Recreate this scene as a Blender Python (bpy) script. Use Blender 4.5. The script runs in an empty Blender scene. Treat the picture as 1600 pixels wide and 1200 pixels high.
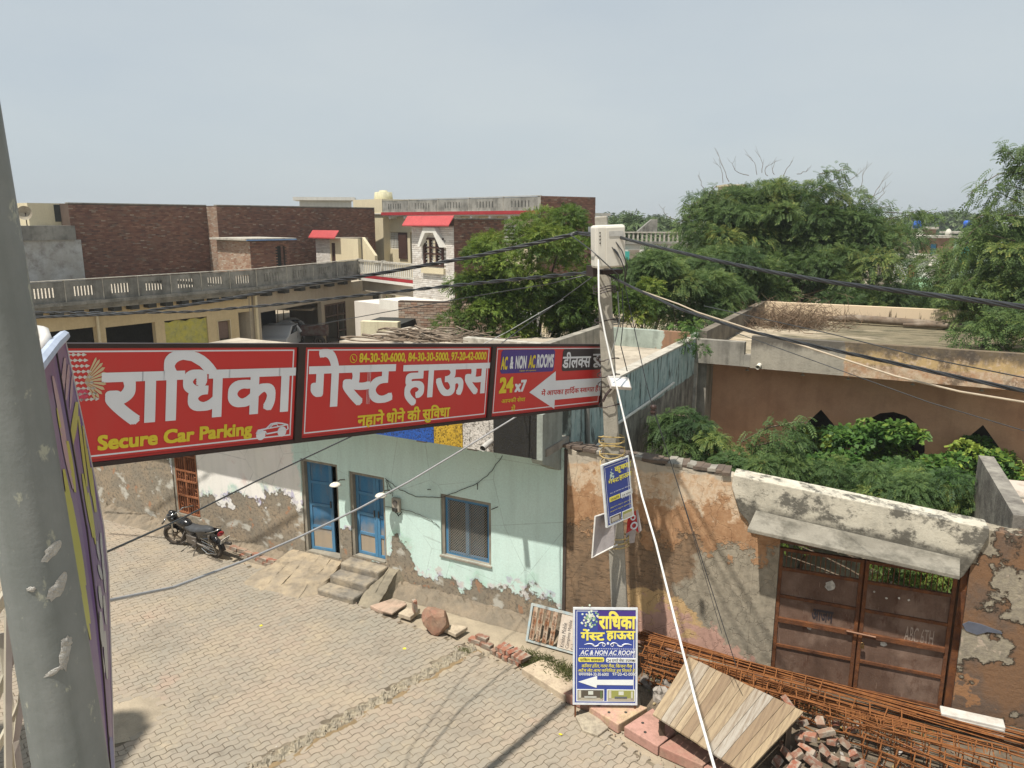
import bpy, bmesh, math, random
import numpy as np
from mathutils import Vector, Matrix
R = math.radians
rnd = random.Random(7)
SC = bpy.context.scene
COL = SC.collection

# ------------------------------------------------------------------ camera, sky, sun, exposure
CAM_H, PITCH, FPX = 7.0, R(12.0), 1200.0
cd = bpy.data.cameras.new('camera'); cam = bpy.data.objects.new('camera', cd); COL.objects.link(cam)
cam.location = (0, 0, CAM_H); cam.rotation_euler = (R(90) - PITCH, 0, 0)
cd.sensor_width = 36; cd.lens = 27.0; cd.clip_start = 0.05; cd.clip_end = 6000
SC.camera = cam
SUN_EL = R(66); SUN_DIR = Vector((-0.71, -0.71, 0)).normalized()      # where the sun stands (horizontal part)
wd = bpy.data.worlds.new('World'); SC.world = wd; wd.use_nodes = True
wn = wd.node_tree; sky = wn.nodes.new('ShaderNodeTexSky'); sky.sky_type = 'NISHITA'; sky.sun_disc = False
sky.sun_elevation = SUN_EL; sky.sun_rotation = math.atan2(SUN_DIR.x, SUN_DIR.y) % (2 * math.pi)
sky.air_density = 1.0; sky.dust_density = 1.5; sky.ozone_density = 1.0; sky.altitude = 0
bg = wn.nodes['Background']; bg.inputs['Strength'].default_value = 0.1
hz_ = wn.nodes.new('ShaderNodeMix'); hz_.data_type = 'RGBA'; hz_.inputs[0].default_value = .86; hz_.inputs[7].default_value = (4.9, 5.3, 5.75, 1)   # a milky, humid sky
wtc = wn.nodes.new('ShaderNodeTexCoord'); wmp = wn.nodes.new('ShaderNodeMapping'); wmp.inputs['Scale'].default_value = (1, 1, 3.2); wn.links.new(wtc.outputs['Generated'], wmp.inputs[0])
wnz = wn.nodes.new('ShaderNodeTexNoise'); wnz.inputs['Scale'].default_value = 1.6; wnz.inputs['Detail'].default_value = 5; wn.links.new(wmp.outputs[0], wnz.inputs['Vector'])
wcr = wn.nodes.new('ShaderNodeValToRGB'); wcr.color_ramp.elements[0].position = .35; wcr.color_ramp.elements[0].color = (4.35, 4.95, 5.45, 1); wcr.color_ramp.elements[1].position = .7; wcr.color_ramp.elements[1].color = (5.2, 5.65, 5.8, 1)
wn.links.new(wnz.outputs[0], wcr.inputs[0])
for e_ in (0, 1): wcr.color_ramp.elements[e_].color = tuple(q for q in wcr.color_ramp.elements[e_].color)
wn.links.new(wcr.outputs[0], hz_.inputs[7]); wn.links.new(sky.outputs[0], hz_.inputs[6]); wn.links.new(hz_.outputs[2], bg.inputs['Color'])
sl = bpy.data.lights.new('sun', 'SUN'); sl.energy = 5.0; sl.angle = R(0.8); sl.color = (1.0, 0.945, 0.86)
so = bpy.data.objects.new('sun', sl); COL.objects.link(so)
sd = -(SUN_DIR * math.cos(SUN_EL) + Vector((0, 0, math.sin(SUN_EL))))
so.rotation_euler = sd.to_track_quat('-Z', 'Y').to_euler(); so.location = (-20, -15, 40)
vs = SC.view_settings; vs.view_transform = 'Standard'; vs.look = 'None'; vs.exposure = 0.26; vs.gamma = 1.0; vs.use_curve_mapping = False
SC.cycles.max_bounces = 6; SC.cycles.transparent_max_bounces = 8

# ------------------------------------------------------------------ measuring helpers (a photo pixel to a place in the world)
O_ = np.array([0, 0, CAM_H]); F_ = np.array([0, math.cos(PITCH), -math.sin(PITCH)]); U_ = np.array([0, math.sin(PITCH), math.cos(PITCH)])
def ray(u, v): return np.array([1., 0, 0]) * (u - 800) / FPX + U_ * (600 - v) / FPX + F_
def G(u, v, z=0.0):
    d = ray(u, v); return Vector(O_ + d * ((z - CAM_H) / d[2]))
def T(u, v, t): return Vector(O_ + ray(u, v) * t)
class Frame:
    def __init__(s, P0, ang):
        s.P = np.array([P0[0], P0[1], P0[2] if len(P0) > 2 else 0.]); s.a = ang
        s.x = np.array([math.cos(ang), math.sin(ang), 0]); s.y = np.array([-math.sin(ang), math.cos(ang), 0])
    def L(s, W):
        d = np.array(W) - s.P; return Vector((d @ s.x, d @ s.y, d[2]))
    def W(s, p): return Vector(s.P + s.x * p[0] + s.y * p[1] + np.array([0, 0, p[2] if len(p) > 2 else 0]))
    def onp(s, u, v, yo=0.):
        a = s.P + s.y * yo; d = ray(u, v); t = (s.y @ (a - O_)) / (s.y @ d); return s.L(O_ + d * t)
    def ons(s, u, v, xo=0.):
        a = s.P + s.x * xo; d = ray(u, v); t = (s.x @ (a - O_)) / (s.x @ d); return s.L(O_ + d * t)
    def g(s, u, v, z=0.): return s.L(G(u, v, z))

# ------------------------------------------------------------------ object helpers
def tag(o, label=None, cat=None, group=None, kind=None):
    if label: o['label'] = label
    if cat: o['category'] = cat
    if group: o['group'] = group
    if kind: o['kind'] = kind
    return o
def thing(name, label, cat, loc=(0, 0, 0), rotz=0.0, group=None, rot=None):
    o = bpy.data.objects.new(name, None); COL.objects.link(o); o.location = loc
    o.rotation_euler = rot if rot is not None else (0, 0, rotz); o.empty_display_size = .2
    return tag(o, label, cat, group)
class MB:
    def __init__(s): s.v = []; s.f = []; s.m = []; s.a = []
    def add(s, vs_, fs, m=0, a=0.5):
        n = len(s.v); s.v += [tuple(p) for p in vs_]
        for f in fs: s.f.append([i + n for i in f]); s.m.append(m); s.a.append(a)
        return s
    def box(s, x0, x1, y0, y1, z0, z1, m=0, a=0.5, M=None):
        vs_ = [Vector(p) for p in ((x0, y0, z0), (x1, y0, z0), (x1, y1, z0), (x0, y1, z0), (x0, y0, z1), (x1, y0, z1), (x1, y1, z1), (x0, y1, z1))]
        if M is not None: vs_ = [M @ p for p in vs_]
        return s.add(vs_, [(0, 3, 2, 1), (4, 5, 6, 7), (0, 1, 5, 4), (1, 2, 6, 5), (2, 3, 7, 6), (3, 0, 4, 7)], m, a)
    def cbox(s, c, sz, rot=(0, 0, 0), m=0, a=0.5):
        from mathutils import Euler
        M = Matrix.Translation(Vector(c)) @ Euler(rot).to_matrix().to_4x4(); x, y, z = [q / 2 for q in sz]
        return s.box(-x, x, -y, y, -z, z, m, a, M)
    def prism(s, poly, axis, d0, d1, m=0, a=.5):
        # polygon in the plane across axis ('x','y','z'), extruded d0..d1
        def mk(p, d):
            return (d, p[0], p[1]) if axis == 'x' else (p[0], d, p[1]) if axis == 'y' else (p[0], p[1], d)
        n = len(poly); vs_ = [mk(p, d0) for p in poly] + [mk(p, d1) for p in poly]
        fs = [tuple(range(n)), tuple(range(2 * n - 1, n - 1, -1))] + [(i, i + n, (i + 1) % n + n, (i + 1) % n) for i in range(n)]
        return s.add(vs_, fs, m, a)
    def tube(s, pts, r, n=6, m=0, a=.5, cap=True):
        pts = [Vector(p) for p in pts]; rs = r if isinstance(r, (list, tuple)) else [r] * len(pts)
        base = len(s.v); up = Vector((0.13, 0.21, .97)).normalized()
        for i, p in enumerate(pts):
            t = (pts[min(i + 1, len(pts) - 1)] - pts[max(i - 1, 0)])
            t = t.normalized() if t.length > 1e-9 else Vector((0, 0, 1))
            if abs(t.dot(up)) > .98: up = Vector((1, .1, 0)).normalized()
            x = t.cross(up).normalized(); y = x.cross(t).normalized(); up = y
            for k in range(n):
                q = p + (x * math.cos(2 * math.pi * k / n) + y * math.sin(2 * math.pi * k / n)) * rs[i]; s.v.append(tuple(q))
        for i in range(len(pts) - 1):
            for k in range(n):
                a0 = base + i * n + k; b0 = base + i * n + (k + 1) % n
                s.f.append([a0, b0, b0 + n, a0 + n]); s.m.append(m); s.a.append(a)
        if cap:
            s.f.append([base + k for k in range(n)][::-1]); s.m.append(m); s.a.append(a)
            s.f.append([base + (len(pts) - 1) * n + k for k in range(n)]); s.m.append(m); s.a.append(a)
        return s
    def cyl(s, c, r, h, n=16, m=0, r2=None, axis='z'):
        c = Vector(c); d = {'z': Vector((0, 0, 1)), 'x': Vector((1, 0, 0)), 'y': Vector((0, 1, 0))}[axis]
        return s.tube([c, c + d * h], [r, r if r2 is None else r2], n, m)
    def lathe(s, prof, c=(0, 0, 0), n=20, m=0, axis='z', M=None):
        base = len(s.v); c = Vector(c)
        for (r, h) in prof:
            for k in range(n):
                a = 2 * math.pi * k / n; x, y = r * math.cos(a), r * math.sin(a)
                p = Vector((x, y, h)) if axis == 'z' else Vector((x, h, y)) if axis == 'y' else Vector((h, x, y))
                if M is not None: p = M @ p
                s.v.append(tuple(p + c))
        for i in range(len(prof) - 1):
            for k in range(n):
                a0 = base + i * n + k; b0 = base + i * n + (k + 1) % n
                s.f.append([a0, b0, b0 + n, a0 + n]); s.m.append(m); s.a.append(.5)
        return s
    def torus(s, c, R0, r, n=28, k=8, m=0, axis='y'):
        base = len(s.v); c = Vector(c)
        for i in range(n):
            A = 2 * math.pi * i / n
            for j in range(k):
                B = 2 * math.pi * j / k; q = R0 + r * math.cos(B); w = r * math.sin(B)
                p = Vector((q * math.cos(A), w, q * math.sin(A))) if axis == 'y' else Vector((q * math.cos(A), q * math.sin(A), w))
                s.v.append(tuple(p + c))
        for i in range(n):
            for j in range(k):
                s.f.append([base + i * k + j, base + i * k + (j + 1) % k, base + ((i + 1) % n) * k + (j + 1) % k, base + ((i + 1) % n) * k + j]); s.m.append(m); s.a.append(.5)
        return s
    def ball(s, c, rx, ry=None, rz=None, n=10, k=7, m=0):
        ry = ry or rx; rz = rz or rx
        prof = [(math.sin(math.pi * i / k), -math.cos(math.pi * i / k)) for i in range(k + 1)]
        return s.lathe([(max(a, 1e-4), b) for a, b in prof], c, n, m, M=Matrix.Diagonal((rx, ry, rz)).to_3x3())
    def panel(s, x0, x1, z0, z1, y0, y1, holes=(), m=0, mr=None, a=.5):
        # a wall slab in the xz plane between y0 (front) and y1 (back), with rectangular through-openings (hx0,hx1,hz0,hz1)
        mr = m if mr is None else mr
        xs = sorted(set([x0, x1] + [h[0] for h in holes] + [h[1] for h in holes])); zs = sorted(set([z0, z1] + [h[2] for h in holes] + [h[3] for h in holes]))
        xs = [x for x in xs if x0 <= x <= x1]; zs = [z for z in zs if z0 <= z <= z1]
        def solid(i, j):
            if i < 0 or j < 0 or i >= len(xs) - 1 or j >= len(zs) - 1: return False
            cx = (xs[i] + xs[i + 1]) / 2; cz = (zs[j] + zs[j + 1]) / 2
            return not any(h[0] < cx < h[1] and h[2] < cz < h[3] for h in holes)
        for i in range(len(xs) - 1):
            for j in range(len(zs) - 1):
                if not solid(i, j): continue
                a0, a1, b0, b1 = xs[i], xs[i + 1], zs[j], zs[j + 1]
                s.add([(a0, y0, b0), (a1, y0, b0), (a1, y0, b1), (a0, y0, b1)], [(0, 1, 2, 3)], m, a)
                s.add([(a0, y1, b0), (a1, y1, b0), (a1, y1, b1), (a0, y1, b1)], [(3, 2, 1, 0)], m, a)
                if not solid(i - 1, j): s.add([(a0, y0, b0), (a0, y0, b1), (a0, y1, b1), (a0, y1, b0)], [(0, 1, 2, 3)], mr, a)
                if not solid(i + 1, j): s.add([(a1, y0, b0), (a1, y1, b0), (a1, y1, b1), (a1, y0, b1)], [(0, 1, 2, 3)], mr, a)
                if not solid(i, j - 1): s.add([(a0, y0, b0), (a0, y1, b0), (a1, y1, b0), (a1, y0, b0)], [(0, 1, 2, 3)], mr, a)
                if not solid(i, j + 1): s.add([(a0, y0, b1), (a1, y0, b1), (a1, y1, b1), (a0, y1, b1)], [(0, 1, 2, 3)], mr, a)
        return s
    def mesh(s, name, mats, smooth=False):
        me = bpy.data.meshes.new(name); me.from_pydata(s.v, [], s.f)
        mats = mats if isinstance(mats, (list, tuple)) else [mats]
        for m in mats: me.materials.append(m)
        if len(mats) > 1: me.polygons.foreach_set('material_index', s.m)
        at = me.attributes.new('tint', 'FLOAT', 'FACE'); at.data.foreach_set('value', s.a)
        if smooth: me.polygons.foreach_set('use_smooth', [True] * len(s.f))
        me.update(); return me
    def build(s, name, mats, parent=None, smooth=False, label=None, kind=None, bevel=0, M=None):
        o = bpy.data.objects.new(name, s.mesh(name, mats, smooth)); COL.objects.link(o); o.parent = parent
        if M is not None: o.matrix_basis = M
        if bevel:
            b = o.modifiers.new('bevel', 'BEVEL'); b.width = bevel; b.segments = 2; b.limit_method = 'ANGLE'
        return tag(o, label, None, None, kind)
def inst(src, parent, M=None, name=None, label=None):
    o = src.copy(); COL.objects.link(o); o.parent = parent
    if M is not None: o.matrix_basis = M
    if label: o['label'] = label
    return o
def copy_tree(o, parent=None):
    c = o.copy(); COL.objects.link(c); c.parent = parent
    for ch in list(o.children): copy_tree(ch, c)
    return c

# ------------------------------------------------------------------ materials
def S(nt, typ, ins=None, **at):
    n = nt.nodes.new(typ)
    for k, v in at.items(): setattr(n, k, v)
    for k, v in (ins or {}).items():
        if isinstance(v, bpy.types.NodeSocket): nt.links.new(v, n.inputs[k])
        else: n.inputs[k].default_value = v
    return n
def c4(c): return (c[0], c[1], c[2], 1.0)
class Mt:
    def __init__(s, name, rough=.85, spec=.3, metal=0.0):
        s.m = bpy.data.materials.new(name); s.m.use_nodes = True; s.nt = s.m.node_tree; s.b = s.nt.nodes['Principled BSDF']
        s.b.inputs['Roughness'].default_value = rough; s.b.inputs['Specular IOR Level'].default_value = spec; s.b.inputs['Metallic'].default_value = metal
        tc = s.nt.nodes.new('ShaderNodeTexCoord'); s.co = tc.outputs['Object']
        sp = S(s.nt, 'ShaderNodeSeparateXYZ', {0: s.co}); s.x, s.y, s.z = sp.outputs
        s.h = None
    def sc(s, sx, sy, sz, vec=None): return S(s.nt, 'ShaderNodeVectorMath', {0: vec or s.co, 1: (sx, sy, sz)}, operation='MULTIPLY').outputs[0]
    def noise(s, scale, detail=4, vec=None, rough=.55, dist=0.): return S(s.nt, 'ShaderNodeTexNoise', {'Vector': vec or s.co, 'Scale': scale, 'Detail': detail, 'Roughness': rough, 'Distortion': dist}).outputs[0]
    def vor(s, scale, vec=None, feat='DISTANCE_TO_EDGE'): return S(s.nt, 'ShaderNodeTexVoronoi', {'Vector': vec or s.co, 'Scale': scale}, feature=feat).outputs['Distance']
    def ma(s, op, a, b=0.0, c=0.0): return S(s.nt, 'ShaderNodeMath', {0: a, 1: b, 2: c}, operation=op).outputs[0]
    def ss(s, v, lo, hi, a=0., b=1.): return S(s.nt, 'ShaderNodeMapRange', {0: v, 1: lo, 2: hi, 3: a, 4: b}, clamp=True).outputs[0]
    def mix(s, f, a, b, bt='MIX'):
        n = S(s.nt, 'ShaderNodeMix', {0: f}, data_type='RGBA', blend_type=bt)
        for i, q in ((6, a), (7, b)):
            if isinstance(q, bpy.types.NodeSocket): s.nt.links.new(q, n.inputs[i])
            else: n.inputs[i].default_value = c4(q)
        return n.outputs[2]
    def attr(s, name): return S(s.nt, 'ShaderNodeAttribute', attribute_name=name).outputs['Fac']
    def rand(s): return s.nt.nodes.new('ShaderNodeObjectInfo').outputs['Random']
    def ramp(s, f, st, interp='LINEAR'):
        n = S(s.nt, 'ShaderNodeValToRGB', {0: f}); cr = n.color_ramp; cr.interpolation = interp
        while len(cr.elements) > 1: cr.elements.remove(cr.elements[-1])
        cr.elements[0].position = st[0][0]; cr.elements[0].color = c4(st[0][1] if isinstance(st[0][1], tuple) else (st[0][1],) * 3)
        for p, c in st[1:]:
            e = cr.elements.new(p); e.color = c4(c if isinstance(c, tuple) else (c,) * 3)
        return n.outputs[0]
    def done(s, C, bump=None, strength=.4, dist=.02, rough=None):
        if isinstance(C, bpy.types.NodeSocket): s.nt.links.new(C, s.b.inputs['Base Color'])
        else: s.b.inputs['Base Color'].default_value = c4(C)
        if bump is not None:
            b = S(s.nt, 'ShaderNodeBump', {'Strength': strength, 'Distance': dist, 'Height': bump}); s.nt.links.new(b.outputs[0], s.b.inputs['Normal'])
        if rough is not None: s.nt.links.new(rough, s.b.inputs['Roughness'])
        return s.m
def flat(name, c, rough=.6, spec=.3, metal=0., var=.12, scale=12., bump=0.):
    M = Mt(name, rough, spec, metal); n = M.noise(scale, 5); n2 = M.noise(scale * .13, 3)
    f = M.ma('ADD', M.ss(n, .3, .7, -var, var), M.ss(n2, .3, .7, -var, var)); f = M.ma('ADD', f, 1.0)
    C = S(M.nt, 'ShaderNodeVectorMath', {0: c, 3: f}, operation='SCALE').outputs[0]
    return M.done(C, n if bump else None, bump)
def plaster(name, c1, c2, scale=1.2, dirt=(.09, .085, .07), amt=.35, streak=.5, bump=.35, fine=18., fn=None, speck=0., rough=.9):
    M = Mt(name, rough, .15)
    C = M.mix(M.ss(M.noise(scale, 6), .38, .62), c1, c2)
    fnz = M.noise(fine, 5, rough=.65); C = M.mix(M.ss(fnz, .3, .7, 0, .22), C, (c1[0] * .45, c1[1] * .43, c1[2] * .4))
    h = fnz
    if fn: C, h = fn(M, C, h)
    if amt:
        st = M.noise(1.0, 5, M.sc(5.5, 5.5, .5), .6); bl = M.noise(scale * 1.7, 7, rough=.68)
        d = M.ma('MULTIPLY', M.ss(M.ma('ADD', M.ma('MULTIPLY', st, streak), M.ma('MULTIPLY', bl, 1 - streak)), .47, .68), amt)
        C = M.mix(d, C, dirt)
    if speck: C = M.mix(M.ss(M.noise(60, 2), .62, .7, 0, speck), C, dirt)
    return M.done(C, h, bump, .015)
def facemat(name, stops, rough=.9, bump=.3, dirt=.25):
    # colour picked per face by its tint
    M = Mt(name, rough, .15); f = M.ma('FRACT', M.ma('ADD', M.attr('tint'), M.ma('MULTIPLY', M.rand(), 0.0)))
    C = M.ramp(f, stops); n = M.noise(22, 5); C = M.mix(M.ss(n, .4, .75, 0, dirt), C, (.06, .05, .045)); n2 = M.noise(.5, 5)
    C = M.mix(M.ss(n2, .42, .7, 0, dirt), C, (.07, .06, .055)); return M.done(C, n, bump)
C0 = G(878, 985); FR = Frame(C0, R(-27.83)); BW = Frame(C0, R(-22.71))

# ================================================================== GROUND AND STREET
def soilfn(M, C, h):
    n = M.noise(.9, 6); C = M.mix(M.ss(n, .5, .62), C, (.20, .165, .115)); return C, h
m_sand = plaster('sandy_cement', (.40, .335, .245), (.32, .27, .20), 2.0, (.13, .11, .08), .3, 0, .5, 30, speck=.4)
mb = MB(); g = 3000
mb.add([(-g, -g, -.032), (g, -g, -.032), (g, g, -.032), (-g, g, -.032)], [(0, 1, 2, 3)])
tag(mb.build('ground', m_sand), kind='structure')

def inpoly(x, y, P):
    c = False; j = len(P) - 1
    for i in range(len(P)):
        if (P[i][1] > y) != (P[j][1] > y) and x < (P[j][0] - P[i][0]) * (y - P[i][1]) / (P[j][1] - P[i][1]) + P[i][0]: c = not c
        j = i
    return c
edge = [G(*q).to_2d() for q in [(60, 752), (165, 797), (250, 835), (335, 868), (445, 902), (520, 926), (560, 944), (620, 968), (672, 988), (726, 1006), (760, 1026), (800, 1042), (840, 1068), (881, 1095), (930, 1135), (1000, 1180), (1040, 1202), (1130, 1262), (1230, 1330)]]
poly = edge + [Vector((6, 5.5)), Vector((-8, 5.5)), Vector((-15.5, 13))]
# the raised concrete ridge that crosses the paving
rA, rB = G(740, 1011).to_2d(), G(395, 1203).to_2d(); rB = rA + (rB - rA) * 1.35
def dridge(p):
    d = rB - rA; t = max(0, min(1, (p - rA).dot(d) / d.length_squared)); q = rA + d * t
    w = (p - q); side = d.x * w.y - d.y * w.x; return w.length, side
bare = G(193, 1122).to_2d()
PL, PW = .205, .112; ang = R(41); ux = Vector((math.cos(ang), math.sin(ang))); uy = Vector((-math.sin(ang), math.cos(ang)))
cells = []
for j in range(-20, 190):
    for i in range(-90, 90):
        x = (i + (.5 if j % 2 else 0)) * PL; y = j * PW
        p = ux * x + uy * y
        if not (5.4 < p.y < 20 and -15 < p.x < 6): continue
        if not inpoly(p.x, p.y, poly): continue
        dr, sd_ = dridge(p)
        if dr < .13 or (p - bare).length < .5 + .08 * math.sin(p.x * 9): continue
        cells.append((p.copy(), j % 2))
def paver_mesh(odd, k, stuff=None):
    gp = .0045; A = .0135; out = []
    xs_ = [-.5, -.36, -.14, .14, .36, .5]; wv = [0, -1, -1, 1, 1, 0]
    sgn = -1 if odd else 1
    lo = [(x * PL, sgn * w * A) for x, w in zip(xs_, wv)]
    pts = [(x + (gp if n == 0 else -gp if n == 5 else 0), y - PW / 2 + gp) for n, (x, y) in enumerate(lo)] + \
          [(x + (gp if n == 0 else -gp if n == 5 else 0), y + PW / 2 - gp) for n, (x, y) in reversed(list(enumerate(lo)))]
    return pts
top_ins = .93
def add_paver(mb_, pts, M, tilt, a, dz):
    n = len(pts); vs_ = []
    for s_, z in ((1.0, -.03), (1.0, -.004), (top_ins, 0.0)):
        for x, y in pts:
            q = M @ Vector((x * (s_ if s_ == 1 else .972), y * s_, 0)); vs_.append((q.x, q.y, z + dz + (x * tilt[0] + y * tilt[1])))
    fs = [tuple(range(2 * n, 3 * n))]
    for l in (0, 1):
        fs += [(l * n + i, l * n + (i + 1) % n, (l + 1) * n + (i + 1) % n, (l + 1) * n + i) for i in range(n)]
    mb_.add(vs_, fs, 0, a)
MP = Mt('concrete_paver', .9, .2)
fr_ = M_ = MP.ma('FRACT', MP.ma('ADD', MP.attr('tint'), MP.rand()))
geo = MP.nt.nodes.new('ShaderNodeNewGeometry').outputs['Position']
cc = MP.ramp(fr_, [(0, (.325, .262, .20)), (.3, (.35, .285, .215)), (.55, (.335, .278, .212)), (.8, (.31, .265, .205)), (.93, (.365, .30, .225)), (1, (.285, .248, .20))])
big = MP.noise(.45, 5, geo); cc = MP.mix(MP.ss(big, .40, .62), cc, (.27, .245, .20)); cc = MP.mix(MP.ss(MP.noise(1.1, 6, geo), .5, .7, 0, .5), cc, (.36, .295, .205))
cc = MP.mix(MP.ss(MP.noise(.8, 3, MP.sc(1, 1, 1, geo)), .66, .72, 0, .35), cc, (.42, .27, .20))
fg = MP.noise(55, 5, geo, .7); cc = MP.mix(MP.ss(fg, .35, .75, 0, .28), cc, (.2, .18, .14))
cc = MP.mix(MP.ss(MP.noise(5, 6, geo), .56, .7, 0, .5), cc, (.18, .15, .115)); cc = MP.mix(MP.ss(MP.noise(.7, 7, geo, .7), .55, .64, 0, .4), cc, (.20, .175, .14)); cc = MP.mix(MP.ss(MP.noise(2.2, 7, geo, .75), .58, .66, 0, .6), cc, (.40, .33, .235))
m_paver = MP.done(cc, fg, .35, .004)
root = thing('paved_street', None, None); root['kind'] = 'structure'
def shown(p): 
    d = Vector((p.x, p.y, 0)) - Vector((0, 0, CAM_H)); dep = d.dot(Vector(F_)); u = 800 + FPX * d.x / dep; v = 600 - FPX * d.dot(Vector(U_)) / dep
    return 175 < u < 1130 and v < 1198
near = sorted([c for c in cells if shown(c[0])], key=lambda c: c[0].length)[:300]
nearset = set((round(c[0].x, 3), round(c[0].y, 3)) for c in near)
protos = {}
R0 = Matrix(((ux.x, uy.x, 0, 0), (ux.y, uy.y, 0, 0), (0, 0, 1, 0), (0, 0, 0, 1)))
for odd in (0, 1):
    for k in range(4):
        mb = MB(); add_paver(mb, paver_mesh(odd, k), Matrix.Identity(4), (rnd.uniform(-.02, .02), rnd.uniform(-.03, .03)), 0.0, rnd.uniform(-.002, .002)); protos[odd, k] = mb.mesh('paver', m_paver)
for p, odd in near:
    o = bpy.data.objects.new('paver', protos[odd, rnd.randrange(4)]); COL.objects.link(o); o.parent = root; o.matrix_basis = Matrix.Translation((p.x, p.y, 0)) @ R0
mb = MB(); two = (paver_mesh(0, 0), paver_mesh(1, 0))
for p, odd in cells:
    if (round(p.x, 3), round(p.y, 3)) in nearset: continue
    add_paver(mb, two[odd], Matrix.Translation((p.x, p.y, 0)) @ R0, (rnd.uniform(-.02, .02), rnd.uniform(-.03, .03)), rnd.random(), rnd.uniform(-.0025, .0025))
tag(mb.build('far_pavers', m_paver, root), kind='stuff')
# joints full of pale dust between the pavers
mb = MB(); pp = [(p.x, p.y, -.0075) for p in poly]; mb.add(pp, [tuple(range(len(pp)))][::1])
mb.build('joint_dust', plaster('joint_dust', (.28, .235, .17), (.13, .105, .075), 1.6, (.05, .04, .03), .45, 0, .6, 60), root)

mb = MB(); c_ = bare; mb.add([(c_.x + math.cos(k * .31) * (.62 + .09 * math.sin(k * 2.3)), c_.y + math.sin(k * .31) * (.62 + .09 * math.cos(k * 1.7)), -.004) for k in range(20)], [tuple(range(20))])
tag(mb.build('sand_patch', m_sand), kind='structure')
def strip_mesh(P, Q, w, hgt, n=90, k=7, seed=1, z0=-.012):
    mb_ = MB(); d = (Q - P); L_ = d.length; d.normalize(); s_ = Vector((-d.y, d.x)); r_ = random.Random(seed); vs_ = []
    for i in range(n + 1):
        wob = .035 * math.sin(i * .7) + r_.uniform(-.02, .02)
        for j in range(k):
            f = j / (k - 1) * 2 - 1; prof = max(0, 1 - abs(f) ** 2.5)
            q = P + d * (L_ * i / n + r_.uniform(-.01, .01)) + s_ * (f * (w / 2 + r_.uniform(-.02, .02)) + wob)
            vs_.append((q.x, q.y, z0 + hgt * prof * r_.uniform(.35, 1.15)))
    fs = [(i * k + j, (i + 1) * k + j, (i + 1) * k + j + 1, i * k + j + 1) for i in range(n) for j in range(k - 1)]
    mb_.add(vs_, fs); return mb_
m_ridge = plaster('rough_mortar', (.40, .345, .25), (.30, .265, .205), 6, (.12, .105, .085), .5, 0, .9, 35)
tag(strip_mesh(rA, rB, .19, .065, 230, 11).build('concrete_ridge', m_ridge), kind='structure')
d_ = (rB - rA).normalized(); off = Vector((-d_.y, d_.x)) * .13
if off.x < 0: off = -off
off = Vector((d_.y, -d_.x)) * .12 if (Vector((d_.y, -d_.x)).y < 0) else off
tag(strip_mesh(rA + off, rB + off, .13, .016, 60, 5, 5).build('sand_line', plaster('loose_sand', (.27, .195, .11), (.22, .16, .09), 4, (.1, .08, .05), .3, 0, .4, 50)), kind='structure')
# pebbles, chips and litter
mb = MB(); r2 = random.Random(5)
for _ in range(420):
    if r2.random() < .55:
        e = r2.randrange(len(edge) - 1); t_ = r2.random(); p = edge[e].lerp(edge[e + 1], t_) + Vector((r2.gauss(0, .12), r2.gauss(.05, .1)))
    elif r2.random() < .6: p = rA.lerp(rB, r2.random()) + Vector((r2.gauss(0, .1), r2.gauss(0, .1)))
    else: p = cells[r2.randrange(len(cells))][0]
    s_ = r2.uniform(.006, .02); mb.cbox((p.x, p.y, s_ * .4), (s_ * r2.uniform(.8, 2), s_ * 1.2, s_ * .8), (r2.random(), r2.random(), r2.random() * 3), 0, r2.random())
tag(mb.build('pebbles', facemat('pebble', [(0, (.42, .36, .28)), (.5, (.3, .26, .2)), (.8, (.35, .2, .13)), (1, (.6, .58, .52))])), kind='stuff')

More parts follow.
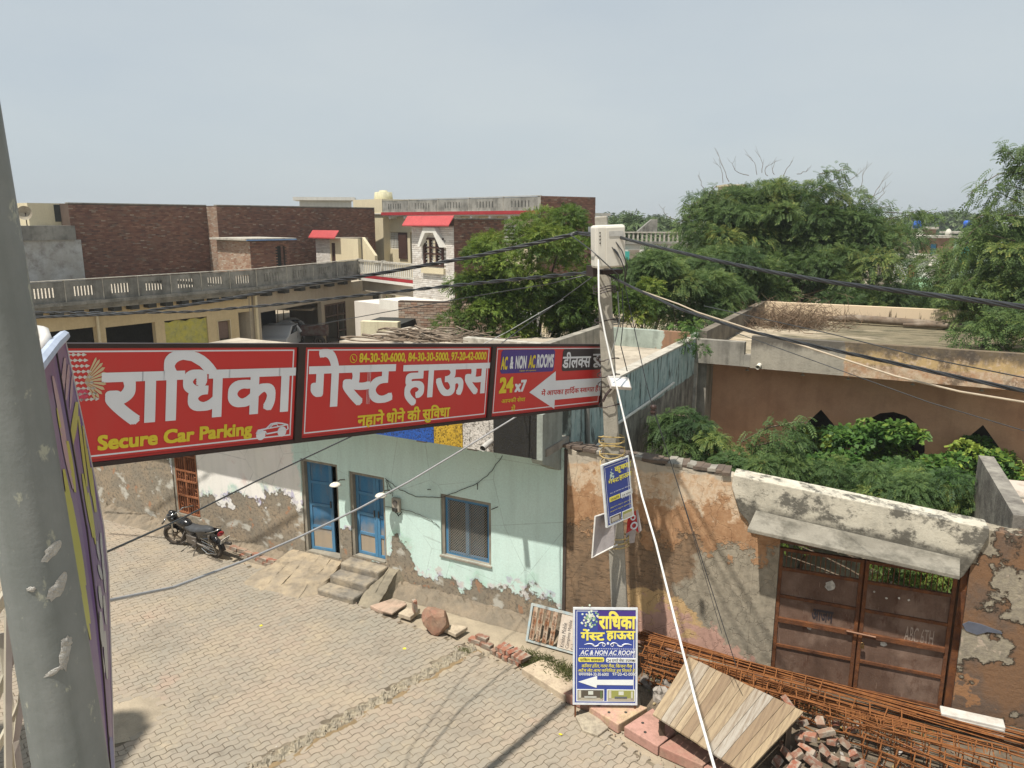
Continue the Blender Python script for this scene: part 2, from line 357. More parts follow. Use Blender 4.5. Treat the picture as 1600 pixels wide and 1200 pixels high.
# ================================================================== MINT HOUSE
def mintfn(M, C, h):
    x, z = M.x, M.z; n = M.noise(1.6, 7, rough=.62); nn = M.noise(5, 6, rough=.6)
    u_ = M.ss(x, -13.5, 0)
    white = M.mix(M.ss(M.noise(1.1, 4), .35, .65), (.79, .77, .71), (.83, .80, .76))
    white = M.mix(M.ss(M.noise(2.3, 5), .6, .72, 0, .6), white, (.62, .45, .40))
    f = M.ss(M.ma('ADD', x, M.ma('MULTIPLY', n, 1.6)), -5.15, -5.25)       # whitewash on the left
    C = M.mix(f, C, white)
    hx = M.ramp(u_, [(0, .98), (.25, .95), (.30, .45), (.345, .42), (.44, .56), (.54, .72), (.57, .66), (.64, .5), (.66, .46), (.725, .27), (.735, .42), (.78, .28), (.82, .20), (.88, .15), (.92, .27), (.96, .31), (1, .20)])
    hz = M.ma('MULTIPLY', hx, 2.0)
    q = M.ma('SUBTRACT', M.ma('ADD', hz, M.ma('ADD', M.ss(n, .25, .75, -.42, .42), M.ss(nn, .25, .75, -.13, .13))), z)
    lil = M.mix(M.ss(M.noise(3, 3), .45, .6), (.62, .60, .57), (.50, .47, .62)); C = M.mix(M.ma('MULTIPLY', M.ss(q, -.16, -.12), M.ss(nn, .46, .54)), C, lil)
    C = M.mix(M.ma('MULTIPLY', M.ss(q, -.35, -.2), M.ss(n, .5, .6, 0, .6)), C, (.40, .62, .50))
    C = M.mix(M.ma('MULTIPLY', M.ma('MULTIPLY', M.ss(x, -6.75, -6.6), M.ss(M.ma('ADD', x, M.ma('MULTIPLY', nn, .4)), -5.75, -5.85)), 0.0), C, (.7, .7, .66))
    mud = M.mix(M.ss(n, .42, .58), (.33, .265, .19), (.26, .225, .175)); mud = M.mix(M.ss(M.noise(14, 6, rough=.7), .5, .62), mud, (.16, .135, .105))
    mud = M.mix(M.ss(M.noise(2.1, 5, M.sc(1, 1, 1.6)), .57, .64), mud, (.50, .48, .42)); mud = M.mix(M.ss(M.noise(3.3, 5), .63, .66), mud, (.36, .21, .13))
    k = M.ss(q, -.01, .03); C = M.mix(k, C, mud)
    rim = M.ma('MULTIPLY', M.ss(q, -.03, 0.), M.ss(q, .07, .02)); C = M.mix(M.ma('MULTIPLY', rim, .6), C, (.08, .065, .05))
    h = M.ma('ADD', M.ma('MULTIPLY', h, .5), M.ma('MULTIPLY', M.ma('SUBTRACT', 1.0, k), 1.2))
    h = M.ma('ADD', h, M.ma('MULTIPLY', M.ma('MULTIPLY', k, M.noise(11, 7, rough=.75)), 1.6))
    ck = M.vor(.9, M.co); ck = M.ss(M.ma('ADD', ck, M.ma('MULTIPLY', nn, .02)), .012, .016); C = M.mix(M.ss(ck, 0, 1, .25, 0), C, (.1, .12, .1))
    return C, h
m_mint = plaster('mint_painted_plaster', (.61, .795, .735), (.64, .81, .75), 1.0, (.17, .19, .16), .16, .6, .5, 26, fn=mintfn, speck=.25)
def sidefn(M, C, h):
    n = M.noise(1.2, 7, M.sc(1.5, 1.5, .5), .65); st = M.noise(1.4, 8, M.sc(3.2, 3.2, .7), .74); st2 = M.noise(2, 6, M.sc(5, 5, .8), .7)
    bl = M.noise(2.2, 8, M.sc(1.6, 1.6, .8), .7); low = M.mix(M.ss(bl, .38, .62), (.10, .092, .08), (.30, .28, .235)); low = M.mix(M.ss(st, .5, .72, 0, .75), low, (.045, .04, .035))
    low = M.mix(M.ma('MULTIPLY', M.ss(M.y, 1.6, 1.0), M.ss(st2, .44, .52)), low, (.25, .37, .37))
    up = M.mix(M.ss(bl, .42, .6), (.27, .36, .345), (.40, .48, .455)); up = M.mix(M.ss(M.noise(3.0, 8, M.sc(2.2, 2.2, .45), .72), .52, .60, 0, .85), up, (.06, .065, .06)); up = M.mix(M.ss(st, .55, .68, 0, .6), up, (.06, .065, .06))
    k = M.ss(M.ma('ADD', M.z, M.ma('MULTIPLY', n, .3)), 3.25, 3.28); return M.mix(k, low, up), st
m_side = plaster('streaked_side_wall', (.3, .3, .3), (.3, .3, .3), 1, amt=0, bump=.4, fn=sidefn)
def roughfn(M, C, h):
    v = M.noise(38, 3, rough=.8); C = M.mix(M.ss(v, .36, .52), (.03, .028, .02), C); return C, v
def stucco(nm, c): return plaster(nm, c, tuple(q * .85 for q in c), 2, amt=.1, bump=1.0, fine=40, fn=roughfn)
m_grime = plaster('grimy_cement', (.36, .335, .28), (.27, .25, .215), 1.6, (.07, .065, .055), .7, .55, .5, 24)
m_roof = plaster('weathered_roof_screed', (.50, .44, .35), (.40, .35, .28), 1.2, (.13, .115, .09), .55, 0, .4, 20)
m_coping = plaster('pale_coping', (.52, .49, .42), (.42, .39, .33), 2.5, (.09, .08, .065), .6, 0, .5, 26)
m_dark = flat('dark_room', (.05, .05, .045), .95, .1)  # stands in for shade in rooms, doorways and holes; also plain dark parts
HX0 = -13.5
root = thing('painted_house', 'mint green and whitewashed single storey house with blue doors and peeling base', 'house', C0, R(-27.83))
D1, D2, WI, IR = (-5.87, -4.90, .25, 2.28), (-4.62, -3.75, .42, 2.20), (-2.48, -1.41, .90, 2.10), (-9.80, -8.95, .36, 2.06)
mb = MB().panel(HX0, 0, -.3, 3.33, 0, .23, [D1, D2, WI, IR]); mb.build('front_wall', m_mint, root)
MB().box(-.2, 0, .232, 8.2, -.3, 4.03).build('side_wall', m_side, root)
mb = MB(); mb.box(HX0, HX0 + .2, .232, 5.6, -.3, 3.33); mb.box(HX0, -2.9, 5.6, 5.8, -.3, 3.33); mb.box(-2.9, -.202, 9.6, 9.8, -.3, 3.33); mb.box(-3.1, -2.9, 5.802, 9.8, -.3, 3.33); mb.build('rear_wall', m_grime, root)
mb = MB(); mb.box(HX0, -.202, .232, 5.6, 3.332, 3.47); mb.box(-3.1, -.202, 5.6, 9.8, 3.332, 3.47); mb.build('roof', m_roof, root)
MB().box(HX0, -.02, -.645, .229, 3.335, 3.46).build('overhang_slab', m_grime, root)
# coloured stucco parapet along the overhang
bx = [HX0] + [FR.onp(u, v, -.65).x for u, v in ((683, 687), (728, 695), (776, 706), (843, 718))]
for nm, c, i, lb in (('parapet_panel', (.04, .13, .50), 0, 'blue rough stucco panel'), ('parapet_panel', (.62, .40, .05), 1, 'yellow rough stucco panel'), ('parapet_panel', (.72, .68, .62), 2, 'white rough stucco panel'), ('parapet_panel', (.035, .035, .035), 3, 'black rough stucco panel')):
    MB().box(bx[i] + .004, bx[i + 1] - .004, -.75, -.648, 3.31, 4.05).build(nm, stucco('stucco_%d' % i, c), root, label=lb)
m_ret = plaster('worn_mint_return', (.34, .38, .34), (.28, .31, .28), 1.5, (.08, .08, .07), .6, .5, .6, 22)
MB().box(bx[4] - .002, bx[4] + .1, -.752, 0.0, 3.30, 4.045).build('parapet_return', m_ret, root)
mb = MB(); mb.prism([(-.75, 3.3), (0, 3.3), (0, 2.93), (-.1, 2.95), (-.45, 3.12), (-.7, 3.22)], 'x', bx[4] - .1, bx[4] + .09); mb.build('corner_bracket', m_ret, root)
# roof parapets at the back, seen over the sign
mb = MB(); mb.box(-5.35, -3.1, 5.55, 5.82, 3.472, 4.05); mb.build('rear_parapet', m_coping, root)
mb = MB(); mb.box(-3.12, -2.9, 5.55, 9.8, 3.472, 4.07); mb.build('inner_parapet', m_grime, root)
def patchfn(M, C, h):
    n = M.noise(1.8, 6); k = M.ss(M.ma('ADD', M.x, M.ma('MULTIPLY', n, 1.3)), -.75, -.7); k2 = M.ss(M.ma('ADD', M.x, M.ma('MULTIPLY', n, 1.2)), .1, .0)
    return M.mix(M.ma('MULTIPLY', k, k2), C, (.27, .16, .10)), h
m_patch = plaster('patched_parapet', (.42, .48, .42), (.34, .39, .34), 2, (.07, .07, .06), .6, .6, .4, fn=patchfn)
MB().box(-2.9, -.0, 9.6, 9.82, 3.472, 3.98).build('patched_parapet', m_patch, root)
MB().box(-.24, .012, -.0, 8.25, 4.032, 4.07).build('coping', m_coping, root)
# pipes
mb = MB().tube([(-.98, -.70, 3.5), (-.98, -1.02, 3.44)], .05, 14, cap=False); mb.tube([(-.98, -.72, 3.5), (-.98, -1.0, 3.445)], .042, 14, 1); mb.build('drain_spout', [flat('pvc_grey', (.42, .41, .38), .5), m_dark], root)
mb = MB().tube([(.045, .9, 2.93), (.045, 2.3, 3.17), (.045, 4.4, 3.2), (.045, 6.2, 3.27)], .028, 8); mb.build('wall_pipe', flat('pipe_white', (.60, .58, .52), .5, bump=.2), root)
mb = MB().tube([(.045, .85, 3.9), (.045, .9, 3.3), (.045, .95, 2.95)], .04, 8); mb.build('down_pipe', flat('pipe_grey', (.22, .22, .2), .5), root)
# joist ends under the overhang, one object each
for x in (-2.45, -1.42, -5.0, -7.6):
    MB().prism([(-.62, 3.333), (.0, 3.333), (.0, 3.15), (-.62, 3.24)], 'x', x - .09, x + .09).build('overhang_bracket', m_grime, root)
# doors ----------------------------------------------------------
def bluefn(M, C, h):
    n = M.noise(2.2, 6, M.sc(3, 3, .6)); C = M.mix(M.ss(n, .5, .68, 0, .7), C, (.16, .17, .17)); low = M.ss(M.ma('ADD', M.z, M.ma('MULTIPLY', M.noise(5, 5), .5)), .95, .62)
    return M.mix(low, C, (.38, .31, .23)), h
m_blue = plaster('worn_blue_paint', (.045, .17, .33), (.06, .20, .36), 2, (.2, .2, .18), .3, .7, .2, 30, fn=bluefn, rough=.6)
m_bluef = plaster('blue_frame_paint', (.07, .21, .37), (.09, .24, .40), 3, (.25, .24, .2), .3, .7, .2, 30, rough=.6)
m_frame = plaster('grey_door_frame', (.33, .30, .24), (.25, .23, .19), 3, (.1, .09, .08), .4, .6, .3)
def leaf(parent, hx, z0, z1, w, side, angle, rows=4, cols=1):
    # a ledged door leaf hinged at hx; side +1 opens to the right
    d = bpy.data.objects.new('door_leaf', None); COL.objects.link(d); d.parent = parent; d.matrix_basis = Matrix.Translation((hx, .13, z0)) @ Matrix.Rotation(angle, 4, 'Z'); d.empty_display_size = .1
    H = z1 - z0; X = lambda q: q * side
    def bx_(x0, x1, y0, y1, a0, a1, nm, mt):
        MB().box(min(X(x0), X(x1)), max(X(x0), X(x1)), y0, y1, a0, a1).build(nm, mt, d, bevel=.003)
    bx_(0, .07, -.02, .02, 0, H, 'stile', m_bluef); bx_(w - .07, w, -.02, .02, 0, H, 'stile', m_bluef)
    cw = (w - .14 - .05 * (cols - 1)) / cols
    for c_ in range(cols):
        xa = .07 + c_ * (cw + .05)
        if c_: bx_(xa - .05, xa, -.022, .02, 0, H, 'mullion', m_bluef)
        for r_ in range(rows):
            za = r_ * H / rows
            bx_(xa + .001, xa + cw - .001, -.021, .02, za, za + .06, 'rail', m_bluef)
            bx_(xa + .001, xa + cw - .001, -.004, .01, za + .06, za + H / rows, 'door_board', m_blue)
    bx_(.071, w - .071, -.021, .02, H - .05, H, 'rail', m_bluef)
    MB().box(X(w - .05) - .01, X(w - .05) + .01, -.045, -.022, H * .5, H * .5 + .14).build('handle', flat('iron_handle', (.1, .1, .1), .4, metal=.8), d)
    return d
for D in (D1, D2, IR, WI):
    mb = MB(); mt = m_frame
    mb.box(D[0] + .001, D[0] + .07, .03, .2, D[2] + .001, D[3] - .001); mb.box(D[1] - .06, D[1] - .001, .03, .2, D[2] + .001, D[3] - .001); mb.box(D[0] + .071, D[1] - .061, .03, .2, D[3] - .06, D[3] - .002)
    if D is not WI: mb.box(D[0] + .071, D[1] - .061, .0, .2, D[2] + .002, D[2] + .03)
    mb.build('door_frame' if D is not WI else 'window_frame', m_frame, root)
leaf(root, D1[0] + .075, D1[2] + .035, D1[3] - .065, .58, 1, R(8))
leaf(root, D2[0] + .075, D2[2] + .035, D2[3] - .065, .50, 1, 0)
leaf(root, D2[1] - .065, D2[2] + .035, D2[3] - .065, .225, -1, 0)
# window with blue bars and diamond wire mesh
mb = MB(); X0, X1, Z0, Z1 = WI[0] + .075, WI[1] - .065, WI[2] + .01, WI[3] - .065
mb.box(X0, X0 + .06, .06, .12, Z0, Z1); mb.box(X1 - .04, X1, .06, .12, Z0, Z1); mb.box(X0 + .061, X1 - .041, .06, .12, Z1 - .05, Z1); mb.box(X0 + .061, X1 - .041, .06, .12, Z0, Z0 + .06); mb.box((X0 + X1) / 2 - .035, (X0 + X1) / 2 + .035, .055, .125, Z0 + .061, Z1 - .051)
mb.build('window_bars', m_bluef, root)
mb = MB(); k = 0; st = .052; W_, H_ = X1 - X0 - .1, Z1 - Z0 - .1
for s_ in (1, -1):
    q = -H_
    while q < W_:
        a0, a1 = max(0, q), min(W_, q + H_)
        if a1 > a0:
            za, zb = a0 - q, a1 - q
            if s_ < 0: xa, xb = W_ - a0, W_ - a1
            else: xa, xb = a0, a1
            mb.tube([(X0 + .05 + xa, .05, Z0 + .05 + za), (X0 + .05 + xb, .05, Z0 + .05 + zb)], .0035, 3, cap=False)
        q += st
tag(mb.build('wire_mesh', flat('mesh_wire', (.36, .33, .27), .5), root), kind='stuff')
MB().box(X0 + .07, (X0 + X1) / 2 - .04, .135, .15, Z0 + .07, Z1 - .06).build('window_shutter', plaster('dusty_shutter', (.045, .07, .085), (.09, .10, .10), 4, (.1, .09, .07), .5, 0, .3), root)
MB().box((X0 + X1) / 2 + .04, X1 - .16, .135, .15, Z0 + .07, Z1 - .06).build('window_shutter', plaster('dusty_blue_shutter', (.06, .10, .14), (.08, .13, .17), 4, (.1, .09, .07), .4, 0, .3), root)
MB().prism([(-.03, Z0 - .02), (.06, Z0 + .005), (.06, Z0 - .05), (-.03, Z0 - .05)], 'x', WI[0] - .02, WI[1] + .02).build('window_sill', m_frame, root)
mb = MB().box(HX0 + .3, -.3, 1.1, 1.12, -.2, 3.3); mb.build('dark_backing_panel', m_dark, root)  # near-black panel gives the openings the darkness of unlit rooms
# rusty ornamental iron gate of the left doorway
m_rustg = plaster('rusty_iron_paint', (.26, .10, .045), (.33, .14, .07), 6, (.07, .03, .02), .5, .3, .3, 40, rough=.8)
ir = bpy.data.objects.new('iron_door', None); COL.objects.link(ir); ir.parent = root; tag(ir, 'rust brown ornamental iron door')
x0, x1, z0, z1 = IR[0] + .075, IR[1] - .065, IR[2] + .04, IR[3] - .07; xm = (x0 + x1) / 2 - .04
MB().box(x0, x1, .075, .08, z0, z1).build('backing_sheet', plaster('rust_sheet', (.16, .06, .03), (.2, .08, .04), 3, (.04, .02, .015), .4), ir)
for x in (x0, xm, x1 - .035): MB().box(x, x + .035, .03, .07, z0, z1).build('upright', m_rustg, ir)
for z in (z0, z0 + .42, z0 + .78, z0 + 1.02, z0 + 1.38, z1 - .04): MB().box(x0 + .036, x1 - .036, .025, .065, z, z + .04).build('rail', m_rustg, ir)
for q in range(9):
    x = x0 + .07 + q * (x1 - x0 - .12) / 8; MB().box(x, x + .014, .04, .055, z0 + .001, z1 - .001).build('bar', m_rustg, ir)
mb = MB()
for r_ in range(4):
    for q in range(3):
        cx, cz = x0 + .14 + .25 * q, z0 + .22 + r_ * .38; mb.torus((cx, .035, cz), .05, .007, 12, 4)
tag(mb.build('scrollwork', m_rustg, ir), kind='stuff')
# lamps, meter and wiring on the front wall
m_wh = flat('white_enamel', (.66, .63, .54), .5, bump=.1); m_cable = flat('black_cable', (.02, .02, .02), .5); m_box = flat('meter_grey', (.36, .33, .27), .6)
for x, z in ((-4.72, 2.0), (-3.62, 1.97)):
    l = bpy.data.objects.new('wall_lamp', None); COL.objects.link(l); l.parent = root; l.location = (x, -.02, z)
    mb = MB().tube([(0, .02, 0), (0, -.12, .04), (-.0, -.22, .02)], .012, 8); mb.build('lamp_arm', m_frame, l)
    mb = MB().lathe([(.012, .03), (.05, .025), (.09, .005), (.115, -.025), (.11, -.03), (.08, -.01), (.01, .01)], (0, -.26, 0), 18); mb.build('lamp_shade', m_wh, l, True)
mt_ = bpy.data.objects.new('electric_meter', None); COL.objects.link(mt_); mt_.parent = root; mt_.location = (-3.45, -.03, 1.72)
MB().box(-.09, .09, -.05, .03, -.14, .14).build('meter_case', m_box, mt_, bevel=.02)
MB().cyl((0, -.05, .05), .05, -.02, 14, axis='y').build('meter_dial', flat('dial', (.12, .11, .1), .2), mt_)
MB().box(-.05, .05, -.08, -.051, -.12, -.05).build('terminal_cover', m_dark, mt_)
def wig(pts, seed=0, amp=.01, n=6):
    r_ = random.Random(seed); out = []
    for i in range(len(pts) - 1):
        a, b = Vector(pts[i]), Vector(pts[i + 1])
        for k in range(n): out.append(a.lerp(b, k / n) + Vector((r_.uniform(-amp, amp), 0, r_.uniform(-amp, amp))))
    return out + [Vector(pts[-1])]
Pn = lambda u, v, y=-.02: FR.onp(u, v, y)
mb = MB().tube(wig([Pn(602, 748), Pn(625, 765), Pn(650, 776), Pn(690, 777), Pn(715, 768), Pn(745, 756), Pn(765, 740), Pn(785, 712)], 1), .006, 5); mb.build('wall_cable', m_cable, root)
mb = MB().tube(wig([Pn(603, 749), Pn(606, 765), Pn(611, 772)], 2), .006, 5); mb.tube(wig([Pn(604, 749), Pn(612, 765), Pn(613, 776)], 3), .006, 5); mb.tube(wig([Pn(617, 799), Pn(623, 806), Pn(628, 800)], 4), .008, 5); mb.build('meter_wires', m_cable, root)
mb = MB().tube(wig([Pn(602, 792), Pn(640, 798), Pn(672, 811), Pn(687, 824)], 5), .005, 5); mb.tube([Pn(745, 756, 0), Pn(746, 756, -.06), Pn(746, 765, -.06)], .008, 5); mb.tube([Pn(668, 765, 0), Pn(673, 765, -.1)], .007, 5); mb.tube([Pn(768, 796, 0), Pn(778, 792, -.12)], .008, 5); mb.build('wall_hooks', m_cable, root)

# steps and ramp in front of the doors
m_step = plaster('worn_step_stone', (.38, .32, .235), (.22, .20, .17), 3.2, (.10, .09, .075), .7, 0, 1.0, 20)
m_conc = plaster('dusty_concrete', (.46, .39, .28), (.38, .325, .24), 2, (.17, .145, .11), .35, 0, .5, 30)
def slabpoly(pts, z0, z1, name, mat, lab, cat, group=None, jit=.0, bev=.012, kind=None):
    c = sum((Vector((p[0], p[1])) for p in pts), Vector((0, 0))) / len(pts)
    mb_ = MB(); mb_.prism([(p[0] - c.x, p[1] - c.y) for p in pts], 'z', 0, z1 - z0); o = mb_.build(name, mat, bevel=bev); o.location = (c.x, c.y, z0)
    tag(o, lab, cat, group, kind); return o
def mound(x0, x1, y0, y1, hf, name, mat, seed, nx=40, ny=26):
    mb_ = MB(); r_ = random.Random(seed); vs_ = []
    from mathutils import noise as mz
    for i in range(nx + 1):
        for j in range(ny + 1):
            fx, fy = i / nx, j / ny; x = x0 + (x1 - x0) * fx; y = y0 + (y1 - y0) * fy; e_ = min(1, min(fx, 1 - fx) * 7) * min(1, fy * 4); nz_ = mz.noise(Vector((x * 2.3, y * 2.3, seed))) * .05 + mz.noise(Vector((x * 8, y * 8, seed))) * .022
            p = FR.W((x + .06 * math.sin(y * 5 + i), y, -.03 + e_ * (hf(fx, fy) + nz_))); vs_.append(tuple(p))
    k = ny + 1; mb_.add(vs_, [(i * k + j, (i + 1) * k + j, (i + 1) * k + j + 1, i * k + j + 1) for i in range(nx) for j in range(ny)]); return tag(mb_.build(name, mat), kind='structure')
m_conc2 = plaster('broken_dusty_cement', (.40, .325, .225), (.29, .245, .185), 3, (.13, .11, .085), .6, 0, .9, 26)
mound(-6.45, -4.66, -1.45, -.002, lambda fx, fy: .06 + .2 * fy ** 1.2, 'cement_ramp', m_conc2, 3)
0 and slabpoly([FR.W(p) for p in ((-6.15, .02), (-6.1, -.05), (-6.05, -.95), (-5.4, -1.05), (-4.72, -.75), (-4.70, -.02))], -.03, .2, 'door_ramp', m_conc, 'dusty cement platform in front of the half open blue door', 'ramp', bev=.06)
0 and slabpoly([FR.W(p) for p in ((-6.3, -.9), (-5.9, -1.3), (-5.2, -1.35), (-4.72, -1.0), (-4.75, -.7), (-6.05, -.8))], -.03, .07, 'ramp_skirt', m_conc, 'low worn cement skirt sloping from the platform to the pavers', 'ramp', bev=.05)
m_plinth0 = plaster('crumbled_slope', (.30, .26, .19), (.21, .185, .14), 3, (.10, .09, .07), .6, 0, 1.0, 22)
st = thing('door_steps', 'three worn grey stone steps below the closed blue door', 'steps', FR.W((-4.15, 0, -.03)), R(-27.83))
for i, (y0, h_) in enumerate(((-.34, .42), (-.64, .28), (-.98, .14))): MB().box(-.50 - .02 * i, .44 - .05 * i, y0, -.005 if i == 0 else y0 + .335, 0, h_ + .01).build('step', m_step, st, bevel=.035)
mound(-3.78, -3.35, -1.05, -.002, lambda fx, fy: .02 + .38 * fy, 'mortar_slope', m_plinth0, 8, 14, 30)
# rough plinth along the wall
m_plinth = plaster('crumbled_mortar', (.27, .22, .16), (.20, .17, .13), 3, (.12, .105, .08), .5, 0, 1.0, 22)
def plinth(x0, x1, w0, w1, z0, z1, seed, par=FR, name='wall_plinth'):
    mb_ = MB(); n = int((x1 - x0) / .07); r_ = random.Random(seed); vs_ = []; k = 7
    for i in range(n + 1):
        f = i / n; w = w0 + (w1 - w0) * f; z = z0 + (z1 - z0) * f
        for j in range(k):
            g_ = j / (k - 1); hh = z * (1 - g_ ** 1.8) * r_.uniform(.8, 1.15); p = par.W((x0 + (x1 - x0) * f + r_.uniform(-.02, .02), .0 - w * g_ + r_.uniform(-.015, .015), hh - .028)); vs_.append(tuple(p))
    mb_.add(vs_, [(i * k + j, i * k + j + 1, (i + 1) * k + j + 1, (i + 1) * k + j) for i in range(n) for j in range(k - 1)])
    return tag(mb_.build(name, m_plinth), kind='structure')
plinth(-3.6, 0.2, .38, .34, .2, .12, 3); plinth(-13.4, -6.2, .5, .5, .2, .14, 4); plinth(.1, 3.4, .3, .3, .1, .08, 5, BW)
# ================================================================== BRICKS, SLABS AND STONES ALONG THE DRAIN
MBk = Mt('loose_brick', .92, .15); f_ = MBk.rand()
cc = MBk.ramp(f_, [(0, (.26, .10, .065)), (.4, (.31, .145, .095)), (.7, (.22, .115, .08)), (1, (.31, .21, .15))])
n_ = MBk.noise(9, 6); cc = MBk.mix(MBk.ss(n_, .44, .58, 0, .9), cc, (.34, .30, .24)); cc = MBk.mix(MBk.ss(MBk.noise(4, 5), .55, .7, 0, .6), cc, (.10, .075, .06))
m_brick = MBk.done(cc, MBk.noise(30, 5), .6, .01)
bk = []
for k in range(6):
    r_ = random.Random(k); mb = MB(); mb.cbox((0, 0, 0), (.225, .11, .07)); me = mb.mesh('brick', m_brick)
    for v in me.vertices: v.co += Vector((r_.uniform(-.008, .008), r_.uniform(-.006, .006), r_.uniform(-.006, .006)))
    bk.append(me)
hb = []
for k in range(5):
    r_ = random.Random(k + 20); mb = MB(); L = r_.uniform(.10, .17); mb.prism([(-L / 2, -.055), (L / 2 - r_.uniform(0, .04), -.055), (L / 2, .02), (L / 2 - r_.uniform(.01, .04), .055), (-L / 2 + r_.uniform(0, .03), .055)], 'z', -.035, .035); hb.append(mb.mesh('half_brick', m_brick))
def brick_row(P, Q, label, courses=1, rot=1.0, z=-.02, seed=0, soldier=False, group='brick edgings of the drain'):
    P, Q = Vector(P).to_2d(), Vector(Q).to_2d(); d = Q - P; L_ = d.length; a = math.atan2(d.y, d.x); r_ = random.Random(seed)
    root = thing('brick_edging', label, 'brick edging', (P.x, P.y, z), a, group)
    st_ = .125 if soldier else .24; n = max(1, int(L_ / st_))
    for c_ in range(courses):
        for i in range(n):
            if r_.random() < .04: continue
            o = bpy.data.objects.new('brick', r_.choice(bk)); COL.objects.link(o); o.parent = root
            yaw = (R(90) if soldier else 0) + r_.gauss(0, .06)
            o.matrix_basis = Matrix.Translation(((i + .5 + (.5 if c_ % 2 else 0)) * st_ + r_.uniform(-.01, .01), r_.uniform(-.02, .02) + c_ * .03, .035 + c_ * .074 + r_.uniform(-.006, .006))) @ Matrix.Rotation(yaw, 4, 'Z') @ Matrix.Rotation(r_.gauss(0, .04), 4, 'X')
    return root
brick_row(G(163, 789), G(245, 822), 'red brick edging along the cement strip left of the motorcycle', 1, seed=1, z=.0, soldier=True)
brick_row(G(333, 851), G(438, 888), 'red brick edging between the motorcycle and the door platform', 2, seed=2, z=-.03)
brick_row(G(735, 990, .1), G(775, 1008, .1), 'short row of big red bricks beside the thin stone slab', 2, seed=3, z=-.02)
brick_row(G(775, 1006, .1), G(822, 1032, .1), 'tumbled red bricks ending in the weeds by the louvred panel', 2, seed=4, z=-.02, soldier=True)
# trench behind the bricks
mb = MB(); tr = [G(690, 985), G(735, 1002), G(780, 1022), G(830, 1050), G(850, 1045), G(800, 1012), G(745, 985), G(700, 972)]
# sandstone slabs over the drain
def sandst(nm, c1, c2): return plaster(nm, c1, c2, 3.5, (.16, .11, .08), .4, 0, .5, 24)
m_ss = sandst('pink_sandstone', (.46, .33, .25), (.38, .30, .23)); m_ss2 = sandst('buff_sandstone', (.50, .42, .31), (.43, .36, .27)); m_ss3 = sandst('red_sandstone', (.38, .20, .155), (.42, .27, .2))
def pslab(px, z0, z1, name, mat, lab, cat, **k): return slabpoly([G(u, v, z1) for u, v in px], z0, z1, name, mat, lab, cat, **k)
pslab([(578, 946), (612, 935), (634, 940), (612, 957), (592, 953)], .0, .07, 'stone_slab', m_ss, 'leftmost thin sandstone slab over the drain beside the steps', 'slab', group='stone slabs over the drain')
pslab([(594, 953), (620, 936), (636, 943), (613, 958)], .07, .11, 'stone_slab', m_ss, 'thin sandstone slab lying on another one by the steps', 'slab', group='stone slabs over the drain')
pslab([(622, 958), (637, 948), (657, 951), (641, 964)], .02, .10, 'stone_slab', m_ss2, 'small buff slab with an upright brick standing on it', 'slab', group='stone slabs over the drain')
pslab([(693, 982), (708, 974), (731, 979), (712, 991)], .03, .10, 'stone_slab', m_ss2, 'pale thin slab right of the big boulder', 'slab', group='stone slabs over the drain')
pslab([(815, 1044), (846, 1030), (900, 1045), (925, 1062), (883, 1087)], -.02, .11, 'stone_slab', sandst('sand_slab', (.52, .43, .31), (.47, .38, .28)), 'large sandy slab left of the blue folding sign', 'slab', group='stone slabs over the drain')
for px, lb, mt in (([(880, 1082), (925, 1062), (985, 1078), (936, 1105)], 'red slab under the foot of the blue folding sign', m_ss3),
               ([(920, 1104), (955, 1086), (1012, 1105), (966, 1132)], 'pink and yellow drain cover slab right of the folding sign', sandst('painted_slab', (.50, .30, .24), (.52, .40, .24))),
               ([(975, 1135), (1020, 1106), (1056, 1143), (1028, 1166)], 'pink drain cover slab with round holes before the wooden platform', sandst('pink_slab', (.47, .27, .22), (.43, .25, .2))),
               ([(1030, 1166), (1060, 1146), (1120, 1180), (1098, 1196)], 'pink kerb slab half in the shade of the wooden platform', m_ss3),
               ([(1099, 1198), (1122, 1183), (1190, 1228), (1165, 1246)], 'pink kerb slab at the bottom edge below the platform', m_ss3)):
    o = pslab(px, -.02, .13, 'drain_slab', mt, lb, 'slab', group='thick drain cover slabs')
    c = o.location
    if 'folding' in lb or 'holes' in lb:
        for k in range(4):
            h_ = MB().cyl((0, 0, 0), .022, .003, 12).build('lifting_hole', m_dark, o); h_.location = ((k % 2 - .5) * .24, (k // 2 - .5) * .2 , .152)
pslab([(899, 1118), (925, 1110), (951, 1136), (934, 1149), (910, 1140)], -.02, .04, 'concrete_lump', plaster('aggregate', (.45, .39, .29), (.36, .31, .24), 9, (.14, .12, .09), .5, 0, 1.0, 40), 'broken flat piece of rough concrete on the pavers', 'concrete piece')
o = bpy.data.objects.new('brick', bk[0]); COL.objects.link(o); o.location = G(648, 947, .22); o.rotation_euler = (.1, R(88), .5); tag(o, 'red brick standing upright on a small buff slab', 'brick')
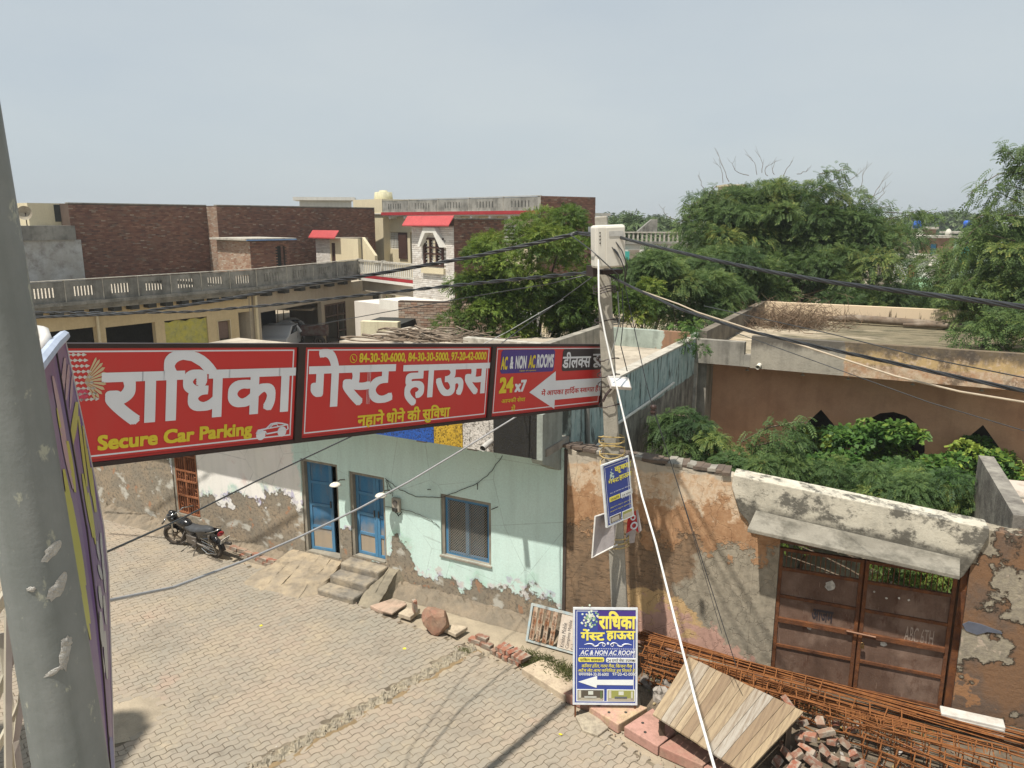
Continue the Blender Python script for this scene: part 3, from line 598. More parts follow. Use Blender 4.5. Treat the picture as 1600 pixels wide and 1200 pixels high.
# boulder
mb = MB(); bm = bmesh.new(); bmesh.ops.create_icosphere(bm, subdivisions=3, radius=1); r_ = random.Random(3)
pl = [(Vector((r_.gauss(0, 1), r_.gauss(0, 1), r_.gauss(0, .8))).normalized(), r_.uniform(.62, .86)) for _ in range(15)]
from mathutils import noise as mnz
for v in bm.verts:
    for nrm, d_0 in pl:
        e_ = v.co.dot(nrm) - d_0
        if e_ > 0: v.co -= nrm * e_
    v.co += Vector((1, 1, 1)) * mnz.noise(v.co * 4) * .03
    v.co = Vector((v.co.x * .31, v.co.y * .24, v.co.z * .27))
me = bpy.data.meshes.new('boulder'); bm.to_mesh(me); bm.free(); me.materials.append(plaster('red_rock', (.30, .165, .115), (.36, .24, .165), 5, (.16, .12, .10), .5, 0, .8, 16)); o = bpy.data.objects.new('boulder', me); COL.objects.link(o)
p_ = G(682, 970, .2); o.location = (p_.x, p_.y, .2); o.rotation_euler = (.1, .1, -.5); tag(o, 'angular reddish boulder at the edge of the paving', 'boulder')

# ================================================================== ORANGE BOUNDARY WALL AND GATE
def bwfn(M, C, h):
    x, z = M.x, M.z; n = M.noise(1.5, 8, rough=.65); nn = M.noise(4.5, 7, rough=.65); N = M.ma('ADD', M.ss(n, .25, .75, -.5, .5), M.ss(nn, .25, .75, -.16, .16))
    zz = M.ma('ADD', z, N); fx = M.noise(7, 6, M.sc(1, 1, 1), .7)
    brown = M.mix(M.ss(nn, .42, .6), (.27, .18, .11), (.20, .14, .09)); brown = M.mix(M.ss(M.noise(9, 6, M.sc(.6, 1, 2.2), .7), .52, .62, 0, .7), brown, (.09, .065, .045))
    grey = M.mix(M.ss(fx, .4, .6), (.36, .315, .24), (.26, .23, .175))
    low = M.mix(M.ss(M.ma('ADD', M.ma('ADD', x, M.ma('MULTIPLY', n, 2.2)), M.ma('MULTIPLY', z, -.5)), 2.45, 2.6), brown, grey)
    ora = M.mix(M.ss(fx, .42, .6), (.43, .26, .145), (.34, .19, .10)); cre = M.mix(M.ss(fx, .46, .56), (.60, .475, .34), (.52, .36, .23)); cre = M.mix(M.ss(M.noise(3, 6), .55, .65, 0, .7), cre, (.60, .50, .37))
    C = M.mix(M.ss(zz, 2.02, 2.08), low, ora); C = M.mix(M.ss(zz, 2.58, 2.66), C, cre)
    C = M.mix(M.ss(M.ma('ADD', zz, M.ma('MULTIPLY', N, -.7)), 3.05, 3.1), C, (.45, .40, .32))
    m3 = M.ma('MULTIPLY', M.ss(M.ma('ADD', z, M.ma('MULTIPLY', N, .45)), 1.02, .97), M.ma('MULTIPLY', M.ss(x, 1.1, 1.2), M.ss(M.ma('ADD', M.ma('ADD', x, M.ma('MULTIPLY', z, 1.2)), N), 3.3, 3.2)))
    pk = M.mix(M.ss(M.ma('ADD', z, N), .62, .7), (.52, .32, .25), (.56, .38, .19)); C = M.mix(m3, C, pk)
    ck = M.vor(2.6, S(M.nt, 'ShaderNodeVectorMath', {0: M.co, 1: S(M.nt, 'ShaderNodeTexNoise', {'Vector': M.co, 'Scale': 2.2, 'Detail': 6.}).outputs[1]}, operation='ADD').outputs[0]); ckm = M.ss(ck, .006, .02)
    C = M.mix(M.ss(ckm, 0, 1, .16, 0), C, (.06, .04, .03))
    hh = M.ma('ADD', M.ma('MULTIPLY', fx, 1.2), M.ma('MULTIPLY', ckm, .5)); hh = M.ma('ADD', hh, M.ma('MULTIPLY', M.ss(zz, 2.0, 2.06), .8)); return C, hh
m_bw = plaster('orange_limewash_on_mud', (.4, .25, .12), (.4, .25, .12), 1, (.08, .06, .045), .22, .6, .75, 20, fn=bwfn)
def rwfn(M, C, h):
    n = M.noise(1.1, 8, M.sc(1, 1, 1), .6); n2 = M.noise(1.7, 8, S(M.nt, 'ShaderNodeVectorMath', {0: M.co, 1: (5.2, 1, 9)}, operation='ADD').outputs[0], .6); fx = M.noise(10, 6, rough=.7)
    C = M.mix(M.ss(n2, .45, .6), (.20, .115, .065), (.14, .10, .075)); C = M.mix(M.ss(n2, .60, .62), C, (.30, .16, .08))
    g = M.ss(n, .50, .515); C = M.mix(g, C, M.mix(M.ss(fx, .4, .6), (.33, .29, .215), (.24, .21, .165))); rim = M.ma('MULTIPLY', M.ss(n, .485, .50), M.ss(n, .525, .51)); C = M.mix(M.ma('MULTIPLY', rim, .7), C, (.05, .04, .03))
    C = M.mix(M.ma('MULTIPLY', M.ss(n, .60, .615), M.ss(fx, .3, .6)), C, (.52, .42, .33))
    return C, M.ma('ADD', M.ma('MULTIPLY', g, 1.5), M.ma('MULTIPLY', fx, 1.2))
m_rw = plaster('patched_ruin_wall', (.3, .2, .1), (.3, .2, .1), 1, amt=.15, bump=.9, fn=rwfn)
def topwall(x0, x1, zfun, y0, y1, seed, zb=-.1, n=40):
    mb_ = MB(); r_ = random.Random(seed); xs_ = [x0 + (x1 - x0) * i / n for i in range(n + 1)]; vs_ = []
    for x in xs_:
        z = zfun(x) + r_.uniform(-.018, .018); vs_ += [(x, y0, zb), (x, y0, z), (x, (y0 + y1) / 2, z + .03), (x, y1, z), (x, y1, zb)]
    mb_.add(vs_, [(i * 5 + j, (i + 1) * 5 + j, (i + 1) * 5 + j + 1, i * 5 + j + 1) for i in range(n) for j in range(4)] + [(0, 1, 2, 3, 4), tuple(n * 5 + q for q in (4, 3, 2, 1, 0))]); return mb_
root = thing('boundary_wall', 'orange and brown weathered mud wall behind the electricity pole', 'wall', C0, R(-22.71))
topwall(.03, 3.1, lambda x: 3.3 - .045 * x, 0.0, .26, 2).build('wall_body', m_bw, root)
mb = MB(); mb.box(3.102, 3.462, .0, .26, -.1, 2.50); mb.build('gate_pier', m_bw, root)
r_ = random.Random(8)
for i in range(26):       # stones laid along the top
    x = .06 + i * .106
    if x > 2.68: break
    mb = MB(); mb.cbox((x, .13 + r_.uniform(-.02, .02), 3.345 - .045 * x), (.125, .30 + r_.uniform(-.03, .03), .05), (r_.uniform(-.12, .12), r_.uniform(-.1, .1), r_.uniform(-.1, .1))); mb.build('coping_stone', m_grime if r_.random() < .2 else plaster('coping_dark', (.17, .13, .10), (.11, .085, .07), 5, amt=.4, bump=.6) if i == 0 else bpy.data.materials['coping_dark'], root)
MB().box(.0, .055, -.02, -.001, .0, 3.3).build('dark_rib', flat('rib', (.08, .06, .05), .9), root)
# gate head with broken plaster parapet and canopy slab
gh = thing('gate_head', 'grey plastered parapet and thin canopy slab over the rusty gate', 'lintel', C0, R(-22.71))
fc = [BW.onp(u, v, -.06) for u, v in ((1146, 742), (1143, 760), (1155, 800), (1168, 815), (1172, 828), (1500, 905), (1506, 900), (1520, 880), (1545, 840), (1546, 826))]
def ghfn(M, C, h):
    b_ = M.noise(2.4, 9, M.sc(1, 1, 1.3), .72); g_ = M.ss(M.z, 3.3, 2.5, 0, .05); C = M.mix(M.ss(M.ma('ADD', b_, g_), .53, .60, 0, .88), C, (.085, .08, .068)); C = M.mix(M.ss(M.noise(7, 6, rough=.7), .60, .64, 0, .6), C, (.10, .095, .08)); d_ = M.ma('ADD', M.ma('SUBTRACT', M.z, 2.60), M.ma('MULTIPLY', M.ma('SUBTRACT', M.x, 3.0), .095)); C = M.mix(M.ss(M.ma('ADD', d_, M.ma('MULTIPLY', b_, -.45)), .02, -.10, 0, .85), C, (.10, .092, .075)); return C, h
m_gh = plaster('mouldy_white_plaster', (.60, .56, .46), (.52, .48, .39), 1.4, (.07, .068, .06), .5, .35, .55, 24, fn=ghfn)
mb = MB(); mb.prism([(p.x, p.z) for p in fc], 'y', -.06, .30); mb.build('parapet', m_gh, gh, bevel=.015)
cz = [BW.onp(1170, 826, -.5), BW.onp(1500, 900, -.5)]
mb = MB(); a, b = cz[0], cz[1]; mb.add([(a.x - .02, -.5, a.z - .06), (b.x, -.5, b.z - .06), (b.x + .05, -.062, b.z + .0), (a.x + .05, -.062, a.z + .06), (a.x - .02, -.5, a.z), (b.x, -.5, b.z), (b.x + .05, -.062, b.z + .08), (a.x + .05, -.062, a.z + .14)], [(0, 3, 2, 1), (4, 5, 6, 7), (0, 1, 5, 4), (1, 2, 6, 5), (2, 3, 7, 6), (3, 0, 4, 7)])
mb.build('canopy_slab', plaster('mossy_slab', (.29, .27, .225), (.21, .195, .16), 2.2, (.08, .075, .06), .7, 0, .8, 30), gh, bevel=.01)
MB().box(3.464, 5.87, .0, .24, 2.22, 2.40).build('lintel_beam', flat('rust_lintel', (.10, .055, .035), .9), gh)
# gate
def gfn(M, C, h):
    w_ = M.noise(1.3, 8, M.sc(1.2, 1.2, 1), .65); C = M.mix(M.ss(w_, .48, .62, 0, .8), C, (.24, .165, .125)); C = M.mix(M.ss(M.noise(6, 6, M.sc(1, 1, .35), .7), .56, .66, 0, .7), C, (.085, .04, .025))
    s_ = M.noise(1, 3, M.sc(60, 1, 4), .5); C = M.mix(M.ss(s_, .68, .7, 0, .5), C, (.36, .26, .2)); return C, h
m_rust = plaster('rusty_gate_sheet', (.12, .073, .052), (.175, .11, .08), 1.3, (.055, .03, .02), .5, .5, .3, 30, fn=gfn, rough=.75)
m_rustb = plaster('rusty_gate_bar', (.19, .075, .03), (.11, .05, .028), 6, (.04, .02, .015), .5, .3, .6, 40, rough=.85)
gt = thing('iron_gate', 'large rusty double leaf sheet iron gate with scratched lettering', 'gate', C0, R(-22.71))
GX0, GXM, GX1, GZ1 = 3.47, 4.65, 5.84, 2.14
rows = [.02, .50, .93, 1.33, 1.78]
for (xa, xb) in ((GX0, GXM - .012), (GXM + .012, GX1)):
    lf = bpy.data.objects.new('gate_leaf', None); COL.objects.link(lf); lf.parent = gt
    for x in (xa, xb - .05): MB().box(x, x + .05, .02, .07, .0, GZ1).build('stile', m_rustb, lf)
    for i, z in enumerate(rows + [GZ1 - .045]):
        MB().box(xa + .051, xb - .051, .015 if i not in (2,) else -.01, .065, z, z + (.045 if i != 2 else .07)).build('rail', m_rustb, lf)
    for i in range(4):
        MB().box(xa + .051, xb - .051, .04, .045, rows[i] + (.046 if i != 2 else .071), rows[i + 1] - .001).build('sheet_panel', m_rust, lf)
    for k in range(15):
        x = xa + .10 + k * (xb - xa - .2) / 14; MB().cyl((x, .045, rows[4] + .046), .007, GZ1 - rows[4] - .095, 5).build('bar', m_rustb, lf)
MB().box(GXM - .03, GXM + .03, .071, .076, .02, GZ1).build('light_stop_strip', m_rustb, gt)  # strip added behind the leaves to stop sunlight showing through their gap
pst = [BW.onp(u, v, .03) for u, v in ((1297, 915), (1265, 980), (1380, 1007), (1366, 925), (1385, 935), (1405, 935), (1420, 938))]
for i, p in enumerate(pst):
    r_ = random.Random(i + 50); w = .085 if i == 0 else .05 if i < 3 else .018
    pg = [(p.x + w * math.cos(a_) * r_.uniform(.6, 1.1), p.z + w * math.sin(a_) * r_.uniform(.6, 1.1)) for a_ in [k * math.pi / 5 for k in range(10)]]
    MB().prism(pg, 'y', .034, .0385).build('torn_paper', flat('old_paper', (.50, .48, .43), .9, var=.3, scale=20), gt)
mb = MB(); mb.tube([(GXM - .16, -.03, 1.0), (GXM + .24, -.03, .985)], .014, 8); mb.tube([(GXM - .1, -.03, 1.0), (GXM - .1, .02, 1.0)], .012, 6); mb.tube([(GXM + .15, -.03, .99), (GXM + .15, .02, .99)], .012, 6); mb.build('bolt', flat('worn_bolt', (.30, .17, .11), .5, metal=.5), gt)
mb = MB(); mb.cbox((GXM + .07, -.035, .80), (.055, .025, .06)); mb.torus((GXM + .07, -.035, .84), .02, .004, 12, 5); mb.build('padlock', flat('brass', (.32, .22, .10), .35, metal=.9), gt)
GATE_TEXT = True
# ruined wall right of the gate, with the roof of the neighbouring shed behind it
rw = thing('ruined_wall', 'crumbling brown wall with grey plaster patches right of the gate', 'wall', C0, R(-22.71))
topwall(5.97, 10.5, lambda x: 2.86 - .05 * (x - 6), .0, .3, 6).build('wall_body', m_rw, rw)
MB().box(5.88, 5.968, .05, .3, -.1, 2.3).build('jamb', m_rustb, rw)
q = BW.onp(1500, 980, -.03); MB().prism([(q.x + .03, q.z + .04), (q.x + .1, q.z + .1), (q.x + .25, q.z + .09), (q.x + .5, q.z + .03), (q.x + .52, q.z + .0), (q.x + .34, q.z - .01), (q.x + .22, q.z - .08), (q.x + .08, q.z - .05)], 'y', -.012, .0).build('blue_grey_patch', flat('slate_patch', (.10, .11, .14), .8), rw)
a = FR.ons(1540, 727, 0)
sh = thing('shed', 'low shed with a pale stepped concrete roof behind the ruined wall', 'shed', C0, R(-22.71))
MB().box(6.45, 6.68, .302, 3.3, 0, 3.02).build('side_parapet', plaster('sooty_parapet', (.30, .28, .24), (.18, .165, .145), 3, (.05, .045, .04), .7, .2, .7), sh)
MB().box(6.682, 12, .302, 3.1, 2.55, 2.70).build('roof', plaster('pale_pink_roof', (.56, .49, .42), (.50, .43, .36), 1.2, (.12, .09, .05), .6, 0, .3), sh)
for y in (1.0, 2.1): MB().box(6.684, 12, y, y + .04, 2.702, 2.73).build('roof_ridge', m_grime, sh)
MB().box(6.8, 12, .31, 3.0, 0, 2.548).build('wall', m_grime, sh)

# ================================================================== PEACH BUILDING BEHIND THE COURTYARD (frame of the mint house)
y0 = 8.25
def mossfn(M, C, h):
    a_ = M.noise(1, 8, M.sc(.5, 1.1, 1), .62); b_ = M.noise(1, 8, M.sc(.9, 6, 1), .7); C = M.mix(M.ss(M.ma('ADD', a_, M.ma('MULTIPLY', M.x, .05)), .52, .68, 0, .95), C, M.mix(M.ss(b_, .42, .56), (.055, .052, .032), (.30, .25, .16))); return M.mix(M.ss(b_, .50, .57, 0, .75), C, (.13, .11, .075)), h
rb = thing('peach_building', 'old single storey building with stained parapet, peach wall, triangular and arched openings', 'building', C0, R(-27.83))
def rpfn(M, C, h):
    n = M.noise(1.6, 8, rough=.68); k = M.ss(M.ma('ADD', M.x, M.ma('MULTIPLY', n, .5)), 3.75, 3.78)
    o_ = M.mix(M.ss(M.noise(4, 7, rough=.7), .42, .58), (.44, .26, .15), (.54, .42, .29)); o_ = M.mix(M.ss(M.ma('ADD', M.z, M.ma('MULTIPLY', n, .5)), 3.95, 4.0), o_, (.50, .35, .17)); o_ = M.mix(M.ss(n, .50, .60, 0, .85), o_, (.12, .085, .06)); o_ = M.mix(M.ss(M.noise(11, 7, rough=.75), .52, .6, 0, .7), o_, (.60, .46, .34))
    C = M.mix(k, C, o_); t = M.ss(M.ma('ADD', M.z, M.ma('MULTIPLY', M.noise(3, 7, M.sc(1, 1, .5), .7), .7)), 4.24, 4.42)
    return M.mix(M.ma('MULTIPLY', t, .8), C, (.075, .065, .055)), h
m_rp = plaster('stained_parapet', (.40, .36, .29), (.33, .30, .245), 1.4, (.09, .08, .07), .3, .4, .6, 22, fn=rpfn)
MB().box(-.02, 1.22, y0, y0 + .22, 3.42, 4.03).build('parapet_left', m_grime, rb)
MB().box(1.224, 1.38, y0, y0 + .22, 3.42, 3.72).build('parapet_gap_sill', m_grime, rb)
MB().box(1.384, 9.5, y0, y0 + .22, 3.40, 4.2).build('front_parapet', m_rp, rb)
MB().box(.0, .22, y0 + .222, 17.5, 3.62, 4.22).build('side_parapet', plaster('dark_side_parapet', (.22, .19, .15), (.15, .13, .105), 2, (.05, .045, .04), .6, .4, .6), rb)
def cfn(M, C, h):
    st_ = M.noise(1, 7, M.sc(6, 6, .7), .7); return M.mix(M.ss(M.ma('ADD', st_, M.ma('MULTIPLY', M.z, -.35)), -.83, -.75), (.66, .52, .36), (.08, .055, .035)), st_
MB().box(.224, 9.5, 16.6, 16.82, 3.7, 4.24).build('rear_parapet', plaster('streaked_cream', (.7, .6, .4), (.7, .5, .3), 1, amt=.1, fn=cfn), rb)
MB().box(-.02, 9.5, y0 + .223, 16.598, 3.42, 3.68).build('roof', plaster('mossy_roof', (.56, .47, .35), (.44, .37, .27), .8, (.07, .07, .045), .5, 0, .4, 14, fn=mossfn), rb)
m_peach = plaster('peach_wall', (.62, .37, .235), (.54, .305, .19), .8, (.20, .10, .06), .35, .3, .2, 30)
WY = 9.25
def hole_wall():
    # diamond tops, an arch between them and solid peach wall above
    P = lambda u, v: FR.onp(u, v, WY)
    t1, t1l, t1r = P(1283, 640), P(1236, 684), P(1320, 684); ar, al, arr = P(1385, 650), P(1330, 690), P(1448, 680); t2, t2l, t2r = P(1536, 664), P(1490, 702), P(1580, 725)
    return t1, t1l, t1r, ar, al, arr, t2, t2l, t2r
t1, t1l, t1r, ar, al, arr, t2, t2l, t2r = hole_wall()
bm = bmesh.new(); prof = [(.25, 0), (1.95, 0), (t1l.x, 0), (t1l.x, t1l.z), (t1.x, t1.z), (t1r.x, t1r.z), (t1r.x, 0), (al.x + .12, 0), (al.x + .12, al.z)]
for k in range(9):
    A = math.pi - math.pi * k / 8; prof.append(((al.x + .12 + arr.x) / 2 + (arr.x - al.x - .12) / 2 * math.cos(A), al.z + (ar.z - al.z + .12) * math.sin(A)))
prof += [(arr.x, 0), (t2l.x, 0), (t2l.x, t2l.z), (t2.x, t2.z), (t2r.x, t2r.z), (t2r.x, 0), (9.5, 0), (9.5, 3.42), (.25, 3.42)]
pr = []; [pr.append(q) for q in prof if not pr or (abs(q[0] - pr[-1][0]) + abs(q[1] - pr[-1][1])) > 1e-4]
MB().prism(pr, 'y', WY, WY + .25).build('peach_wall', m_peach, rb)
MB().box(-.0, .248, y0 + .3, WY + 1, 0, 3.42).build('grey_pier', m_grime, rb)
MB().box(-.02, .06, y0 + .02, y0 + .12, 0, 3.418).build('corner_strip', m_coping, rb)
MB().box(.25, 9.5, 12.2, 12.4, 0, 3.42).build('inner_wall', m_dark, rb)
mb = MB().tube([(1.62, y0 + .05, 3.50), (1.6, y0 - .16, 3.46)], .055, 12, cap=False); mb.build('roof_spout', m_wh, rb)
for i, u in enumerate((1166, 1253, 1324, 1425, 1533)):
    p = FR.onp(u, 590 + i * 7, y0 + .35); o = thing('hanging_lamp_holder', None, None); bpy.data.objects.remove(o)
    mb = MB().tube([(p.x, y0 + .4, 3.42), (p.x, y0 + .4, 3.27)], .008, 5); mb.lathe([(.01, 3.29), (.05, 3.265), (.045, 3.25), (.005, 3.25)], (p.x, y0 + .4, 0), 10); mb.build('ceiling_fan_hook', m_coping, rb)
# dry brush and a log on its roof
m_twig = plaster('dry_twig', (.14, .095, .06), (.22, .155, .105), 5, amt=.3); m_log = plaster('grey_log', (.17, .125, .09), (.27, .22, .17), 3, amt=.4, streak=0, bump=.8)
def brush(name, c, n, rx, ry, rz, L, r0, mat, lab, cat, seed, ang=None, z0=0.0):
    r_ = random.Random(seed); mb_ = MB()
    for _ in range(n):
        p = Vector((r_.gauss(0, rx), r_.gauss(0, ry), abs(r_.gauss(0, rz)))); a_ = r_.uniform(0, 6.28) if ang is None else r_.gauss(ang, .35); el = r_.uniform(-.1, .9) if ang is None else r_.uniform(-.1, .12)
        d = Vector((math.cos(a_) * math.cos(el), math.sin(a_) * math.cos(el), math.sin(el))); l_ = L * r_.uniform(.4, 1.1); pts = []
        sag = Vector((r_.uniform(-.15, .15), r_.uniform(-.15, .15), r_.uniform(-.12, .1))) * l_
        for k in range(5):
            f = k / 4; q = p + d * l_ * (f - .3) + sag * math.sin(math.pi * f); q.z = max(q.z, r0); pts.append(q)
        rr = r0 * r_.uniform(.5, 1.3); mb_.tube(pts, [rr * (1 - .6 * k / 4) for k in range(5)], 5 if r0 > .01 else 3, cap=False, a=r_.random())
    o = mb_.build(name, mat); o.location = c; return tag(o, lab, cat, None, 'stuff')
p = FR.W((1.35, 14.6, 3.68)); brush('brush_pile', p, 900, .8, .6, .28, .9, .009, m_twig, 'heap of dry thorny brushwood on the far corner of the peach building roof', 'brush pile', 4)
lg = thing('log', 'long weathered log lying along the rear parapet of the roof', 'log', FR.W((2.2, 16.1, 3.76)), R(-27.83))
mb = MB(); mb.tube([(0, 0, .05), (.9, .05, .12), (1.8, -.02, .1), (2.9, .08, .07), (4.2, 0, .08)], [.07, .12, .13, .12, .06], 9); mb.build('log_body', m_log, lg, True)
mb = MB(); mb.tube([(2.4, -.15, .02), (3.4, -.2, .08), (4.5, -.25, .05)], [.05, .1, .05], 8); mb.build('side_branch', m_log, lg, True)
# ================================================================== LETTERING
def glyphs(body, bold=.0, shear=0.):
    cu = bpy.data.curves.new('text', 'FONT'); cu.body = body; cu.size = 1; cu.offset = bold; cu.shear = shear; cu.resolution_u = 3; cu.fill_mode = 'FRONT'
    o = bpy.data.objects.new('text', cu); COL.objects.link(o); bpy.context.view_layer.update()
    me = bpy.data.meshes.new_from_object(o.evaluated_get(bpy.context.evaluated_depsgraph_get()))
    vs_ = [v.co.copy() for v in me.vertices]; fs = [tuple(p.vertices) for p in me.polygons]
    bpy.data.objects.remove(o); bpy.data.curves.remove(cu); bpy.data.meshes.remove(me); return vs_, fs
def clip(vs_, fs, xc):
    bm = bmesh.new(); vv = [bm.verts.new(v) for v in vs_]
    for f in fs:
        try: bm.faces.new([vv[i] for i in f])
        except ValueError: pass
    bmesh.ops.bisect_plane(bm, geom=bm.verts[:] + bm.edges[:] + bm.faces[:], plane_co=(xc, 0, 0), plane_no=(1, 0, 0), clear_outer=True)
    bm.verts.index_update(); out = [v.co.copy() for v in bm.verts], [tuple(v.index for v in f.verts) for f in bm.faces]; bm.free(); return out
def word(chunks, bold=0., shear=0.):
    # chunks: plain strings, (string, fraction kept) for half letters, or a number for a gap; 'R' marks a reph over the last letter
    V, F, x = [], [], 0.
    for ch in ([chunks] if isinstance(chunks, str) else chunks):
        if isinstance(ch, (int, float)): x += ch; continue
        if ch == '^r':
            n = len(V); c = Vector((x - .12, .86, 0))
            for k in range(7):
                A = math.pi * (1.25 - k / 6 * 1.1)
                for rr in (.12, .05 if not bold else .03): V.append(c + Vector((math.cos(A) * rr, math.sin(A) * rr, 0)))
            F += [(n + 2 * k, n + 2 * k + 1, n + 2 * k + 3, n + 2 * k + 2) for k in range(6)]; continue
        half = None
        if isinstance(ch, tuple): ch, half = ch
        v, f = glyphs(ch, 0., shear)
        if not v: continue
        a, b = min(p.x for p in v), max(p.x for p in v)
        if half:
            v, f = clip(v, f, a + (b - a) * half); b = max(p.x for p in v)
        n = len(V); V += [p + Vector((x - a, 0, 0)) for p in v]; F += [tuple(i + n for i in q) for q in f]; x += (b - a) - (.012 if ord(ch[-1]) > 0x900 else -.05)
    return V, F
def lettering(parent, chunks, x0, z0, x1, z1, y, mat, name='lettering', bold=0., shear=0., skip=None, th=.0015):
    # fits the word into the box x0..x1, z0..z1 on a board whose face is the xz plane (facing -y)
    V, F = word(chunks, bold, shear); ax, bx2 = min(p.x for p in V), max(p.x for p in V); az, bz = min(p.y for p in V), max(p.y for p in V)
    sx, sz = (x1 - x0) / (bx2 - ax), (z1 - z0) / (bz - az); mb = MB()
    sh_ = [(0, 0)] if bold < .005 else [(i * bold, j * bold) for i in (-1, 0, 1) for j in (-1, 0, 1)] if bold < .033 else [(i * bold / 2, j * bold / 2) for i in range(-2, 3) for j in range(-2, 3) if max(abs(i), abs(j)) == 2 or i == j == 0]
    for k, (dx, dy) in enumerate(sh_):
        mb.add([(x0 + (p.x - ax + dx) * sx, y - k * .00005, z0 + (p.y - az + dy) * sz) for p in V], F)
    return mb.build(name, mat, parent)
class Board:
    # a rectangular sign standing anywhere; pixels of the photo are turned into places on its face
    def __init__(s, P, ex, ez):
        s.P = Vector(P); s.x = Vector(ex).normalized(); s.z = (Vector(ez) - s.x * Vector(ez).dot(s.x)).normalized(); s.y = s.z.cross(s.x)
        s.M = Matrix.Translation(s.P) @ Matrix((s.x, s.y, s.z)).transposed().to_4x4()
    def q(s, u, v, yo=0.):
        d = Vector(ray(u, v)); o = Vector(O_); t = (s.P + s.y * yo - o).dot(s.y) / d.dot(s.y); w = o + d * t - s.P; return w.dot(s.x), w.dot(s.z)
def text(bd, parent, chunks, ll, ur, mat, bold=0., y=-.004, name='lettering', shear=0.):
    a, b = bd.q(*ll), bd.q(*ur); return lettering(parent, chunks, a[0], a[1], b[0], b[1], y, mat, name, bold, shear)
def plate(parent, x0, z0, x1, z1, y, mat, name, y2=None, cut=0.):
    c = cut; pg = [(x0 + c, z0), (x1 - c, z0), (x1, z0 + c), (x1, z1 - c), (x1 - c, z1), (x0 + c, z1), (x0, z1 - c), (x0, z0 + c)] if c else [(x0, z0), (x1, z0), (x1, z1), (x0, z1)]
    return MB().prism(pg, 'y', y, y2 if y2 is not None else y + .0025).build(name, mat, parent)
def border(parent, x0, z0, x1, z1, w, y, mat, name='border_line'):
    mb = MB(); mb.box(x0, x1, y, y + .0015, z0, z0 + w); mb.box(x0, x1, y, y + .0015, z1 - w, z1); mb.box(x0, x0 + w, y, y + .0015, z0 + w, z1 - w); mb.box(x1 - w, x1, y, y + .0015, z0 + w, z1 - w); return mb.build(name, mat, parent)
def pr_(nm, c, rough=.42): return flat(nm, c, rough, .4, var=.05, scale=3)
k_red, k_white, k_yel, k_black, k_purp, k_dred = pr_('print_red', (.47, .022, .022)), pr_('print_white', (.66, .68, .72)), pr_('print_yellow', (.62, .50, .03)), pr_('print_black', (.03, .025, .03)), pr_('print_purple', (.055, .03, .20)), pr_('print_dark_red', (.33, .015, .02))
Mf = Mt('red_flex_sheet', .38, .45); _n = Mf.noise(.9, 3, Mf.sc(1.4, 1, .5)); _d = Mf.noise(1, 6, Mf.sc(3, 1, .7), .6); k_flex = Mf.done(Mf.mix(Mf.ss(_d, .45, .75, 0, .22), (.50, .022, .022), (.42, .08, .06)), _n, .5, .05)
k_blue = pr_('print_blue', (.035, .06, .26)); k_ysign = pr_('print_pale_yellow', (.72, .64, .10)); k_pal = pr_('print_pale', (.70, .72, .70))
m_fr = flat('dark_steel_frame', (.035, .022, .02), .5)
RADH = ['रा', 'िधका']; GEST = ['गे', ('स', .74), 'ट']; HAUS = ['हाऊस']

# ================================================================== THE LONG RED SIGN
TL = Vector((-3.395, 5.291, 6.166)); a_, s_ = .894, -.124
ex = Vector((math.cos(s_) * math.cos(a_), math.cos(s_) * math.sin(a_), math.sin(s_)))
SH = .94; b0 = Board(TL, ex, (0, 0, 1)); SB = Board(TL - b0.z * SH, ex, (0, 0, 1))
xd1, xd2, XR = 2.306, 5.106, 7.70
rs = thing('overhead_sign', 'long red three panel guest house sign hanging across the street', 'sign'); rs.matrix_basis = SB.M
for i, (xa, xb) in enumerate(((-.5, xd1), (xd1, xd2), (xd2, XR))):
    pn = bpy.data.objects.new('sign_panel', None); COL.objects.link(pn); pn.parent = rs; tag(pn, ('left red panel with a car drawing', 'middle red panel with telephone numbers', 'right red panel with a big white arrow')[i])
    MB().box(xa + .045, xb - .045, .0, .02, .037, SH - .037).build('flex_sheet', k_flex, pn)
    border(pn, xa + .075, .078, xb - .075, SH - .055, .012, -.0015, k_white)
    MB().box(xa + .06, xb - .06, -.0014, -.0002, .05, .06).build('border_line', k_dred, pn); 
for x in (-.5, xd1, xd2, XR): MB().box(x - .04, x + .04, -.02, .06, 0.0, SH).build('frame_post', m_fr, rs)
for i, (xa, xb) in enumerate(((-.5, xd1), (xd1, xd2), (xd2, XR))):
    for z in (0, SH - .034): MB().box(xa + .041, xb - .041, -.018, .058, z, z + .034).build('frame_rail', m_fr, rs)
text(SB, rs, RADH, (161, 664), (461, 549), k_white, .026)
text(SB, rs, 'Secure Car Parking', (153, 710), (393, 660), k_yel, .036)
text(SB, rs, GEST, (482, 637), (618, 547), k_white, .026); text(SB, rs, HAUS, (628, 633), (764, 568.5), k_white, .026)
text(SB, rs, '84-30-30-6000, 84-30-30-5000, 97-20-42-0000', (561, 568), (760, 550), k_yel, .03)
text(SB, rs, ['नहाने', .25, 'धोने', .25, 'की', .25, 'सु', 'िवधा'], (558, 672), (703, 631), k_yel, .03)
x, z = SB.q(552, 560); mb = MB(); mb.torus((x, -.003, z), .042, .004, 24, 4); mb.tube([(x - .016, -.003, z + .02), (x - .012, -.003, z), (x + .002, -.003, z - .014), (x + .018, -.003, z - .016)], .006, 5); mb.build('telephone_symbol', k_yel, rs)
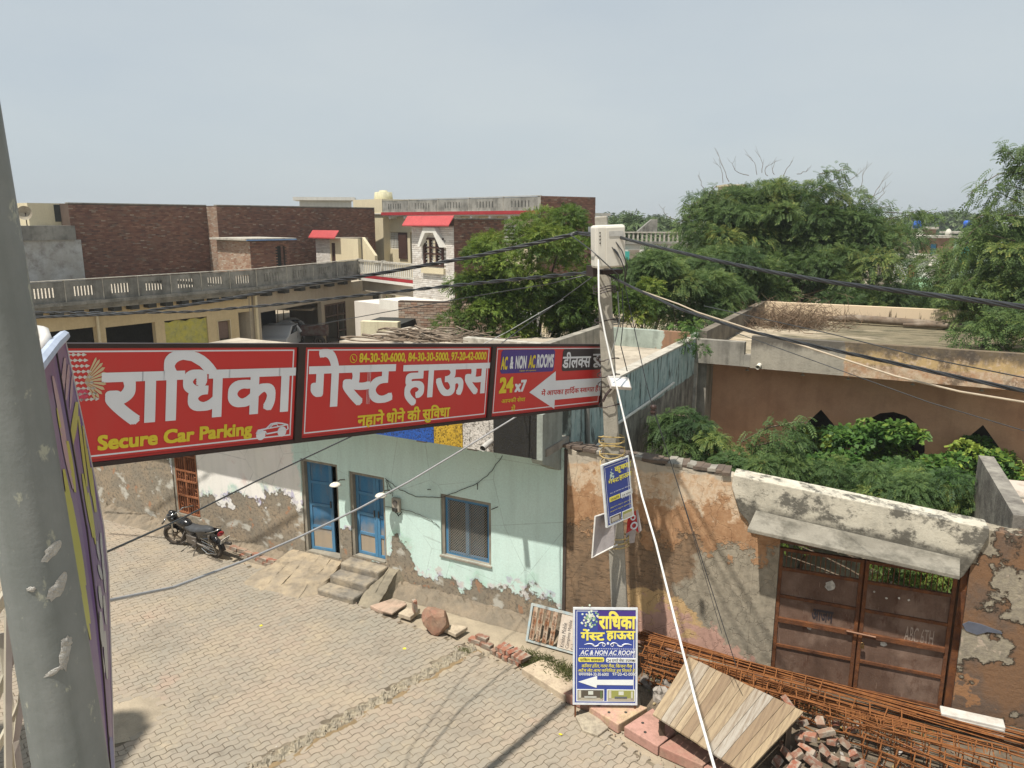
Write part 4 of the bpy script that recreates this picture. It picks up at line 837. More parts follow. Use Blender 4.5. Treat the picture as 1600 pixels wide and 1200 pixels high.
# car drawing
a, b = SB.q(400, 684), SB.q(450, 659); W_, H_ = b[0] - a[0], b[1] - a[1]; cp = lambda pts: [(a[0] + W_ * px, -.003, a[1] + H_ * pz) for px, pz in pts]
mb = MB(); mb.tube(cp([(0, .3), (.05, .55), (.3, .62), (.45, .95), (.62, 1.0), (.8, .92), (.98, .78), (1, .45), (.92, .35), (.86, .5), (.78, .52), (.7, .3), (.32, .22), (.27, .42), (.17, .44), (.09, .28), (0, .3)]), .008, 5)
mb.tube(cp([(.3, .62), (.6, .68), (.98, .78)]), .006, 5); mb.tube(cp([(.42, .7), (.5, .88), (.63, .9), (.68, .72)]), .005, 5); mb.cyl(cp([(.14, .18)])[0], .048, .002, 14, axis='y'); mb.cyl(cp([(.81, .28)])[0], .048, .002, 14, axis='y'); mb.build('car_drawing', k_white, rs)
# garland drawing at the left end
x, z = SB.q(121, 590); mb = MB()
for r_i in range(9):
    for c_i in range(6):
        px, pz = x - .14 + c_i * .035 + r_i * .012, z + .17 - r_i * .042; mb.add([(px - .013, -.004, pz), (px, -.004, pz - .014), (px + .026, -.004, pz), (px, -.004, pz + .014)], [(0, 1, 2, 3)])
mb.build('garland_drawing', pr_('print_pearl', (.55, .53, .50)), rs)
x, z = SB.q(143, 592); mb = MB()
for k in range(11):
    A = -1.3 + k * .26; mb.add([(x - .05, -.004, z - .02), (x + .09 * math.cos(A - .09), -.004, z + .15 * math.sin(A - .09)), (x + .11 * math.cos(A), -.004, z + .17 * math.sin(A)), (x + .09 * math.cos(A + .09), -.004, z + .15 * math.sin(A + .09))], [(0, 1, 2, 3)])
mb.build('shell_drawing', pr_('print_gold', (.52, .42, .25)), rs)
x, z = SB.q(128, 617); MB().cyl((x, -.004, z), .045, .002, 12, axis='y').build('rose_drawing', pr_('print_rose', (.50, .05, .10)), rs)
a, b = SB.q(781, 584), SB.q(867.5, 546); plate(rs, a[0], a[1], b[0], b[1], -.0035, k_purp, 'purple_label', cut=.03)
y_ = -.006
for t_, l_, u_, m_ in (('AC', (782, 577), (793, 558), k_yel), ('&', (796, 575.5), (802, 557.5), k_white), ('NON', (804.5, 575.5), (822.5, 556.5), k_white), ('AC', (825, 574.5), (836.5, 555.5), k_yel), ('ROOMS', (838, 574), (865, 554), k_white)): text(SB, rs, t_, l_, u_, m_, .035, y_)
text(SB, rs, 'Open a/c system', (811, 581), (837, 577), k_yel, .01, y_)
a, b = SB.q(877, 580), SB.q(944, 545); plate(rs, a[0], a[1], XR - .06, b[1], -.0035, k_black, 'black_label', cut=.03)
text(SB, rs, ['डील', ('क', .78), 'स'], (878, 575), (923.4, 550), k_white, .02, y_); text(SB, rs, ['रूम'], (925, 574), (950, 553), k_white, .02, y_)
text(SB, rs, '24', (780, 613.4), (802, 590), k_yel, .045); text(SB, rs, 'x7', (804, 612), (822, 594), k_white, .04)
text(SB, rs, ['आपकी', .2, 'सेवा'], (783, 630), (820.6, 619), k_yel, .015); text(SB, rs, ['में'], (798, 643), (805, 632), k_yel, .015)
pts = [SB.q(*p) for p in ((826.6, 613), (865.6, 638.7), (866.4, 624.7), (939.7, 617.7), (940, 590.4), (867.7, 594.7), (868, 580))]
MB().prism(pts, 'y', -.0045, -.002).build('arrow', k_white, rs)
text(SB, rs, ['में', .22, 'आपका', .22, 'हा', 'िद', '^r', 'क', .22, ('स', .74), 'वागत', .22, 'है।'], (845, 620), (937, 600.5), k_red, .018, -.0065)
# two hangers that tie the sign to its neighbours
mb = MB(); mb.tube([(XR - .1, .05, SH - .1), (XR + .12, .15, SH - .06)], .01, 6); mb.tube([(XR - .1, .05, .1), (XR + .12, .15, .12)], .01, 6); mb.build('tie_wire', m_fr, rs)
for t_, l_, u_, m_, bl in (('ABC 6TH', (1412, 1002), (1460, 986), k_pal, .0), ('आजम', (1268, 968), (1302, 957), k_black, .03)):
    a, b = BW.onp(*l_, .035), BW.onp(*u_, .035); o_ = lettering(gt, t_, a.x, a.z, b.x, b.z, .036, flat('chalk', (.34, .27, .22), .9) if m_ is k_pal else m_, 'scrawled_lettering', bl)

# ================================================================== CONCRETE POLE
pb = BW.onp(969, 1000, -1.0); base = BW.W((pb.x, -1.0, 0)); 
def onpole(v):
    # centre of the pole at photo height v
    u = 969.5 + (v - 980) * (969.5 - 940) / (980 - 350); w = BW.onp(u, v, -1.0); return BW.W((w.x, -1.0, w.z))
top_ = onpole(338); foot = onpole(1010); foot.z = max(foot.z, -.05)
ax_ = (top_ - foot).normalized(); foot = foot - ax_ * ((foot.z + .1) / ax_.z)
pol = thing('electricity_pole', 'leaning grey concrete electricity pole in front of the orange wall', 'pole', foot, 0)
pol.rotation_euler = ax_.to_track_quat('Z', 'Y').to_euler(); Lp = (top_ - foot).length
pol_inv = (Matrix.Translation(foot) @ pol.rotation_euler.to_matrix().to_4x4()).inverted()
m_pole = plaster('pole_concrete', (.40, .37, .31), (.33, .31, .26), 2.5, (.13, .12, .10), .4, .5, .4, 40, speck=.3)
rb_, rt_ = .155, .105
MB().tube([(0, 0, 0), (0, 0, Lp * .5), (0, 0, Lp)], [rb_ * 1.18, (rb_ + rt_) * .59, rt_ * 1.18], 4, cap=True).build('pole_shaft', m_pole, pol, bevel=.02)
def PZ(v): return (pol_inv @ onpole(v)).z
MB().box(-.17, .16, -.15, .15, PZ(364), PZ(353)).build('steel_clamp', flat('galvanised', (.42, .44, .45), .35, metal=.7), pol)
mb = MB(); mb.tube([(-.15, -.1, PZ(360)), (-.3, -.12, PZ(366)), (-.36, -.14, PZ(372))], .02, 7); mb.ball((-.19, -.12, PZ(356)), .035); mb.ball((-.36, -.14, PZ(373)), .03); mb.build('cable_anchor', flat('galvanised_hook', (.4, .4, .4), .4, metal=.6), pol)
m_rope = flat('jute_rope', (.42, .31, .13), .9, var=.3); mb = MB()
for i, v in enumerate((683, 687, 690, 698, 706, 712, 722, 838, 842, 846, 850)):
    z = PZ(v); r0 = .19; tl = (.05, -.04, .02, .06, -.05, .08, -.06, .02, -.02, .03, 0)[i]
    mb.tube([(r0 * math.cos(k * math.pi / 6), r0 * math.sin(k * math.pi / 6), z + tl * math.cos(k * math.pi / 6)) for k in range(13)], .009, 5, cap=False)
mb.build('rope_lashing', m_rope, pol)
mb = MB()
for v in (448, 452, 456, 500, 560, 585, 600, 632):
    z = PZ(v); r0 = .165; mb.tube([(r0 * math.cos(k * math.pi / 6), r0 * math.sin(k * math.pi / 6), z + .02 * math.sin(k)) for k in range(13)], .008, 4, cap=False)
mb.build('wire_bands', m_fr, pol)
# junction box
jb = thing('junction_box', 'cream plastic cable junction box near the top of the pole', 'junction box')
P1, P2 = T(926, 412, 10.35), T(975, 412, 10.35); J = Board(T(951, 418, 10.3), (1, .28, .04), (-.02, 0, 1)); jb.matrix_basis = J.M
w_, h_ = .215, .56
MB().box(-w_, w_, -.09, .12, -.0, h_).build('box_body', flat('cream_plastic', (.62, .59, .52), .45, .4, var=.04), jb, bevel=.035)
MB().box(-w_ + .14, w_ - .02, -.105, -.09, .02, h_ - .03).build('box_lid', flat('cream_plastic_lid', (.60, .57, .50), .45, .4, var=.04), jb, bevel=.02)
MB().box(-w_ + .18, w_ - .05, -.112, -.105, h_ - .15, h_ - .08).build('label_recess', flat('grey_recess', (.45, .44, .41), .5), jb)
for k in range(4): MB().cyl((-w_ + .06, -.091, .33 + k * .045), .01, -.006, 8, axis='y').build('vent_hole', m_dark, jb)
mb = MB(); mb.box(-w_ + .03, -w_ + .09, .1, .35, -.12, .02); mb.box(-.05, .25, .1, .3, -.1, -.04); mb.build('mount_bracket', m_fr, jb)
# flood light
fl = thing('flood_light', 'small square flood lamp clamped to the pole behind the sign end', 'lamp'); Fb = Board(T(968, 598, 10.9), (1, .25, -.12), (0.05, .9, .5)); fl.matrix_basis = Fb.M
MB().box(-.13, .13, -.012, .0, -.085, .085).build('lamp_glass', flat('lamp_glass', (.75, .77, .77), .12, .6, var=.02), fl)
MB().panel(-.155, .155, -.11, .11, -.02, .03, [(-.13, .13, -.085, .085)]).build('lamp_rim', flat('lamp_rim', (.5, .48, .44), .5), fl)
MB().box(-.13, .13, .001, .05, -.085, .085).build('lamp_housing', m_fr, fl, bevel=.01)
mb = MB().tube([(-.1, .03, -.05), (-.2, .12, -.14), (-.24, .2, -.2)], .018, 7); mb.build('lamp_bracket', m_fr, fl)
# board on the pole
Q0, Q1 = T(950, 821.8, 11.05), T(990.5, 803.5, 11.45)
KB = Board(Q0, Q1 - Q0, T(944.8, 727.7, 10.95) - Q0); x1, z1 = KB.q(986.8, 713)
kb = thing('pole_sign', 'blue guest house board tied to the pole above the torn flags', 'sign'); kb.matrix_basis = KB.M
x1 = .56; z1 = KB.q(944.8, 727.7)[1]
plate(kb, 0, 0, x1, z1, 0, k_blue, 'flex_sheet', .012); MB().panel(-.025, x1 + .025, -.02, z1 + .02, -.006, .03, [(0, x1, 0, z1)]).build('sign_frame', flat('white_frame', (.6, .62, .62), .45), kb)
border(kb, .03, .03, x1 - .03, z1 - .03, .006, -.0015, k_white)
def tx(ch, a, b, m=k_ysign, bold=.02): text(KB, kb, ch, a, b, m, bold, -.003)
tx(['कृ', ('ष', .75), 'णा'], (961, 741), (985, 721), bold=.03); tx(GEST, (950.8, 757), (966.5, 743), bold=.03); tx(HAUS, (968, 751), (986, 736), bold=.03)
tx('AC & NON AC ROOM', (953, 772), (986, 757), k_white, .02); tx(['24', .2, 'घण्टे'], (971, 780), (986, 771), k_white, .01)
def box_(bd, par, ll, ur, m, nm, y=-.003, cut=0.): a, b = bd.q(*ll), bd.q(*ur); return plate(par, a[0], a[1], b[0], b[1], y, m, nm, cut=cut)
box_(KB, kb, (952.5, 785), (968.5, 771), k_ysign, 'yellow_label'); box_(KB, kb, (970.5, 778), (987.5, 763), k_pal, 'white_label')
text(KB, kb, ['पार्किंग'.replace('र्', '')], (954, 783), (967, 773), k_black, 0, -.005); text(KB, kb, ['24', .2, 'घणटे'], (971.5, 776), (986.5, 766), k_black, 0, -.005)
for i in range(2): tx(['कॉमन', .2, 'हॉल', .2, 'किचन'.replace('कि', 'िक')], (953, 793 + i * 6), (986, 781 + i * 6), k_ysign, .0)
tx('84-30-30-6000', (953, 804.5), (988, 789), k_pal, .0)
for (ll, ur, c) in (((953.5, 819), (970, 800), (.13, .10, .07)), ((973, 813), (989.5, 792), (.30, .30, .10))):
    box_(KB, kb, ll, ur, k_pal, 'room_picture_edge', -.003); (a, b) = KB.q(*ll), KB.q(*ur); plate(kb, a[0] + .01, a[1] + .01, b[0] - .01, b[1] - .01, -.005, pr_('room_photo', c), 'room_picture')
    plate(kb, a[0] + .03, a[1] + .02, b[0] - .05, a[1] + .08, -.0065, pr_('room_photo_light', (.45, .42, .35)), 'room_picture_bed')
a = KB.q(954, 745); mb = MB(); r_ = random.Random(4)
for k in range(26): mb.cyl((a[0] + .02 + r_.gauss(0, .025), -.003 - k * .0001, a[1] + .02 + r_.gauss(0, .035)), .012, .0005, 6, axis='y')
mb.build('flower_drawing', pr_('print_jasmine', (.5, .62, .55)), kb)
# torn banners behind it
tb = thing('torn_banner', 'dirty white banner seen from behind, bent wire frame, left of the pole', 'banner'); w4 = [T(*q) for q in ((925, 871, 11.1), (959, 853, 11.35), (966, 796, 11.35), (930, 807, 11.05))]
tb.location = w4[0]; w4 = [q - w4[0] for q in w4]
m_cloth = plaster('dirty_white_flex', (.46, .42, .41), (.36, .33, .33), 3, (.2, .17, .15), .4, .2, .3)
mb = MB(); mid = (w4[0] + w4[1] + w4[2] + w4[3]) / 4 + Vector((.02, .06, 0)); mb.add([*w4, mid], [(0, 1, 4), (1, 2, 4), (2, 3, 4), (3, 0, 4)]); mb.build('banner_cloth', m_cloth, tb)
mb = MB(); mb.tube([w4[1] + Vector((.05, 0, .02)), w4[0], w4[3], w4[2]], .014, 6); mb.build('banner_frame', flat('white_tube', (.62, .6, .56), .5), tb)
tf = thing('torn_flag', 'torn red and white sign scrap hanging right of the pole', 'banner'); TF = Board(T(978, 848, 11.6), (1, .4, 0), (0, 0, 1)); tf.matrix_basis = TF.M
mb = MB(); mb.add([(0, 0, .15), (.12, -.03, .22), (.22, 0, .12), (.17, .03, .48), (.02, 0, .45)], [(0, 1, 3, 4), (1, 2, 3)]); mb.build('red_piece', k_red, tf)
mb = MB(); mb.add([(0, .01, -.03), (.15, .0, -.02), (.17, -.02, .3), (.12, -.035, .22), (.0, .01, .15)], [(0, 1, 2, 3, 4)]); mb.add([(.17, .02, .48), (.21, 0, .12), (.27, .0, .16), (.2, .02, .5)], [(0, 1, 2, 3)]); mb.build('white_piece', m_cloth, tf)
mb = MB(); mb.torus((.11, -.035, .27), .05, .014, 14, 4); mb.torus((.09, -.03, .4), .035, .012, 14, 4); mb.build('lettering', k_white, tf)

# ================================================================== BLUE FOLDING SIGN ON THE KERB
B0, B1 = G(896.5, 1099, .2), G(994, 1100, .2); AB = Board(B0, B1 - B0, Vector((0, .2, 1)))
W_ = (B1 - B0).length; H_ = AB.q(904.5, 951)[1]
af = thing('folding_sign', 'blue and yellow guest house folding sign board standing on the kerb', 'sign'); af.matrix_basis = AB.M
plate(af, .015, .015, W_ - .015, H_ - .015, 0, k_blue, 'flex_sheet', .012)
MB().panel(-.015, W_ + .015, -.015, H_ + .015, -.008, .03, [(.012, W_ - .012, .012, H_ - .012)]).build('sign_frame', flat('pale_frame', (.58, .60, .62), .4), af)
border(af, .035, .03, W_ - .035, H_ - .03, .008, -.0015, k_white)
for x in (.01, W_ - .03): MB().box(x, x + .025, .002, .03, -.24, -.016).build('front_leg', m_rustb, af)
mb = MB(); mb.tube([(.02, .04, H_ - .05), (-.15, -.3, -.28)], .013, 5); mb.build('prop_rod', m_rustb, af) if False else None
for x in (.03, W_ - .05): MB().tube([(x, .04, H_ - .05), (x, .62, -.06)], .013, 5).build('rear_leg', m_rustb, af)
def ax2(ch, a, b, m=k_ysign, bold=.02, sh=0.): text(AB, af, ch, a, b, m, bold, -.005, shear=sh)
box_(AB, af, (934, 984.5), (996, 954.5), k_purp, 'purple_label', -.0025)
ax2(RADH, (936, 982), (993, 956), bold=.035); ax2(GEST, (908, 1000), (944, 983.5), bold=.035); ax2(HAUS, (948, 1000.5), (992, 986.5), bold=.035)
a, b = AB.q(912, 1011), AB.q(988, 1004); mb = MB(); zc = (a[1] + b[1]) / 2; xc = (a[0] + b[0]) / 2
for s_ in (-1, 1):
    for (x0, am, l_) in ((.03, .03, .12), (.13, -.022, .1), (.2, .015, .14)):
        mb.tube([(xc + s_ * (x0 + l_ * k / 6), -.004, zc + am * math.sin(math.pi * k / 6)) for k in range(7)], [.004, .009, .01, .008, .007, .005, .003], 4)
    mb.torus((xc + s_ * .06, -.004, zc), .022, .004, 10, 4)
mb.ball((xc, -.005, zc + .02), .018, .004, .02); mb.build('scroll_ornament', k_white, af)
a, b = AB.q(905, 1024.5), AB.q(994, 1014.5); mb = MB(); n = 26
for k in range(n):
    xx = a[0] + (b[0] - a[0]) * k / n
    for zz in (a[1], b[1]): mb.box(xx, xx + (b[0] - a[0]) / n * .6, -.004, -.002, zz, zz + .007)
mb.build('dashed_frame', k_white, af); ax2('AC & NON AC ROOM', (907, 1022.5), (992, 1016.5), k_white, .025, .25)
box_(AB, af, (903.5, 1034), (944, 1027), k_ysign, 'yellow_label', -.003, .015); box_(AB, af, (947, 1035), (995, 1028), k_pal, 'white_label', -.003, .015)
ax2(['पा', 'िक', 'ग', .2, ('व', .8), 'यव', ('स', .75), 'था'], (906, 1033), (942, 1028), k_black, .008); ax2(['24', .2, 'घणटे', .2, 'सेवा', .2, 'उपल', ('ब', .8), 'ध'], (949, 1034), (993, 1028.8), k_black, .008)
ax2(['कॉमन', .2, 'हॉल,', .2, 'गरम', .2, 'गैस,', .2, 'िकचन', .2, 'गैस'], (909, 1043.5), (988, 1037), k_ysign, .008, .15); ax2(['अटैच', .2, 'लेट-बाथ', .2, 'फ', 'िनिशड', .2, 'रूम', .2, 'िमलते', .2, 'है।'], (903, 1051), (994, 1044.5), k_ysign, .008, .15)
ax2(['स', 'मपर', 'क', ' 84-30-30-6000'], (904, 1055.5), (951, 1051), k_pal, .008); ax2('97-20-42-0000', (957, 1055.5), (994, 1051), k_pal, .008)
pts = [AB.q(*p) for p in ((903.5, 1065), (932, 1074.5), (932.5, 1070), (989.6, 1070.6), (990, 1062), (933, 1062), (933, 1056))]; MB().prism(pts, 'y', -.005, -.002).build('arrow', k_pal, af)
for i, (ll, ur) in enumerate((((901, 1095), (944, 1077)), ((948, 1096), (992, 1077.5)))):
    a, b = AB.q(*ll), AB.q(*ur); plate(af, a[0], a[1], b[0], b[1], -.003, k_pal, 'room_picture_edge'); plate(af, a[0] + .012, a[1] + .012, b[0] - .012, b[1] - .012, -.005, pr_('room_wall_%d' % i, ((.09, .075, .055), (.27, .28, .08))[i]), 'room_picture')
    w = b[0] - a[0]; h = b[1] - a[1]
    for (x0, z0, x1_, z1_, c) in ((.05, .06, .95, .28, (.40, .36, .28)), (.28, .22, .72, .42, ((.42, .42, .38), (.10, .11, .13))[i]), (.42, .55, .60, .85, (.55, .57, .5)), (.06, .2, .16, .9, (.5, .47, .38)), (.86, .2, .93, .85, ((.1, .14, .06), (.5, .5, .4))[i])):
        plate(af, a[0] + w * x0, a[1] + h * z0, a[0] + w * x1_, a[1] + h * z1_, -.0065, pr_('room_detail', c), 'room_picture_detail')
a = AB.q(921, 968); mb = MB(); r_ = random.Random(4)
for k in range(60): mb.cyl((a[0] + r_.gauss(0, .055), -.003 - k * .00006, a[1] + r_.gauss(0, .06)), .016, .0004, 6, axis='y', m=r_.randrange(3))
mb.build('flower_drawing', [pr_('print_jasmine2', (.62, .70, .58)), pr_('print_leaf', (.25, .40, .22)), pr_('print_cream', (.66, .64, .52))], af)

# louvred shop panel lying against the wall left of it
sp_ = thing('louvred_sign_panel', 'rusty slatted metal panel with hand painted letters left of the folding sign', 'sign')
L0, L1 = FR.onp(823, 1010, -.60), FR.onp(905, 1036, -.60); LP = Board(FR.W((L0.x, -.60, .0)), Vector(FR.x), FR.W((0, .36, 1.0)) - FR.W((0, 0, 0))); sp_.matrix_basis = LP.M
hz = LP.q(826, 941)[1]; wx = LP.q(918, 970)[0] + .25
m_sl = plaster('rusted_cream_slat', (.50, .42, .32), (.26, .11, .05), 7, (.12, .05, .025), .5, .5, .5, 30)
mb = MB(); mb.box(-.02, .02, -.01, .03, 0, hz); mb.box(.021, wx, -.01, .03, hz - .04, hz); mb.box(.021, wx, -.01, .03, 0, .03); mb.build('panel_frame', plaster('pale_blue_rust', (.36, .48, .52), (.45, .42, .36), 5, (.15, .08, .05), .4), sp_)
xs_ = [LP.q(u, 975)[0] for u in (831, 841, 851, 862)]
for k, u in enumerate((828.5, 838.5, 849, 860.5)):
    x = LP.q(u, 985)[0]; MB().cbox((x + .045, .0, hz / 2), (.088, .012, hz - .09), (0, 0, R(-12))).build('slat', m_sl, sp_)
    lettering(sp_, ('ANITA PATEL', 'ANU AGARHIS', 'V.N. 98765', '9456 0202')[k], 0, 0, hz * .72, .036, 0, pr_('faded_paint', (.10, .05, .03)), 'painted_words', 0).matrix_basis = Matrix.Translation((x + .062, -.02, hz * .1)) @ Matrix.Rotation(R(-90), 4, 'Y') @ Matrix.Rotation(0, 4, 'X')
x = LP.q(872, 1000)[0]; MB().box(x, wx - .01, -.004, .006, .04, hz - .05).build('white_sheet', plaster('chalky_white', (.62, .56, .48), (.52, .44, .36), 4, (.3, .16, .09), .4, .5, .2), sp_)
for k, t_ in enumerate(('Krishna Mobile', 'Complete Mobile', 'Sales & Service')):
    lettering(sp_, t_, 0, 0, hz * (.62, .72, .8)[k], .075, 0, k_black, 'painted_words', 0).matrix_basis = Matrix.Translation((x + .12 + .1 * k, -.006, hz * .1)) @ Matrix.Rotation(R(-90), 4, 'Y')
# ================================================================== PLATFORM, REBAR, RUBBLE
pf = [G(u, v, .52) for u, v in ((1075, 1035), (1255, 1120), (1165, 1203), (1020, 1110))]; pc = pf[3]
pt = thing('wooden_platform', 'weathered plank platform on dark legs standing on the kerb slabs', 'platform', (pc.x, pc.y, 0)); tiltz = [.62, .60, .47, .47]
q = [Vector((p.x - pc.x, p.y - pc.y, tiltz[i])) for i, p in enumerate(pf)]
MPl = Mt('weathered_plank', .85, .2); rv = MPl.rand(); cc = MPl.ramp(rv, [(0, (.25, .18, .115)), (.2, (.36, .275, .17)), (.4, (.31, .24, .16)), (.6, (.36, .33, .28)), (.8, (.38, .29, .18)), (1, (.27, .235, .19))])
gcoord = S(MPl.nt, 'ShaderNodeVectorRotate', {'Vector': MPl.co, 'Angle': 0.0}, rotation_type='Z_AXIS').outputs[0]
dq = (q[0] - q[3]).normalized(); n_ = S(MPl.nt, 'ShaderNodeTexNoise', {'Vector': S(MPl.nt, 'ShaderNodeVectorMath', {0: S(MPl.nt, 'ShaderNodeVectorRotate', {'Vector': MPl.co, 'Angle': -math.atan2(dq.y, dq.x)}, rotation_type='Z_AXIS').outputs[0], 1: (1.5, 26, 6)}, operation='MULTIPLY').outputs[0], 'Scale': 1.0, 'Detail': 7.0, 'Roughness': .65}).outputs[0]
cc = MPl.mix(MPl.ss(n_, .44, .68, 0, .8), cc, (.17, .12, .08)); cc = MPl.mix(MPl.ss(MPl.noise(4, 5), .58, .7, 0, .55), cc, (.20, .15, .11)); m_plank = MPl.done(cc, n_, .6, .006)
NPK = 12; fr = [0]; r_ = random.Random(2)
ws = [r_.uniform(.75, 1.3) for _ in range(NPK)]; tot = sum(ws)
for w in ws: fr.append(fr[-1] + w / tot)
for i in range(NPK):
    f0, f1 = fr[i] + .0012, fr[i + 1] - .0012; dz = r_.uniform(-.002, .002); e0, e1 = r_.uniform(-.004, .004), r_.uniform(-.004, .004)
    A, B, C_, D_ = q[0].lerp(q[1], f0), q[0].lerp(q[1], f1), q[3].lerp(q[2], f1), q[3].lerp(q[2], f0)
    up = Vector((0, 0, dz)); A, B, C_, D_ = A + dq * e0 + up, B + dq * e0 + up, C_ - dq * e1 + up, D_ - dq * e1 + up; dn_ = Vector((0, 0, -.028))
    c = (A + B + C_ + D_) / 4; mb = MB(); mb.add([p - c for p in (A + dn_, B + dn_, C_ + dn_, D_ + dn_, A, B, C_, D_)], [(0, 3, 2, 1), (4, 5, 6, 7), (0, 1, 5, 4), (1, 2, 6, 5), (2, 3, 7, 6), (3, 0, 4, 7)][::1]); o = mb.build('plank', m_plank, pt, bevel=.003); o.location = c
m_leg = flat('dark_old_wood', (.09, .065, .045), .9, bump=.3)
for k, (fx, fy) in enumerate(((.07, .1), (.93, .1), (.07, .9), (.93, .9))):
    p = q[3].lerp(q[2], fx).lerp(q[0].lerp(q[1], fx), fy); MB().box(p.x - .035, p.x + .035, p.y - .035, p.y + .035, 0.0, p.z - .04).build('leg', m_leg, pt)
for fy in (.1, .9):
    a, b = q[3].lerp(q[0], fy), q[2].lerp(q[1], fy); dn_ = Vector((0, 0, -.065)); MB().tube([a + dn_, b + dn_], .032, 4).build('bearer', m_leg, pt)

m_bar = plaster('rusty_rebar', (.28, .115, .04), (.19, .075, .03), 9, (.09, .035, .015), .5, 0, .5, 60, rough=.9)
def rebar_bundle(pa, pb, ya, yb, n, spread, lab, seed):
    r_ = random.Random(seed); A, B = BW.onp(*pa, ya), BW.onp(*pb, yb); A, B = BW.W(A), BW.W(B); rt = thing('rebar_bundle', lab, 'rebar', A, 0, 'bundles of rusty reinforcing bars')
    L_ = B - A
    for i in range(n):
        o1 = Vector((r_.gauss(0, .1), r_.gauss(0, spread), r_.gauss(0, spread * .45))); o2 = Vector((r_.gauss(0, .2), r_.gauss(0, spread), r_.gauss(0, spread * .45)))
        mid = Vector((0, 0, -r_.uniform(.0, .05)))
        pts = [o1 + (L_ + o2 - o1) * f + mid * math.sin(math.pi * f) * 1.0 for f in (0, .2, .4, .6, .8, 1)]
        mb_ = MB().tube(pts, .0105, 5); mb_.build('bar', m_bar, rt)
rebar_bundle((1000, 990), (1640, 1166), -.42, -.42, 24, .05, 'topmost long bundle of rust orange bars crossing before the gate', 1)
rebar_bundle((1000, 1012), (1660, 1200), -.55, -.6, 14, .07, 'second bundle of rust orange bars just below the topmost one', 2)
rebar_bundle((995, 1065), (1330, 1215), -1.0, -1.35, 16, .06, 'rusty bars passing under the wooden platform behind the folding sign', 3)
rebar_bundle((1180, 1085), (1480, 1235), -.95, -1.3, 7, .06, 'few loose rusty bars slanting past the brick rubble', 4)
sq = .24
mb = MB(); mb.tube([(0, -sq / 2, -sq / 2), (0, sq / 2, -sq / 2), (0, sq / 2, sq / 2), (0, -sq / 2, sq / 2), (0, -sq / 2, -sq / 2), (0, -sq / 2 + .05, -sq / 2 + .04)], .0075, 4); me_st = mb.mesh('stirrup', m_bar)
mb = MB(); mb.tube([(0, 0, 0), (1, 0, 0)], .0105, 5); me_bar = mb.mesh('long_bar', m_bar)
def cage(pa, pb, ya, yb, lab, roll, seed):
    A, B = BW.W(BW.onp(*pa, ya)), BW.W(BW.onp(*pb, yb)); d = B - A; L_ = d.length; x = d.normalized(); y = Vector((0, 0, 1)).cross(x).normalized(); z = x.cross(y)
    rt = thing('rebar_cage', lab, 'rebar cage', A, 0, 'rusty column cages of reinforcing bar'); rt.matrix_basis = Matrix.Translation(A) @ Matrix((x, y, z)).transposed().to_4x4() @ Matrix.Rotation(roll, 4, 'X'); r_ = random.Random(seed)
    for sy in (-1, 1):
        for sz in (-1, 1): o = bpy.data.objects.new('long_bar', me_bar); COL.objects.link(o); o.parent = rt; o.matrix_basis = Matrix.Translation((0, sy * (sq / 2 - .008), sz * (sq / 2 - .008))) @ Matrix.Rotation(r_.gauss(0, .003), 4, 'Z') @ Matrix.Diagonal((L_, 1, 1, 1))
    for k in range(int(L_ / .19)):
        o = bpy.data.objects.new('stirrup', me_st); COL.objects.link(o); o.parent = rt; o.matrix_basis = Matrix.Translation((k * .19 + .05, 0, 0)) @ Matrix.Rotation(r_.gauss(0, .06), 4, 'Z') @ Matrix.Rotation(r_.gauss(0, .05), 4, 'Y')
for i, (pa, pb, ya, yb, rl, lab) in enumerate((((1000, 1024), (1640, 1208), -.65, -.65, .2, 'rebar cage nearest the wall under the long bundles'), ((1002, 1046), (1600, 1222), -.8, -.85, -.3, 'rebar cage second from the wall with leaning stirrups'),
        ((1012, 1058), (1560, 1240), -.95, -1.1, .5, 'rebar cage third from the wall behind the wooden platform'), ((1290, 1150), (1620, 1262), -1.1, -1.25, 0.1, 'short rebar cage right of the brick rubble'), ((1380, 1165), (1680, 1240), -.9, -.85, .7, 'rebar cage lying under others at the right edge'), ((1010, 1036), (1500, 1195), -.75, -.7, .9, 'twisted rebar cage wedged between two others'), ((1340, 1122), (1660, 1222), -.72, -.72, .35, 'rebar cage in the front row before the right gate leaf'), ((1350, 1150), (1650, 1262), -1.05, -1.0, .15, 'rebar cage with square stirrups at the lower right corner'), ((1330, 1185), (1600, 1290), -1.3, -1.35, .6, 'lowest rebar cage cut by the bottom edge of the photograph'), ((1120, 1075), (1420, 1150), -.6, -.62, .4, 'short rebar cage close behind the wooden platform'))):
    cage(pa, pb, ya, yb, lab, rl, i)
